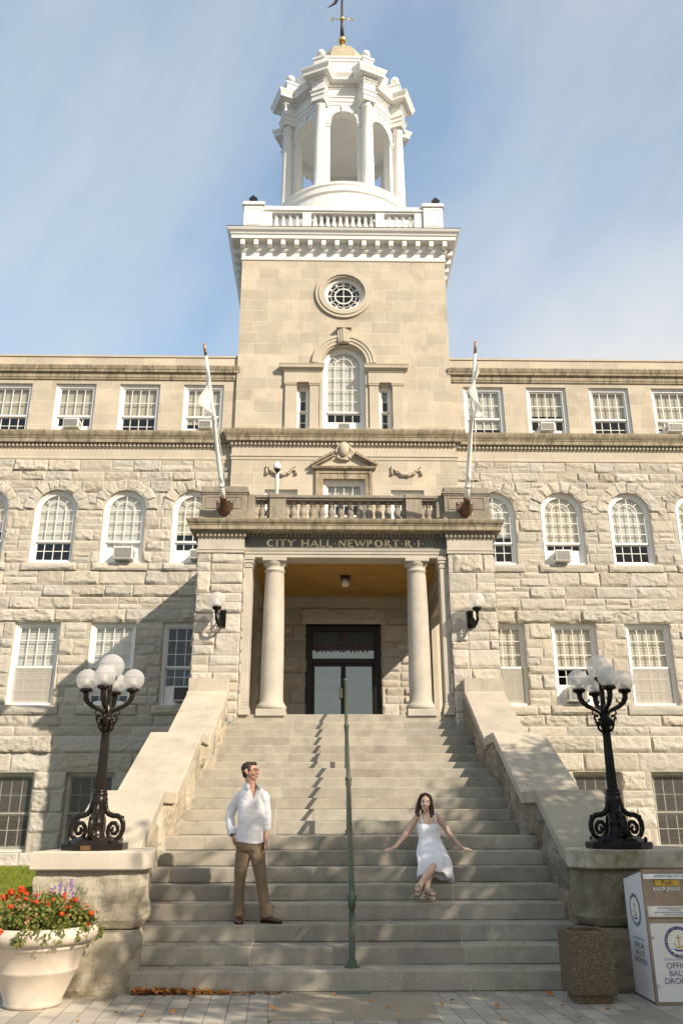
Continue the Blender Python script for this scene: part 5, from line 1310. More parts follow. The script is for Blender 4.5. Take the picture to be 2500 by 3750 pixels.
# ------------------------------------------------------------------ five-globe lamp posts
def lamp_post(cx, cy, z0, label, iron):
    t = thing('lamp_post', label, 'street lamp', (cx, cy, z0), 'five-globe lamp posts on the stair pedestals')
    C = Vector((cx, cy, z0)); T_ = lambda m: (setattr(m, 'xf', lambda p: C + Vector(p)), m)[1]
    mb = T_(MB()); oc = lambda r, z: [(r * cos(R(22.5 + 45 * i)), r * sin(R(22.5 + 45 * i)), z) for i in range(8)]
    mb.rings([oc(.365, 0), oc(.37, .01), oc(.37, .065), oc(.36, .075), oc(.31, .078), oc(.30, .105), oc(.255, .108), oc(.245, .13), oc(.20, .135)]); mb.build('base_plate', iron, t)
    for i in range(4): a = R(45 + 90 * i); mb = T_(MB()); mb.smooth = True; mb.sphere((.335 * cos(a), .335 * sin(a), .10), .022, 8, 6, (1, 1, 1.4)); mb.build('bolt', iron, t)
    mb = T_(MB()); mb.smooth = True
    mb.lathe([(.13, .12), (.10, .15), (.085, .20), (.08, .26), (.09, .28), (.08, .30), (.078, .40), (.085, .46), (.095, .50), (.098, .55), (.085, .57), (.09, .59), (.09, .61), (.072, .625)], (0, 0, 0), 20); mb.build('pedestal_stem', iron, t)
    for k in range(4):                   # scrolled feet
        a = R(90 * k); d = Vector((cos(a), sin(a), 0)); mb = T_(MB()); mb.smooth = True
        pr = [(.07, .50), (.085, .43), (.12, .385), (.17, .365), (.225, .362), (.268, .335), (.295, .28), (.297, .21), (.275, .15), (.235, .112), (.19, .108), (.148, .135), (.128, .185), (.135, .245), (.165, .285), (.205, .285), (.235, .25), (.24, .205), (.215, .17), (.185, .175), (.172, .205), (.185, .23), (.202, .222)]
        P = [d * r + Vector((0, 0, z)) for r, z in pr]; n = len(P)
        PP = []; RR = []
        for i in range(n - 1):
            for q in (0, .5): PP.append(P[i].lerp(P[i + 1], q)); f = (i + q) / n; RR.append(.0215 - .009 * f)
        mb.tube(PP, RR, 10, True, [(1.0, 1.5)] * len(PP))
        mb.sphere(d * .285 + Vector((0, 0, .345)), .02, 8, 6); mb.sphere(d * .215 + Vector((0, 0, .375)), .016, 8, 6); mb.build('scroll_foot', iron, t)
    mb = T_(MB()); mb.smooth = False
    mb.lathe([(.060, .62), (.058, .66), (.052, 1.0), (.046, 1.27)], (0, 0, 0), 32, False, True, .12); mb.smooth = True
    mb.lathe([(.078, .61), (.082, .63), (.078, .645), (.066, .65)], (0, 0, 0), 24); mb.lathe([(.05, 1.265), (.056, 1.275), (.05, 1.285)], (0, 0, 0), 24); mb.build('shaft', iron, t)
    mb = T_(MB()); mb.smooth = True
    mb.lathe([(.046, 1.28), (.05, 1.36), (.075, 1.40), (.07, 1.42), (.085, 1.44), (.085, 1.455), (.05, 1.47), (.045, 1.6), (.04, 1.62)], (0, 0, 0), 20)
    for k in range(8):
        a = R(45 * k); d = Vector((cos(a), sin(a), 0)); hi = 1.40 if k % 2 else 1.47; o = .085 if k % 2 else .10
        c = d * o + Vector((0, 0, hi)); tt = Vector((0, 0, 1))
        mb.tube([d * .05 + Vector((0, 0, hi - .10)), d * (o + .01) + Vector((0, 0, hi - .055))] + [c + (d * cos(q) + tt * sin(q)) * .03 * (1 - i * .09) for i, q in enumerate([-1.2, -.5, .2, .9, 1.6, 2.4, 3.2])], .015, 7)
    mb.build('capital', iron, t)
    for k in range(4):
        a = R(90 * k); d = Vector((cos(a), sin(a), 0)); mb = T_(MB()); mb.smooth = True
        pr = [(.03, 1.46), (.05, 1.53), (.11, 1.565), (.19, 1.60), (.245, 1.645), (.275, 1.70), (.28, 1.755)]
        PP = []
        for i in range(len(pr) - 1):
            for q in (0, .34, .67): PP.append(Vector((d.x * (pr[i][0] + (pr[i + 1][0] - pr[i][0]) * q), d.y * (pr[i][0] + (pr[i + 1][0] - pr[i][0]) * q), pr[i][1] + (pr[i + 1][1] - pr[i][1]) * q)))
        PP.append(d * .28 + Vector((0, 0, 1.765)))
        n = len(PP); mb.tube(PP, [.021 + .014 * (i / n) for i in range(n)], 10)
        c = d * .17 + Vector((0, 0, 1.645)); mb.tube([c + (d * cos(q) + Vector((0, 0, 1)) * sin(q)) * r for q, r in ((-1.6, .045), (-.6, .03), (.3, .026), (1.2, .022), (2.2, .018))], .009, 6); mb.sphere(c + Vector((0, 0, .035)), .012, 6, 5)
        c = d * .12 + Vector((0, 0, 1.525)); mb.tube([c + (d * cos(q) + Vector((0, 0, 1)) * sin(q)) * .028 for q in (1.6, .8, 0, -.8, -1.6, -2.3)], .009, 6)
        cc = d * .28; mb.lathe([(.035, 1.75), (.05, 1.765), (.07, 1.77), (.078, 1.785), (.078, 1.80), (.066, 1.805), (.066, 1.82)], tuple(cc), 20); arm = mb.build('arm', iron, t)
        mb = T_(MB()); globe(mb, tuple(cc + Vector((0, 0, 1.915))), .128); mb.build('globe', 'globe', t)
        mb = T_(MB()); reflector(mb, tuple(cc + Vector((0, 0, 1.915))), .085); mb.build('reflector', 'grey_frame', t)
    mb = T_(MB()); mb.smooth = True; mb.lathe([(.032, 1.46), (.028, 1.70), (.03, 1.88), (.045, 1.90), (.075, 1.925), (.08, 1.945), (.07, 1.96)], (0, 0, 0), 18); mb.build('central_stem', iron, t)
    mb = T_(MB()); globe(mb, (0, 0, 2.075), .15); mb.build('globe', 'globe', t)
    mb = T_(MB()); reflector(mb, (0, 0, 2.075), .10); mb.build('reflector', 'grey_frame', t)
    return t
lp = lamp_post(-3.15, 10.25, 1.361, 'bronze black five-globe lamp post with a small plaque above rust streaks', 'bronze_iron')
mb = MB(); mb.box(-3.22, -3.11, 9.895, 9.906, 1.368, 1.415); mb.build('plaque', 'plaque', lp)
lamp_post(2.83, 10.25, 1.361, 'glossy black five-globe lamp post beside the ballot drop box', 'black_iron')

# ------------------------------------------------------------------ flower pot
M['dry_head'] = leaf_mat('dry flower heads', (.34, .20, .10), (.50, .22, .12), .2)
PX, PY = -3.36, 9.26
t = thing('flower_pot', 'large cream moulded flower pot beside the left pedestal', 'planter', (PX, PY, 0))
mb = MB(); mb.smooth = True
mb.lathe([(.25, 0), (.268, .012), (.275, .035), (.268, .05), (.382, .30), (.391, .310), (.393, .326), (.392, .340), (.462, .515), (.478, .522), (.482, .545), (.474, .558), (.52, .568), (.545, .585), (.562, .62), (.565, .655), (.552, .69), (.525, .708), (.49, .705), (.47, .67), (.465, .60), (.02, .60)], (PX, PY, 0), 56); mb.build('pot', 'terracotta', t)
mb = MB(); mb.lathe([(.01, .63), (.45, .63), (.45, .60)], (PX, PY, 0), 32, True, False); mb.build('soil', 'soil', t)
def leaf_quads(mb, c, r, n, s0, s1, fl=.8):
    for _ in range(n):
        d = Vector((rnd.gauss(0, 1), rnd.gauss(0, 1), rnd.gauss(0, .8))).normalized() * r * rnd.random() ** .4
        p = Vector(c) + d; nrm = (d.normalized() * .6 + Vector((rnd.uniform(-1, 1), rnd.uniform(-1, 1), rnd.uniform(-.2, 1)))).normalized()
        u = nrm.orthogonal().normalized(); u = Matrix.Rotation(rnd.uniform(0, 6.28), 3, nrm) @ u; w = nrm.cross(u); s_ = rnd.uniform(s0, s1)
        mb.poly([p - u * s_, p - u * s_ * .3 + w * s_ * fl, p + u * s_ * .5 + w * s_ * fl * .8 + nrm * s_ * .15, p + u * s_, p + u * s_ * .5 - w * s_ * fl * .8 + nrm * s_ * .15, p - u * s_ * .3 - w * s_ * fl])
gp = thing('geranium_plant', 'bushy red geraniums and violet salvia filling the cream pot', 'flowers', (PX, PY, .63))
mb = MB()
for _ in range(420):
    a = rnd.uniform(0, 6.28); q = math.sqrt(rnd.random()) * .58; z = .69 + .25 * (1 - (q / .58) ** 2) * rnd.uniform(.4, 1.12) - (.10 * rnd.random() if q > .46 else 0)
    leaf_quads(mb, (PX + q * cos(a), PY + q * sin(a), z), .055, 16, .010, .023)
mb.build('foliage', 'leaf', gp)
mb = MB()
for _ in range(60):
    a = rnd.uniform(0, 6.28); q = math.sqrt(rnd.random()) * .58; z = .72 + .25 * (1 - (q / .6) ** 2) + .03
    leaf_quads(mb, (PX + q * cos(a), PY + q * sin(a), z), .022, 8, .006, .012)
mb.build('dry_flower_heads', 'dry_head', gp)
mb = MB(); mb.smooth = True
for _ in range(46):
    a = rnd.uniform(0, 6.28); q = math.sqrt(rnd.random()) * .5; mb.tube([(PX + q * .6 * cos(a), PY + q * .6 * sin(a), .66), (PX + q * cos(a), PY + q * sin(a), .98 + rnd.uniform(-.06, .08))], .0035, 5)
mb.build('stems', 'leaf', gp)
def bloom(c, r, mat, n=46, squash=.75):
    mb = MB()
    for _ in range(n):
        d = Vector((rnd.gauss(0, 1), rnd.gauss(0, 1), rnd.gauss(0, 1) * squash)).normalized(); p = Vector(c) + d * r * rnd.uniform(.55, 1); u = d.orthogonal().normalized(); w = d.cross(u); k = r * rnd.uniform(.28, .45)
        mb.poly([p - u * k, p - w * k + d * k * .4, p + u * k, p + w * k + d * k * .4])
    mb.build('blossom', mat, gp)
for k in range(30):
    a = rnd.uniform(pi * .95, 2.08 * pi) if k < 22 else rnd.uniform(0, 6.28); q = rnd.uniform(.12, .60); z = .74 + .22 * (1 - (q / .62) ** 2) + rnd.uniform(-.03, .06) - (.09 if q > .52 else 0)
    bloom((PX + q * cos(a), PY + q * sin(a), z), rnd.choice((.014, .019, .026)), 'red_petal')
for c in ((-.42, -.05, 1.0, .034), (-.30, -.12, 1.03, .038), (-.5, .0, .95, .04)): bloom((PX + c[0] + .1, PY + c[1], c[2]), c[3], 'red_petal', 80)
for c in ((.02, .25, 1.10), (.09, .2, 1.13), (.14, .22, 1.11), (-.13, .15, 1.03), (.26, .1, 1.05), (.33, .05, 1.0), (.18, .28, 1.16), (-.02, .28, 1.07)):
    for j in range(7): 
        if j == 0: mb = MB()
        z = c[2] - .012 * j * 1.4 - .06
        for _ in range(6):
            p = Vector((PX + c[0] + rnd.uniform(-.016, .016), PY + c[1] + rnd.uniform(-.016, .016), z + rnd.uniform(-.006, .006))); u = Vector((rnd.uniform(-1, 1), rnd.uniform(-1, 1), rnd.uniform(-1, 1))).normalized(); w = u.orthogonal().normalized(); k_ = .009
            mb.poly([p - u * k_, p - w * k_, p + u * k_, p + w * k_])
    mb.build('flower_spike', 'purple_petal', gp)

# ------------------------------------------------------------------ aggregate litter bin
def aggregate():
    m, nt, b, out = new_mat('exposed pebble aggregate'); g = NB(nt); p = g.obj()
    v = g.n('ShaderNodeTexVoronoi'); v.inputs['Scale'].default_value = 150; g.l(p, v.inputs['Vector'])
    bw = g.n('ShaderNodeSeparateColor'); g.l(v.outputs['Color'], bw.inputs[0])
    c = g.mix(g.rng(bw.outputs[0], 0, 1, 0, 1), (.09, .062, .036), (.25, .185, .11)); c = g.mix(g.rng(bw.outputs[1], .91, .95, 0, 1), c, (.50, .43, .32)); c = g.mix(g.rng(v.outputs['Distance'], .35, .7, 0, 1), c, (.09, .065, .04))
    c = g.mix(g.rng(g.noise(p, 3, 4, .6), .45, .75, 0, .5), c, (.12, .08, .04))
    g.l(c, b.inputs['Base Color']); b.inputs['Roughness'].default_value = .75; g.l(g.bump(g.rng(v.outputs['Distance'], 0, .6, 1, 0), .004, .8), b.inputs['Normal']); return m
M['aggregate'] = aggregate()
t = thing('litter_bin', 'square brown pebble aggregate litter bin beside the bottom steps', 'bin', (2.08, 9.34, 0))
mb = MB(); x0, x1, y0, y1 = 1.865, 2.295, 9.12, 9.55; w = .05
mb.rings([[(x0 + i, y0 + i, z), (x1 - i, y0 + i, z), (x1 - i, y1 - i, z), (x0 + i, y1 - i, z)] for i, z in ((.012, .07), (0, .082), (.0, .62), (.008, .635), (w - .008, .635), (w, .625), (w, .20))], True, True, True); mb.build('bin_body', 'aggregate', t)
mb = MB(); mb.bbox(1.905, 2.255, 9.16, 9.51, 0, .075, .008); mb.build('bin_foot', 'aggregate', t)

# ------------------------------------------------------------------ ballot drop box
bx0, bx1, by0, by1 = 2.635, 3.22, 9.06, 9.66
t = thing('ballot_drop_box', 'white and steel ballot drop box with sloping lid at the right edge', 'ballot box', (2.93, 9.36, 0))
mb = MB(); e = .022
for x in (bx0, bx1 - e):
    mb.box(x, x + e, by0, by0 + e, 0, 1.19); mb.box(x, x + e, by1 - e, by1, 0, 1.08)
mb.box(bx0 + e, bx1 - e, by0, by0 + e, 1.165, 1.19); mb.box(bx0 + e, bx1 - e, by0, by0 + e, 0, .025); mb.box(bx0 + e, bx1 - e, by0 + .002, by0 + e, .715, .75)
mb.prism([(bx0 - .004, by0 - .004, 1.191), (bx0 - .004, by1 + .004, 1.081), (bx0 - .004, by1 + .004, 1.093), (bx0 - .004, by0 - .004, 1.203)], (bx1 - bx0 + .008, 0, 0))
mb.build('frame', 'aluminium', t)
mb = MB(); mb.prism([(bx0 + .004, by0 + e, .02), (bx0 + .004, by1 - .01, .02), (bx0 + .004, by1 - .01, 1.08), (bx0 + .004, by0 + e, 1.185)], (.01, 0, 0)); mb.build('side_panel', 'box_white', t); mb = MB(); mb.prism([(bx1 - .014, by0 + e, .02), (bx1 - .014, by1 - .01, .02), (bx1 - .014, by1 - .01, 1.08), (bx1 - .014, by0 + e, 1.185)], (.01, 0, 0))
mb.build('side_panel', 'box_white', t); mb = MB(); mb.box(bx0 + .014, bx1 - .014, by1 - .02, by1 - .008, .02, 1.07); mb.build('back_panel', 'box_white', t)
mb = MB(); mb.bbox(bx0 + .026, bx1 - .026, by0 - .002, by0 + .018, .027, .712, .004); mb.build('door', 'box_white', t)
mb = MB(); mb.box(bx0 + e, bx1 - e, by0 + .03, by0 + .04, .752, 1.163); mb.build('deposit_panel', 'aluminium', t)
mb = MB(); mb.prism([(bx0 + .012, by0 - .035, 1.115), (bx0 + .012, by0 + .02, 1.115), (bx0 + .012, by0 + .02, 1.162), (bx0 + .012, by0 - .01, 1.160)], (bx1 - bx0 - .024, 0, 0)); mb.build('hood', 'pale_print', t)
mb = MB(); mb.bbox(2.765, 3.01, by0 + .012, by0 + .03, 1.05, 1.105, .003); mb.build('push_label', 'push_yellow', t)
mb = MB(); mb.box(2.745, 2.865, by0 + .020, by0 + .0295, 1.008, 1.036); mb.build('kiosk_label', 'pale_print', t); mb = MB(); mb.box(2.885, 3.01, by0 + .020, by0 + .0295, 1.008, 1.036); mb.build('kiosk_label', 'pale_print', t)
mb = MB(); mb.box(bx0 + .028, bx1 - .03, by0 + .015, by0 + .0295, .77, .865); mb.build('notice_label', 'pale_print', t)
for x, z in ((2.675, .585), (2.675, .165), (2.877, 1.0)): mb = MB(); mb.smooth = True; mb.sphere((x, by0 - .004, z), .014, 10, 8, (1, .6, 1)); mb.build('lock', 'steel_bolt', t)
def ft(txt, size, x, y, z, mat, nm='letters', sxx=1.0): return text_mesh(txt, size, nm, mat, t, Matrix.Translation((x, y, z)) @ FRONT, .0006, sxx)
cxx = (bx0 + bx1) / 2
ft('INSERT BALLOT HERE', .034, cxx, by0 - .026, 1.127, 'navy', sxx=1.1); ft('Push', .062, 2.888, by0 + .010, 1.060, 'print_dark'); ft('KIOSK', .030, 2.805, by0 + .018, 1.013, 'print_dark', sxx=1.05); ft('CLOSED', .030, 2.947, by0 + .018, 1.013, 'print_dark')
for i, s_ in enumerate(('NO POSTAGE REQUIRED FOR BALLOTS DEPOSITED', 'IN THIS DROP BOX', 'BALLOT MUST BE SEALED IN THE CERTIFICATION ENVELOPE', 'PROVIDED WITH YOUR BALLOT')): ft(s_, .0145, cxx, by0 + .013, .842 - .02 * i, 'navy')
ft('STATE OF RHODE ISLAND', .027, cxx, by0 - .004, .385, 'print_grey', sxx=1.05)
for i, s_ in enumerate(('OFFICIAL', 'BALLOT', 'DROP BOX')): ft(s_, .074, cxx, by0 - .004, .315 - .066 * i, 'navy' if i else 'navy')
SIDE = Matrix(((0, 0, -1, 0), (-1, 0, 0, 0), (0, 1, 0, 0), (0, 0, 0, 1)))    # text facing -X, reading towards the front
def st_(txt, size, y, z, mat): return text_mesh(txt, size, 'letters', mat, t, Matrix.Translation((bx0 + .003, y, z)) @ SIDE, .0006)
st_('STATE OF RHODE ISLAND', .026, 9.36, .535, 'print_grey')
for i, s_ in enumerate(('OFFICIAL', 'BALLOT', 'DROP BOX')): st_(s_, .072, 9.36, .455 - .068 * i, 'print_dark')
def seal(T):
    """round state elections seal: blue ring with lettering, gold anchor"""
    mb = MB(); mb.xf = lambda p: T @ Vector(p)
    A_ = lambda r, z, n=40: [(r * cos(2 * pi * i / n), r * sin(2 * pi * i / n), z) for i in range(n)]
    mb.poly(A_(.122, .0012)); mb.build('seal_rim', 'print_gold', t)
    mb = MB(); mb.xf = lambda p: T @ Vector(p); mb.poly(A_(.148, .0006)); mb.poly(A_(.117, .0026)[::1]); 
    mb.f.pop(); mb.t.pop(); mb.mi.pop(); mb.sm.pop(); mb.rings([A_(.150, .0018), A_(.120, .0018)], True, False, False); mb.build('seal_ring', 'navy', t)
    mb = MB(); mb.xf = lambda p: T @ Vector(p); mb.poly(A_(.118, .0030)); mb.build('seal_field', 'pale_print', t)
    mb = MB(); mb.xf = lambda p: T @ Vector(p); z = .004
    mb.box(-.007, .007, -.052, .052, z, z + .001); mb.box(-.034, .034, .036, .046, z, z + .001)
    for i in range(12):
        a0, a1 = R(200 + 140 * i / 12), R(200 + 140 * (i + 1) / 12); c = (0, -.012); w0, w1 = .010 - .0003 * abs(i - 6), .010
        mb.poly([(c[0] + .048 * cos(a0), c[1] + .048 * sin(a0), z + .001), (c[0] + .048 * cos(a1), c[1] + .048 * sin(a1), z + .001), (c[0] + .036 * cos(a1), c[1] + .034 * sin(a1), z + .001), (c[0] + .036 * cos(a0), c[1] + .034 * sin(a0), z + .001)])
    for s_ in (-1, 1): mb.poly([(s_ * .058, -.030, z + .001), (s_ * .034, -.020, z + .001), (s_ * .048, -.002, z + .001)])
    for i in range(10):
        a0, a1 = 2 * pi * i / 10, 2 * pi * (i + 1) / 10; mb.poly([(.014 * cos(a0), .062 + .014 * sin(a0), z), (.014 * cos(a1), .062 + .014 * sin(a1), z), (.007 * cos(a1), .062 + .007 * sin(a1), z), (.007 * cos(a0), .062 + .007 * sin(a0), z)])
    for i in range(13):
        a0 = 2 * pi * i / 13; c = (.098 * cos(a0), .098 * sin(a0)); mb.poly([(c[0] + (.006 if k % 2 == 0 else .0025) * cos(k * pi / 5 + pi / 2), c[1] + (.006 if k % 2 == 0 else .0025) * sin(k * pi / 5 + pi / 2), z) for k in range(10)])
    mb.build('seal_anchor', 'print_gold', t)
    mb = MB(); mb.xf = lambda p: T @ Vector(p); mb.rings([[(x, -.078 + .012 * (x / .05) ** 2 + o, .0042) for x in [-.05 + .01 * i for i in range(11)]] for o in (-.011, .006)], False, False, False)
    mb.poly([(-.062, -.058, .004), (-.048, -.072, .004), (-.046, -.056, .004)]); mb.poly([(.062, -.058, .004), (.046, -.056, .004), (.048, -.072, .004)]); mb.build('seal_ribbon', 'navy', t)
    for txt, top in (('BOARD OF ELECTIONS', True), ('STATE OF RHODE ISLAND', False)):
        n = len(txt); span = R(190 if top else 165)
        for i, ch in enumerate(txt):
            if ch == ' ': continue
            f = (i + .5) / n - .5
            if top: a = pi / 2 - f * span; r_ = .127; rot = a - pi / 2
            else: a = -pi / 2 + f * span; r_ = .142; rot = a + pi / 2
            text_mesh(ch, .024, 'letter', 'pale_print', t, T @ Matrix.Translation((r_ * cos(a), r_ * sin(a), .0032)) @ Matrix.Rotation(rot, 4, 'Z'), .0004)
seal(Matrix.Translation((cxx - .002, by0 - .0025, .545)) @ FRONT @ Matrix.Diagonal((.93, .93, 1, 1)))
seal(Matrix.Translation((bx0 + .0035, 9.37, .805)) @ SIDE @ Matrix.Diagonal((1.02, 1.02, 1, 1)))
# ------------------------------------------------------------------ people
def skin_mat(name, c, c2):
    m, nt, b, out = new_mat(name); g = NB(nt); p = g.obj()
    g.l(g.mix(g.rng(g.noise(p, 22, 4, .6), .35, .65, 0, 1), c, c2), b.inputs['Base Color'])
    b.inputs['Roughness'].default_value = .5; b.inputs['Subsurface Weight'].default_value = .12; b.inputs['Subsurface Radius'].default_value = (.012, .004, .002); b.inputs['Subsurface Scale'].default_value = .5; return m
M['skin_man'] = skin_mat('warm skin', (.50, .29, .195), (.45, .235, .155)); M['skin_woman'] = skin_mat('fair skin', (.66, .46, .36), (.62, .41, .31))
def cloth(name, c, trans=.0, bump=.003, scale=40, c2=None):
    m, nt, b, out = new_mat(name); g = NB(nt); p = g.obj()
    if c2: g.l(g.mix(g.rng(g.noise(p, 6, 4, .6), .4, .6, 0, 1), c, c2), b.inputs['Base Color'])
    else: b.inputs['Base Color'].default_value = rgba(c)
    b.inputs['Roughness'].default_value = .85; b.inputs['Specular IOR Level'].default_value = .2; b.inputs['Sheen Weight'].default_value = .2
    h = g.math('ADD', g.noise(p, scale, 4, .6), g.math('MULTIPLY', g.noise(g.scaled(p, (1, 1, .45)), 13, 3, .5), 2.5))
    g.l(g.bump(h, bump, .8), b.inputs['Normal'])
    return m
M['linen'] = cloth('white linen', (.72, .71, .75), 0, .005, 60); M['dress'] = cloth('white cotton dress', (.80, .79, .82), 0, .005, 50)
M['trouser'] = cloth('brown wool trousers', (.215, .155, .095), 0, .004, 70, (.175, .128, .08))
M['loafer'] = plain('oxblood leather', (.065, .016, .012), .3, coat=.3); M['sole'] = plain('dark shoe sole', (.02, .012, .010), .7)
M['sandal'] = plain('beige leather sandal', (.52, .43, .33), .5); M['sandal_sole'] = plain('dark sandal sole', (.10, .035, .022), .7)
M['hair_man'] = plain('dark brown hair', (.014, .008, .006), .55, 0, bump=.004, bscale=150, c2=(.045, .022, .012), vscale=30)
M['hair_woman'] = plain('brown hair', (.024, .011, .008), .45, 0, bump=.003, bscale=160, c2=(.07, .030, .018), vscale=25)
M['lip'] = plain('lips', (.42, .17, .13), .5); M['eye_white'] = plain('eye white', (.7, .68, .65), .25); M['iris'] = plain('dark iris', (.03, .02, .015), .15)
M['brow'] = plain('eyebrow hair', (.045, .025, .016), .7); M['spectacle'] = plain('tortoiseshell spectacle frame', (.05, .012, .010), .3)
M['tooth'] = plain('teeth', (.75, .72, .66), .3); M['watch'] = plain('watch metal', (.4, .38, .36), .25, .9); M['watch_dial'] = plain('dark watch dial', (.015, .015, .03), .2)

def remesh(mb, name, mat, parent, voxel=.006, it=2, post=None, factor=.5, kill=None):
    """fuse overlapping closed shapes into one continuous skin"""
    me = bpy.data.meshes.new('tmp'); me.from_pydata([tuple(v) for v in mb.v], [], mb.f); o = bpy.data.objects.new('tmp', me); col.objects.link(o)
    bm = bmesh.new(); bm.from_mesh(me); bmesh.ops.recalc_face_normals(bm, faces=bm.faces); bm.to_mesh(me); bm.free()
    r_ = o.modifiers.new('r', 'REMESH'); r_.mode = 'VOXEL'; r_.voxel_size = voxel; r_.adaptivity = 0
    if it: s_ = o.modifiers.new('s', 'SMOOTH'); s_.iterations = it; s_.factor = factor
    dg = bpy.context.evaluated_depsgraph_get(); me2 = bpy.data.meshes.new_from_object(o.evaluated_get(dg)); bpy.data.objects.remove(o)
    if post:
        src = [(v.co.copy(), v.normal.copy()) for v in me2.vertices]; buf = []
        for c, n in src: buf.extend(c + post(c, n))
        me2.vertices.foreach_set('co', buf); me2.update()
    if kill:
        bm = bmesh.new(); bm.from_mesh(me2); bmesh.ops.delete(bm, geom=[f for f in bm.faces if kill(f.calc_center_median())], context='FACES'); bm.to_mesh(me2); bm.free()
    me2.transform(Matrix.Translation(-Vector(world_org(parent)))); me2.materials.clear(); me2.materials.append(M[mat])
    for p in me2.polygons: p.use_smooth = True
    me2.name = name; ob = bpy.data.objects.new(name, me2); col.objects.link(ob); ob.parent = parent; return ob
def ell(mb, secs, yaw=0, seg=20, tilt=None):
    """loft of horizontal elliptical rings (x,y,z,rx,ry)"""
    cy, sy = cos(R(yaw)), sin(R(yaw)); rr = []
    for x, y, z, rx, ry in secs:
        rr.append([(x + rx * cos(t) * cy - ry * sin(t) * sy, y + rx * cos(t) * sy + ry * sin(t) * cy, z) for t in [2 * pi * i / seg for i in range(seg)]])
    mb.rings(rr, True, True, True)
def limb(mb, pts, rad, seg=14, sub=6):
    """tapered limb through joints with rounded ends"""
    P = [Vector(p) for p in pts]; PP = []; RR = []; n = len(P)
    for i in range(n - 1):
        for k in range(sub):
            t = k / sub; p0 = P[max(i - 1, 0)]; p1 = P[i]; p2 = P[i + 1]; p3 = P[min(i + 2, n - 1)]
            q = .5 * ((2 * p1) + (p2 - p0) * t * .7 + (2 * p0 - 5 * p1 + 4 * p2 - p3) * t * t * .35 + (-p0 + 3 * p1 - 3 * p2 + p3) * t ** 3 * .35)
            q = p1.lerp(p2, t) * .6 + q * .4 if False else p1.lerp(p2, t); PP.append(q); RR.append(rad[i] + (rad[i + 1] - rad[i]) * (t * t * (3 - 2 * t)))
    PP.append(P[-1]); RR.append(rad[-1]); mb.tube(PP, RR, seg); mb.sphere(P[0], rad[0], 12, 8); mb.sphere(P[-1], rad[-1], 12, 8)
    for p, r in zip(P[1:-1], rad[1:-1]): mb.sphere(p, r * .99, 12, 8)
def hand(mb, wrist, direction, palm_n, side, curl=.5, spread=.12, k=1.0):
    """palm, four jointed fingers of different length and a thumb leaving the side of the palm"""
    W_ = Vector(wrist); d = Vector(direction).normalized(); n = Vector(palm_n); n = (n - d * n.dot(d)).normalized(); s_ = d.cross(n) * side
    rr = []
    for t, w, h in ((-.01, .024, .018), (.02, .030, .017), (.05, .038, .016), (.08, .040, .014), (.092, .036, .011)):
        c = W_ + d * t * k; rr.append([c + s_ * w * k * cos(a) + n * h * k * sin(a) for a in [2 * pi * i / 14 for i in range(14)]])
    mb.rings(rr, True, True, True)
    for i, L in enumerate((.068, .076, .072, .056)):
        o = (-.029, -.010, .010, .028)[i]; p = W_ + d * (.086 - .004 * abs(i - 1.3)) * k + s_ * o * k * -1; a = (i - 1.5) * spread
        dd = (d * cos(a) + s_ * -sin(a) * -1 * (1 if True else 0)).normalized() if False else (d - s_ * ((-1.5 + i) * -spread)).normalized() if False else (d + s_ * (-(o) / .03) * spread).normalized()
        pts = [p - dd * .012]; cur = p; b = dd
        for j, f in enumerate((.44, .31, .25)):
            b = (Matrix.Rotation(curl * (.55 + .35 * j) * (1 + .12 * i), 3, b.cross(n)) @ b).normalized(); cur = cur + b * L * f * k; pts.append(cur)
        limb(mb, pts, [.0092 * k, .0088 * k, .0080 * k, .0068 * k], 9, 3)
    p = W_ + d * .028 * k + s_ * .026 * k; td = (d * .62 + s_ * .75 + n * .25).normalized(); b = td; pts = [p - s_ * .012]; cur = p
    for j, L in enumerate((.036, .030, .024)):
        cur = cur + b * L * k; pts.append(cur); b = (b * .85 + d * .4 + n * .1 * curl).normalized()
    limb(mb, pts, [.014 * k, .0115 * k, .0098 * k, .008 * k], 9, 3)
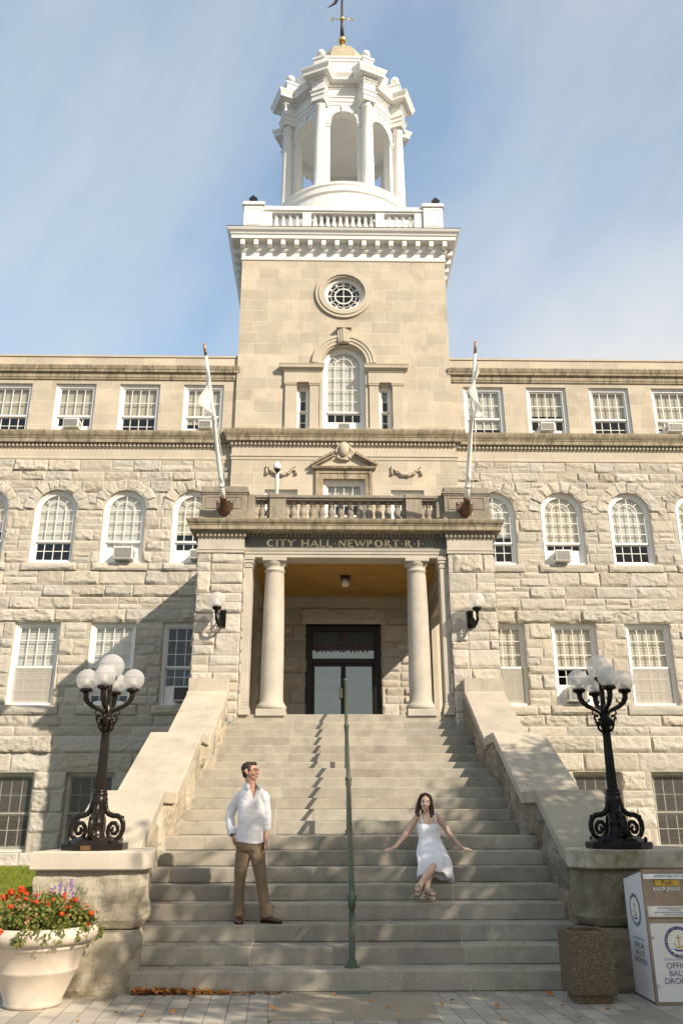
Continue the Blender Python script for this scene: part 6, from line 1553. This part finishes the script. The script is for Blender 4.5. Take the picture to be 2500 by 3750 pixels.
def head_shapes(mb, X, female=False):
    """X maps local head coords (x lateral, y back, z up; face at -y, origin at head centre) to the world"""
    def S(c, r, sc=(1, 1, 1), seg=18, rg=12):
        rr = []
        for j in range(rg + 1):
            t = pi * j / rg; q = max(sin(t), .003) * r; rr.append([X((c[0] + q * cos(2 * pi * i / seg) * sc[0], c[1] + q * sin(2 * pi * i / seg) * sc[1], c[2] - cos(t) * r * sc[2])) for i in range(seg)])
        xf = mb.xf; mb.xf = None; mb.rings(rr, True, True, True); mb.xf = xf
    w = .93 if female else 1.0
    S((0, .012, .030), .092, (.82 * w, 1.06, .95)); S((0, -.020, -.005), .078, (.86 * w, .95, 1.05)); S((0, -.038, -.062), .052, (.98 * w, .85, .86)); S((0, -.058, -.092), .024, (1.05, .85, .8))
    S((0, -.070, .040), .046, (1.15 * w, .5, .55)); S((0, -.087, .030), .014, (3.2 * w, .6, .6), 14, 8)
    xf = mb.xf; mb.xf = None
    mb.tube([X((0, -.090, .024)), X((0, -.102, .0)), X((0, -.112, -.018)), X((0, -.100, -.030))], [.009, .011, .0135, .010], 10); 
    for s in (-1, 1): mb.sphere(X((s * .012, -.098, -.022)), .0085, 8, 6); mb.sphere(X((s * .040 * w, -.062, -.020)), .025, 12, 8)
    mb.tube([X((-.020, -.088, -.052)), X((0, -.096, -.049)), X((.020, -.088, -.052))], [.005, .0075, .005], 8); mb.tube([X((-.018, -.086, -.060)), X((0, -.093, -.062)), X((.018, -.086, -.060))], [.005, .0075, .005], 8)
    for s in (-1, 1):
        mb.tube([X((s * .076 * w, .005, .026)), X((s * .088 * w, .016, .030)), X((s * .092 * w, .022, .012)), X((s * .086 * w, .014, -.012)), X((s * .076 * w, .002, -.024))], [.008, .010, .010, .009, .007], 8); mb.sphere(X((s * .080 * w, .010, .005)), .014, 8, 6)
    mb.xf = xf
def face_parts(X, parent, female=False):
    w = .93 if female else 1.0
    for s in (-1, 1):
        mb = MB(); mb.smooth = True; mb.sphere(X((s * .031 * w, -.0775, .011)), .0105, 12, 8, (1.15, 1, .72)); e = mb.build('eye', 'eye_white', parent)
        mb = MB(); mb.smooth = True; mb.sphere(X((s * .031 * w, -.0835, .011)), .0062, 10, 6); mb.build('iris', 'iris', e)
        mb = MB(); mb.smooth = True
        mb.tube([X((s * .014, -.0925, .034)), X((s * .032 * w, -.092, .0395)), X((s * .052 * w, -.078, .033))], [.0022, .0028, .0016], 7); mb.build('eyebrow', 'brow', parent)
        mb = MB(); mb.smooth = True; mb.tube([X((s * .018, -.0875, .019)), X((s * .032 * w, -.0905, .023)), X((s * .047 * w, -.080, .017))], [.0016, .0024, .0016], 6); mb.build('eyelid', 'brow', parent)
    mb = MB(); mb.smooth = True
    mb.tube([X((-.026, -.085, -.051)), X((-.012, -.0965, -.0535)), X((0, -.0985, -.054)), X((.012, -.0965, -.0535)), X((.026, -.085, -.051))], [.0022, .0042, .005, .0042, .0022], 8); mb.build('lips', 'lip', parent)

# ---- man in white shirt standing on the third step
MZ = ZS[3]; mx, my = -1.43, 10.77
man = thing('person', 'man in white linen shirt and brown trousers, hand in pocket, looking right', 'person', (mx, my, MZ))
hc = Vector((-1.468, 10.775, 2.228)); hrot = Matrix.Rotation(R(72), 3, 'Z') @ Matrix.Rotation(R(-4), 3, 'X')
HX = lambda p: hc + hrot @ (Vector(p) * 1.02)
b = MB(); head_shapes(b, HX)
limb(b, [(-1.468, 10.79, 2.17), (-1.455, 10.785, 2.10), (-1.445, 10.785, 2.02)], [.062, .064, .07])
tor = [(mx, my, 1.46, .150, .105), (mx, my, 1.62, .148, .110), (mx, my, 1.78, .152, .112), (mx, my + .002, 1.90, .152, .104), (mx, my + .006, 1.97, .130, .086), (mx - .005, my + .010, 2.03, .09, .066)]
ell(b, [(mx, my, 1.36, .11, .075)] + tor, 22)
for pts, rad in (([(-1.595, 10.81, 1.945), (-1.70, 10.88, 1.70), (-1.655, 10.745, 1.52)], [.036, .032, .029]), ([(-1.275, 10.745, 1.945), (-1.25, 10.80, 1.70), (-1.245, 10.715, 1.475)], [.036, .033, .029])): limb(b, pts, rad)
hand(b, (-1.243, 10.705, 1.455), (.01, -.10, -1), (-1, -.15, 0), -1, .42, .05, 1.05)
hand(b, (-1.648, 10.735, 1.505), (.28, -.08, -1), (1, -.3, .25), 1, .35, .03, 1.0)
for pts, rad in (([(-1.515, 10.80, 1.34), (-1.545, 10.79, 1.03), (-1.55, 10.80, .65), (-1.55, 10.78, .61)], [.085, .058, .042, .040]), ([(-1.345, 10.76, 1.34), (-1.295, 10.74, 1.03), (-1.235, 10.73, .66), (-1.225, 10.73, .61)], [.085, .058, .042, .040])): limb(b, pts, rad)
remesh(b, 'body', 'skin_man', man, .0048, 4)
face_parts(HX, man)
# spectacles, hair
g_ = MB(); g_.smooth = True
for s in (-1, 1):
    g_.tube([HX((s * .034 + .023 * cos(t) * 1.05, -.104 + .012 * abs(s * .034 + .023 * cos(t)) / .05, .012 + .0165 * sin(t))) for t in [2 * pi * i / 16 for i in range(17)]], .0028, 6)
    g_.tube([HX((s * .058, -.092, .018)), HX((s * .078, -.045, .020)), HX((s * .083, .012, .020)), HX((s * .083, .028, .008))], .0030, 6)
g_.tube([HX((-.011, -.106, .015)), HX((0, -.108, .018)), HX((.011, -.106, .015))], .0026, 6); g_.build('spectacles', 'spectacle', man)
h = MB()
def HS(c, r, sc):
    rr = []
    for j in range(13):
        t = pi * j / 12; q = max(sin(t), .003) * r; rr.append([HX((c[0] + q * cos(2 * pi * i / 18) * sc[0], c[1] + q * sin(2 * pi * i / 18) * sc[1], c[2] - cos(t) * r * sc[2])) for i in range(18)])
    h.rings(rr, True, True, True)
HS((0, .018, .048), .091, (.86, 1.03, .84)); HS((0, .048, .0), .068, (1.0, .72, 1.05)); HS((0, -.048, .094), .040, (1.3, 1.0, .60)); HS((.012, -.070, .090), .024, (1.6, .8, .6)); HS((0, .060, -.035), .040, (1.1, .5, .8))
for s in (-1, 1): HS((s * .066, -.004, .045), .026, (.45, 1.1, 1.5)); HS((s * .072, -.02, .02), .014, (.4, .7, 1.6))
hinv = hrot.inverted()
remesh(h, 'hair', 'hair_man', man, .005, 1, lambda c, n: n * (.003 * noise.noise(Vector((c.x * 70, c.y * 70, c.z * 25))) + .0018 * noise.noise(c * 190)), .4,
       lambda c: (lambda q: q.y < -.045 and q.z < .072)((hinv @ (c - hc)) / 1.02))
# shirt
s_ = MB()
ell(s_, [(mx + .005, my, 1.425, .184, .138)] + [(mx, my, 1.50, .178, .138), (mx, my, 1.60, .172, .134), (mx, my, 1.72, .171, .131), (mx, my, 1.84, .176, .126), (mx, my + .005, 1.92, .174, .114), (mx, my + .01, 1.985, .162, .100), (mx - .004, my + .012, 2.045, .125, .088), (-1.452, my + .014, 2.10, .080, .078)], 22, 28)
limb(s_, [(-1.585, 10.81, 1.945), (-1.665, 10.86, 1.83), (-1.705, 10.88, 1.70), (-1.675, 10.80, 1.585), (-1.662, 10.755, 1.535)], [.064, .060, .057, .053, .050])
limb(s_, [(-1.285, 10.75, 1.945), (-1.262, 10.785, 1.83), (-1.25, 10.80, 1.72), (-1.246, 10.755, 1.63), (-1.244, 10.74, 1.59)], [.062, .058, .054, .051, .049])
for c, d in (((-1.660, 10.750, 1.538), (-.02, .12, .18)), ((-1.2435, 10.738, 1.598), (0, .08, .18))):
    c = Vector(c); d = Vector(d).normalized(); s_.tube([c, c + d * .05], .056, 16)
fwd = Vector((sin(R(22)), -cos(R(22)), 0)); lat = Vector((cos(R(22)), sin(R(22)), 0)); mc = Vector((mx, my, 0))
def wrinkle(c, n):
    v = noise.noise(Vector((c.x * 9, c.y * 9, c.z * 12))) * .006 + (.4 - abs(noise.noise(Vector((c.x * 12 + c.z * 9, c.y * 12, c.z * 17))))) * .007
    q = c - mc
    if c.z < 1.62: v += .004 * sin(40 * c.z + 9 * q.dot(lat)) * (1.62 - c.z) / .2
    d = n * v
    if c.z < 1.47: d.z += -.035 * (1 if q.dot(fwd) > 0 else .6) * (1 - abs(q.dot(lat)) / .22) + .012
    return d
sh = remesh(s_, 'shirt', 'linen', man, .0065, 6, wrinkle, .5, lambda c: (c - mc).dot(fwd) > .03 and c.z > 1.90 and abs((c - mc).dot(lat) + .014) < min(.050, (c.z - 1.91) * .34))
m_ = MB(); m_.smooth = True       # collar points, button placket, buttons
for s in (-1, 1):
    base = [mc + lat * (s * .082 - .012) + fwd * .012 + Vector((0, 0, 2.100)), mc + lat * (s * .050 - .012) + fwd * .074 + Vector((0, 0, 2.075)), mc + lat * (s * .055 - .012) + fwd * .108 + Vector((0, 0, 2.022)), mc + lat * (s * .098 - .012) + fwd * .072 + Vector((0, 0, 2.035))]
    m_.prism(base, tuple(fwd * .010 + Vector((0, 0, .004))))
for k in range(6): m_.sphere(mc + fwd * .138 + Vector((0, 0, 1.86 - .082 * k)), .006, 8, 6)
m_.build('collar', 'linen', man)
# trousers
t_ = MB()
ell(t_, [(mx, my + .01, 1.275, .05, .05), (mx, my + .006, 1.30, .12, .085), (mx, my, 1.34, .165, .116), (mx, my, 1.38, .182, .128), (mx, my, 1.44, .176, .124), (mx, my, 1.50, .168, .118)], 20)
def leg(P):
    rr = []
    for x, y, z, rx, ry in P: rr.append((x, y, z, rx, ry))
    ell(t_, rr, 12, 22)
leg([(-1.555, 10.785, .625, .070, .088), (-1.552, 10.79, .70, .066, .084), (-1.548, 10.80, .85, .064, .078), (-1.545, 10.795, 1.03, .069, .082), (-1.535, 10.795, 1.15, .080, .095), (-1.518, 10.79, 1.28, .094, .112), (-1.50, 10.785, 1.38, .10, .115)])
leg([(-1.225, 10.735, .615, .076, .084), (-1.232, 10.738, .70, .070, .082), (-1.26, 10.745, .85, .067, .078), (-1.295, 10.745, 1.03, .071, .082), (-1.32, 10.75, 1.15, .082, .095), (-1.343, 10.76, 1.28, .096, .112), (-1.36, 10.77, 1.38, .10, .115)])
def tw(c, n):
    v = noise.noise(Vector((c.x * 10, c.y * 10, c.z * 9))) * .004
    if c.z < .80: v += .004 * sin(c.z * 60 + 14 * c.x) * (.80 - c.z) / .2
    if 1.25 < c.z < 1.4: v += .0025 * sin(c.z * 75 + 30 * abs(c.x - mx))
    if .95 < c.z < 1.12: v += .002 * sin(c.z * 70 - 20 * c.x)
    return n * v
remesh(t_, 'trousers', 'trouser', man, .0065, 2, tw)
def shoe(heel, toe, mat, smat, parent, w=.046, hi=.075, nm='shoe'):
    H, T = Vector(heel), Vector(toe); d = (T - H).normalized(); l = Vector((-d.y, d.x, 0)); L = (T - H).length; mb = MB(); mb.smooth = True; rr = []
    for t, ww, hh in ((0, .55, .75), (.04, .75, .95), (.15, .86, 1.0), (.30, .80, 1.05), (.45, .85, .98), (.62, 1.0, .72), (.80, .98, .55), (.92, .78, .46), (.985, .45, .32), (1, .2, .2)):
        c = H + d * L * t; q = []
        for i in range(16):
            a = 2 * pi * i / 16; y = sin(a); q.append(c + l * w * ww * cos(a) * (1 if y < .2 else .95 - .25 * y) + Vector((0, 0, .010 + max(0, (y + 1) / 2) * hi * hh)))
        rr.append(q)
    mb.rings(rr, True, True, True); o = mb.build(nm, mat, parent)
    mb = MB(); mb.smooth = False; rr = []
    pts = []
    for sgn in (1, -1):
        S_ = [(-.02, .35), (.02, .85), (.15, .95), (.32, .86), (.5, .95), (.65, 1.08), (.82, 1.04), (.94, .80), (1.01, .3)]
        pts += [H + d * L * t + l * w * ww * sgn for t, ww in (S_ if sgn > 0 else S_[::-1])]
    mb.prism([(p.x, p.y, H.z) for p in pts], (0, 0, .013)); mb.build('sole', smat, o); return o
shoe((-1.545, 10.845, MZ), (-1.515, 10.565, MZ), 'loafer', 'sole', man); shoe((-1.275, 10.745, MZ), (-1.035, 10.655, MZ), 'loafer', 'sole', man)
w_ = MB(); w_.smooth = True; c = Vector((-1.650, 10.738, 1.510)); d = Vector((.28, -.08, -1)).normalized(); w_.tube([c - d * .012, c + d * .012], .036, 16); wt = w_.build('watch', 'watch', man)
w_ = MB(); w_.smooth = True; w_.sphere(c + Vector((-.004, -.034, 0)), .017, 12, 8, (1, .35, 1)); w_.build('dial', 'watch_dial', wt)

# ---- woman in white dress sitting on the sixth step, leaning on her hands
wz = ZS[6]
wom = thing('person', 'woman in white sundress sitting on the stairs, leaning back on both hands', 'person', (.86, 11.82, wz))
hc2 = Vector((.822, 12.005, 1.888)); hrot2 = Matrix.Rotation(R(-4), 3, 'Z') @ Matrix.Rotation(R(5), 3, 'Y') @ Matrix.Rotation(R(4), 3, 'X')
WX = lambda p: hc2 + hrot2 @ (Vector(p) * 1.0)
b = MB(); head_shapes(b, WX, True)
limb(b, [(.828, 12.02, 1.83), (.838, 12.03, 1.77), (.845, 12.035, 1.70)], [.047, .046, .06])
ell(b, [(.86, 11.84, 1.17, .165, .125), (.86, 11.86, 1.27, .160, .115), (.857, 11.91, 1.40, .125, .090), (.852, 11.955, 1.50, .130, .094), (.85, 11.985, 1.58, .138, .095), (.848, 12.01, 1.66, .135, .082), (.846, 12.025, 1.72, .120, .062), (.845, 12.03, 1.752, .07, .045)])
for s in (-1, 1): b.sphere((.852 + s * .058, 11.93, 1.555), .050, 14, 10)
LA = [(.712, 12.035, 1.715), (.575, 12.10, 1.515), (.415, 12.085, 1.335), (.385, 12.075, 1.318)]; RA = [(.980, 12.035, 1.715), (1.14, 12.10, 1.51), (1.285, 12.085, 1.335), (1.31, 12.08, 1.318)]
for P in (LA, RA): limb(b, P, [.046, .037, .024, .022])
hand(b, (.375, 12.07, 1.312), (-.82, -.45, -.16), (0, .1, -1), 1, .12, .28, .92); hand(b, (1.32, 12.075, 1.312), (.82, -.45, -.16), (0, .1, -1), -1, .12, .28, .92)
knL, knR = (.79, 11.43, 1.165), (.885, 11.42, 1.185); anL, anR = (.705, 11.135, .865), (.610, 11.10, .915)
limb(b, [(.80, 11.83, 1.19), knL, (.745, 11.27, 1.01), anL], [.085, .055, .050, .030]); limb(b, [(.92, 11.83, 1.19), knR, (.745, 11.25, 1.045), anR], [.085, .055, .050, .030])
def foot(ank, toe):
    A_, T = Vector(ank), Vector(toe); d = (T - A_).normalized(); limb(b, [A_, A_.lerp(T, .45) + Vector((0, -.0, .004)), T], [.030, .030, .024], 12)
    l = d.cross(Vector((0, 0, 1))).normalized()
    for i in range(5): c = T + l * (-.024 + .012 * i); limb(b, [c, c + d * (.030 - .003 * i)], [.0085, .0075], 8, 2)
ftL, ftR = ((.735, 11.085, .800), (.765, 10.965, .835)), ((.600, 11.06, .850), (.565, 10.945, .885))
foot(anL, (.757, 10.99, .835)); foot(anR, (.575, 10.965, .885))
remesh(b, 'body', 'skin_woman', wom, .0045, 4)
face_parts(WX, wom, True)
h = MB()
def HS2(c, r, sc):
    rr = []
    for j in range(13):
        t = pi * j / 12; q = max(sin(t), .003) * r; rr.append([WX((c[0] + q * cos(2 * pi * i / 18) * sc[0], c[1] + q * sin(2 * pi * i / 18) * sc[1], c[2] - cos(t) * r * sc[2])) for i in range(18)])
    h.rings(rr, True, True, True)
HS2((0, .025, .045), .096, (.84, 1.0, .90)); HS2((0, .06, -.02), .08, (.98, .6, 1.3))
for s in (-1, 1):
    pts = [WX(p) for p in ((s * .020, -.042, .120), (s * .060, -.040, .090), (s * .086, -.010, .02), (s * .090, -.006, -.05), (s * .090, -.016, -.12), (s * .088, -.040, -.17), (s * .080, -.055, -.20 - .02 * s))]
    h.tube(pts, [.016, .022, .021, .022, .024, .020, .005], 12)
    pts = [WX(p) for p in ((s * .06, .02, .05), (s * .085, .02, -.03), (s * .098, .015, -.12), (s * .100, .0, -.19), (s * .098, -.02, -.235))]; h.tube(pts, [.03, .034, .034, .028, .008], 12)
h.tube([WX((0, .07, .04)), WX((0, .085, -.06)), WX((0, .08, -.16))], [.05, .06, .04], 12)
hinv2 = hrot2.inverted()
remesh(h, 'hair', 'hair_woman', wom, .005, 1, lambda c, n: n * (.0032 * noise.noise(Vector((c.x * 80, c.y * 80, c.z * 9))) + .002 * noise.noise(Vector((c.x * 190, c.y * 190, c.z * 18)))), .4,
       lambda c: (lambda q: q.y < -.03 and abs(q.x) < .052 and -.2 < q.z < .088 - abs(q.x) * .5)(hinv2 @ (c - hc2)))
# dress: fitted bodice, straps, gathered skirt over the thighs with a scalloped hem
d_ = MB()
ell(d_, [(.858, 11.895, 1.385, .150, .112), (.856, 11.925, 1.44, .146, .108), (.853, 11.955, 1.50, .148, .112), (.851, 11.975, 1.56, .152, .115), (.850, 11.99, 1.615, .146, .104), (.849, 12.005, 1.655, .130, .086)], 0, 26)
for s in (-1, 1): d_.sphere((.852 + s * .060, 11.922, 1.552), .066, 16, 10, (1.05, .85, 1.1))
remesh(d_, 'bodice', 'dress', wom, .006, 8, lambda c, n: n * (.004 * noise.noise(Vector((c.x * 30, c.y * 20, c.z * 8))) + .004 * noise.noise(c * 14)), .5, lambda c: c.z > 1.625 - .25 * max(0, .06 - abs(c.x - .85)) - .1 * (c.y > 12.0) * 0 and c.y < 11.96)
for s in (-1, 1): d_ = MB(); d_.smooth = True; d_.tube([(.85 + s * .085, 11.905, 1.60), (.85 + s * .096, 11.945, 1.68), (.85 + s * .100, 12.00, 1.748), (.85 + s * .098, 12.05, 1.752), (.85 + s * .090, 12.09, 1.70)], [.011, .010, .009, .009, .010], 8); d_.build('strap', 'dress', wom)
d_ = MB(); d_.smooth = True; N_ = 72; rr = []
secs = [  # centre x,y,z ; half width ; outer and inner half depth ; turn of the ring plane ; fold depth
    (.858, 11.905, 1.430, .151, .112, .110, 0, .002), (.858, 11.885, 1.375, .163, .122, .118, .15, .005), (.858, 11.84, 1.305, .188, .125, .12, .5, .009),
    (.859, 11.75, 1.240, .204, .105, .12, 1.05, .011), (.859, 11.62, 1.215, .208, .088, .11, 1.38, .012), (.858, 11.51, 1.200, .208, .082, .12, 1.30, .013),
    (.857, 11.43, 1.168, .208, .090, .13, .90, .015), (.856, 11.40, 1.120, .210, .098, .12, .50, .019), (.855, 11.395, 1.070, .214, .102, .11, .30, .024)]
for x, y, z, w, u, dn, tl, fo in secs:
    up = Vector((0, -cos(tl), sin(tl))); ring = []
    for i in range(N_):
        a = 2 * pi * i / N_; sa = sin(a); f = 1 + fo / .2 * (sin(11 * a + 1.3) * .6 + sin(19 * a + z * 9) * .4 + .8 * noise.noise(Vector((cos(a) * 2.4, sin(a) * 2.4, y * 5))))
        p = Vector((x, y, z)) + Vector((1, 0, 0)) * w * cos(a) * f + up * (u if sa > 0 else dn) * sa * f
        if y > 11.5: p.z = max(p.z, wz + .006)
        ring.append(p)
    rr.append(ring)
hem = []
for i, p in enumerate(rr[-1]):
    a = 2 * pi * i / N_; ca, sa = cos(a), sin(a)
    drop = .055 + .075 * max(0, ca) ** 1.3 + .03 * max(0, -ca) - .035 * max(0, sa) * (1 - max(0, ca)) + .010 * sin(9 * a) + .006 * abs(sin(20 * a))
    hem.append(Vector((p.x + .012 * ca, p.y - .012, p.z - drop)))
rr.append([a_.lerp(b_, .5) + Vector((.006 * sin(13 * i * 2 * pi / N_), .006 * cos(11 * i * 2 * pi / N_), 0)) for i, (a_, b_) in enumerate(zip(rr[-1], hem))]); rr.append(hem)
d_.rings(rr, True, False, False); sk = d_.build('skirt', 'dress', wom)
so = sk.modifiers.new('solid', 'SOLIDIFY'); so.thickness = .004
# wedge sandals
for (ank, toe, hb) in ((anL, (.762, 10.962, .832), ZS[4]), (anR, (.572, 10.938, .885), None)):
    A_, T = Vector(ank), Vector(toe); d = (T - A_).normalized(); l = Vector((1, 0, 0)); l = (l - d * l.dot(d)).normalized(); nrm = l.cross(d); nrm = nrm if nrm.z > 0 else -nrm
    mb = MB(); mb.smooth = True
    H = A_ - d * .020 - nrm * .035; 
    for t, r_ in ((.18, .036), (.52, .036), (.80, .036)):
        c = A_.lerp(T, t) ; mb.tube([c + (l * cos(q) + nrm * sin(q)) * r_ for q in [-.35 + (pi + .7) * i / 10 for i in range(11)]], .008, 7)
    sd = mb.build('sandal', 'sandal', wom)
    P0 = H - d * .02; P1 = T + d * .028 - nrm * .036
    def slab(dz0, dz1, g, nm, mt_, par):
        mb = MB(); O = []
        for k in range(22):
            a = 2 * pi * k / 22; t = .5 - .5 * cos(a); ww = (.027 + .010 * t) * abs(sin(a)) ** .55 * (1 if sin(a) > 0 else -1); O.append((t, ww))
        top = [P0.lerp(P1, t) + l * w_ * g - nrm * dz0(t) for t, w_ in O]; bot = [P0.lerp(P1, t) + l * w_ * g - nrm * dz1(t) for t, w_ in O]
        mb.rings([top, bot], True, True, True); return mb.build(nm, mt_, par)
    th = lambda t: .058 - .034 * min(1, t / .65)
    slab(lambda t: 0, th, 1.0, 'wedge', 'sandal', sd); slab(lambda t: th(t) + .0005, lambda t: th(t) + .008, 1.03, 'sole', 'sandal_sole', sd)
CLOUD = (4.35, 4.75, 5.0); EXPO = .48
TREES = [(8.7, 4.6, 6.9, 2.8, 12500, 'leafy street tree right of the steps casting dappled shade', 2.6, .85, 3), (6.85, 2.6, 6.9, 2.2, 9500, 'leafy street tree by the kerb nearest the camera', 2.6, 1.28, 8), (6.3, 8.1, 2.7, 1.75, 7000, 'low bushy tree by the pavement right of the ballot box', 1.3, .95, 9), (10.0, 7.2, 8.2, 1.4, 3000, 'young street tree standing farther right near the building', 3.2, .8, 5)]  # the low bushy tree is added out of view to dim the lower right
# ------------------------------------------------------------------ street trees that dapple the steps (behind and beside the camera)
def tree(x, y, zc, r, n, label, h0=2.6, squash=.8, seed=1):
    q = random.Random(seed); t = thing('street_tree', label, 'tree', (x, y, -.15), 'street trees by the pavement')
    mb = MB(); mb.smooth = True; P = [Vector((x, y, -.15)), Vector((x + .05, y, 1.2)), Vector((x - .05, y + .1, h0)), Vector((x, y, zc + r * .4))]; mb.tube(P, [.22, .17, .15, .05], 12)
    for k in range(9):
        a = q.uniform(0, 6.28); z0 = q.uniform(h0 * .8, zc); d = Vector((cos(a), sin(a), q.uniform(.2, .7))); mb.tube([Vector((x, y, z0)), Vector((x, y, z0)) + d * r * .4, Vector((x, y, z0)) + d * r * .8 + Vector((0, 0, .2))], [.07, .045, .015], 7)
    mb.build('trunk', 'bark', t)
    mb = MB(); cl = []
    for k in range(int(n / 60)):
        d = Vector((q.gauss(0, 1), q.gauss(0, 1), q.gauss(0, 1))).normalized() * r * q.uniform(.35, 1.0) ** .6; cl.append(Vector((x, y, zc)) + Vector((d.x, d.y, d.z * squash)))
    for c in cl:
        cr = q.uniform(.35, .75)
        for _ in range(60):
            p = c + Vector((q.gauss(0, .5), q.gauss(0, .5), q.gauss(0, .4))) * cr; u = Vector((q.uniform(-1, 1), q.uniform(-1, 1), q.uniform(-.5, .5))).normalized(); w = u.orthogonal().normalized(); w = Matrix.Rotation(q.uniform(0, 6.28), 3, u) @ w; s_ = q.uniform(.06, .11)
            mb.poly([p - u * s_, p + w * s_ * .55, p + u * s_, p - w * s_ * .55])
    mb.build('crown', 'tree_leaf', t)
for a in TREES: tree(*a)

# ------------------------------------------------------------------ sun, sky, camera
S = Vector((.98, -1, .92)).normalized()
sd = bpy.data.lights.new('sun', 'SUN'); sd.energy = 5.0; sd.angle = R(.55); sd.color = (1.0, .865, .69)
so_ = bpy.data.objects.new('sun', sd); col.objects.link(so_); so_.rotation_euler = S.to_track_quat('Z', 'Y').to_euler(); so_.location = (30, -30, 40)
w = bpy.data.worlds.new('World'); scene.world = w; w.use_nodes = True; nt = w.node_tree; nt.nodes.clear(); g = NB(nt)
out = g.n('ShaderNodeOutputWorld'); bg = g.n('ShaderNodeBackground'); bg.inputs[1].default_value = .118; g.l(bg.outputs[0], out.inputs[0])
sky = g.n('ShaderNodeTexSky'); sky.sky_type = 'NISHITA'; sky.sun_disc = False; sky.sun_elevation = R(33.3); sky.sun_rotation = math.atan2(S.x, S.y); sky.air_density = 1.0; sky.dust_density = 1.6; sky.ozone_density = 1.5
tc = g.n('ShaderNodeTexCoord').outputs['Generated']
rot = g.n('ShaderNodeMapping'); rot.inputs['Rotation'].default_value = (0, R(-38), 0); g.l(tc, rot.inputs[0])
n1 = g.noise(g.scaled(rot.outputs[0], (3.4, 1.2, .85)), 1.5, 7, .52); n2 = g.noise(tc, 2.6, 6, .55)
wisp = g.rng(g.math('ADD', g.math('MULTIPLY', n1, .72), g.math('MULTIPLY', n2, .28)), .40, .70, .26, .82)
sp = g.n('ShaderNodeSeparateXYZ'); g.l(tc, sp.inputs[0])
low = g.math('MULTIPLY', g.rng(sp.outputs[2], .66, .30, 0, .80), g.rng(n2, .34, .62, .45, 1))
right = g.math('MULTIPLY', g.rng(sp.outputs[0], .0, .34, 0, 1), g.math('MULTIPLY', g.rng(sp.outputs[2], .66, .44, 0, 1), g.rng(n2, .32, .58, .35, 1)))
c = g.mix(g.math('MAXIMUM', wisp, low), g.mix(1.0, sky.outputs[0], (1.30, 1.60, 1.62), 'MULTIPLY'), CLOUD)
c = g.mix(right, c, (5.6, 5.4, 5.2))
dp = g.n('ShaderNodeVectorMath', operation='DOT_PRODUCT'); g.l(tc, dp.inputs[0]); dp.inputs[1].default_value = S
c = g.mix(g.rng(dp.outputs['Value'], 0.05, .9, 0, .65), c, (4.0, 3.5, 2.8)); g.l(c, bg.inputs[0])  # warm sun-side glow added to the sky to warm and lift the shade
cam = bpy.data.cameras.new('camera'); co = bpy.data.objects.new('camera', cam); col.objects.link(co); scene.camera = co
cam.sensor_fit = 'VERTICAL'; cam.sensor_height = 36; cam.lens = 36 * 1913 / 2352; cam.clip_end = 3000; cam.clip_start = .05
psi, pit, rol = R(1.2), R(20.2), R(-.12)
fw = Vector((sin(psi) * cos(pit), cos(psi) * cos(pit), sin(pit))); rt = Vector((cos(psi), -sin(psi), 0)); up = rt.cross(fw)
rt2 = rt * cos(rol) + up * sin(rol); up2 = up * cos(rol) - rt * sin(rol)
co.matrix_world = Matrix(((rt2.x, up2.x, -fw.x, -.56), (rt2.y, up2.y, -fw.y, 0), (rt2.z, up2.z, -fw.z, 1.69), (0, 0, 0, 1)))
scene.view_settings.view_transform = 'Standard'; scene.view_settings.look = 'None'; scene.view_settings.gamma = 1; scene.view_settings.exposure = EXPO
scene.cycles.max_bounces = 8; scene.cycles.transparent_max_bounces = 12; scene.cycles.use_denoising = True
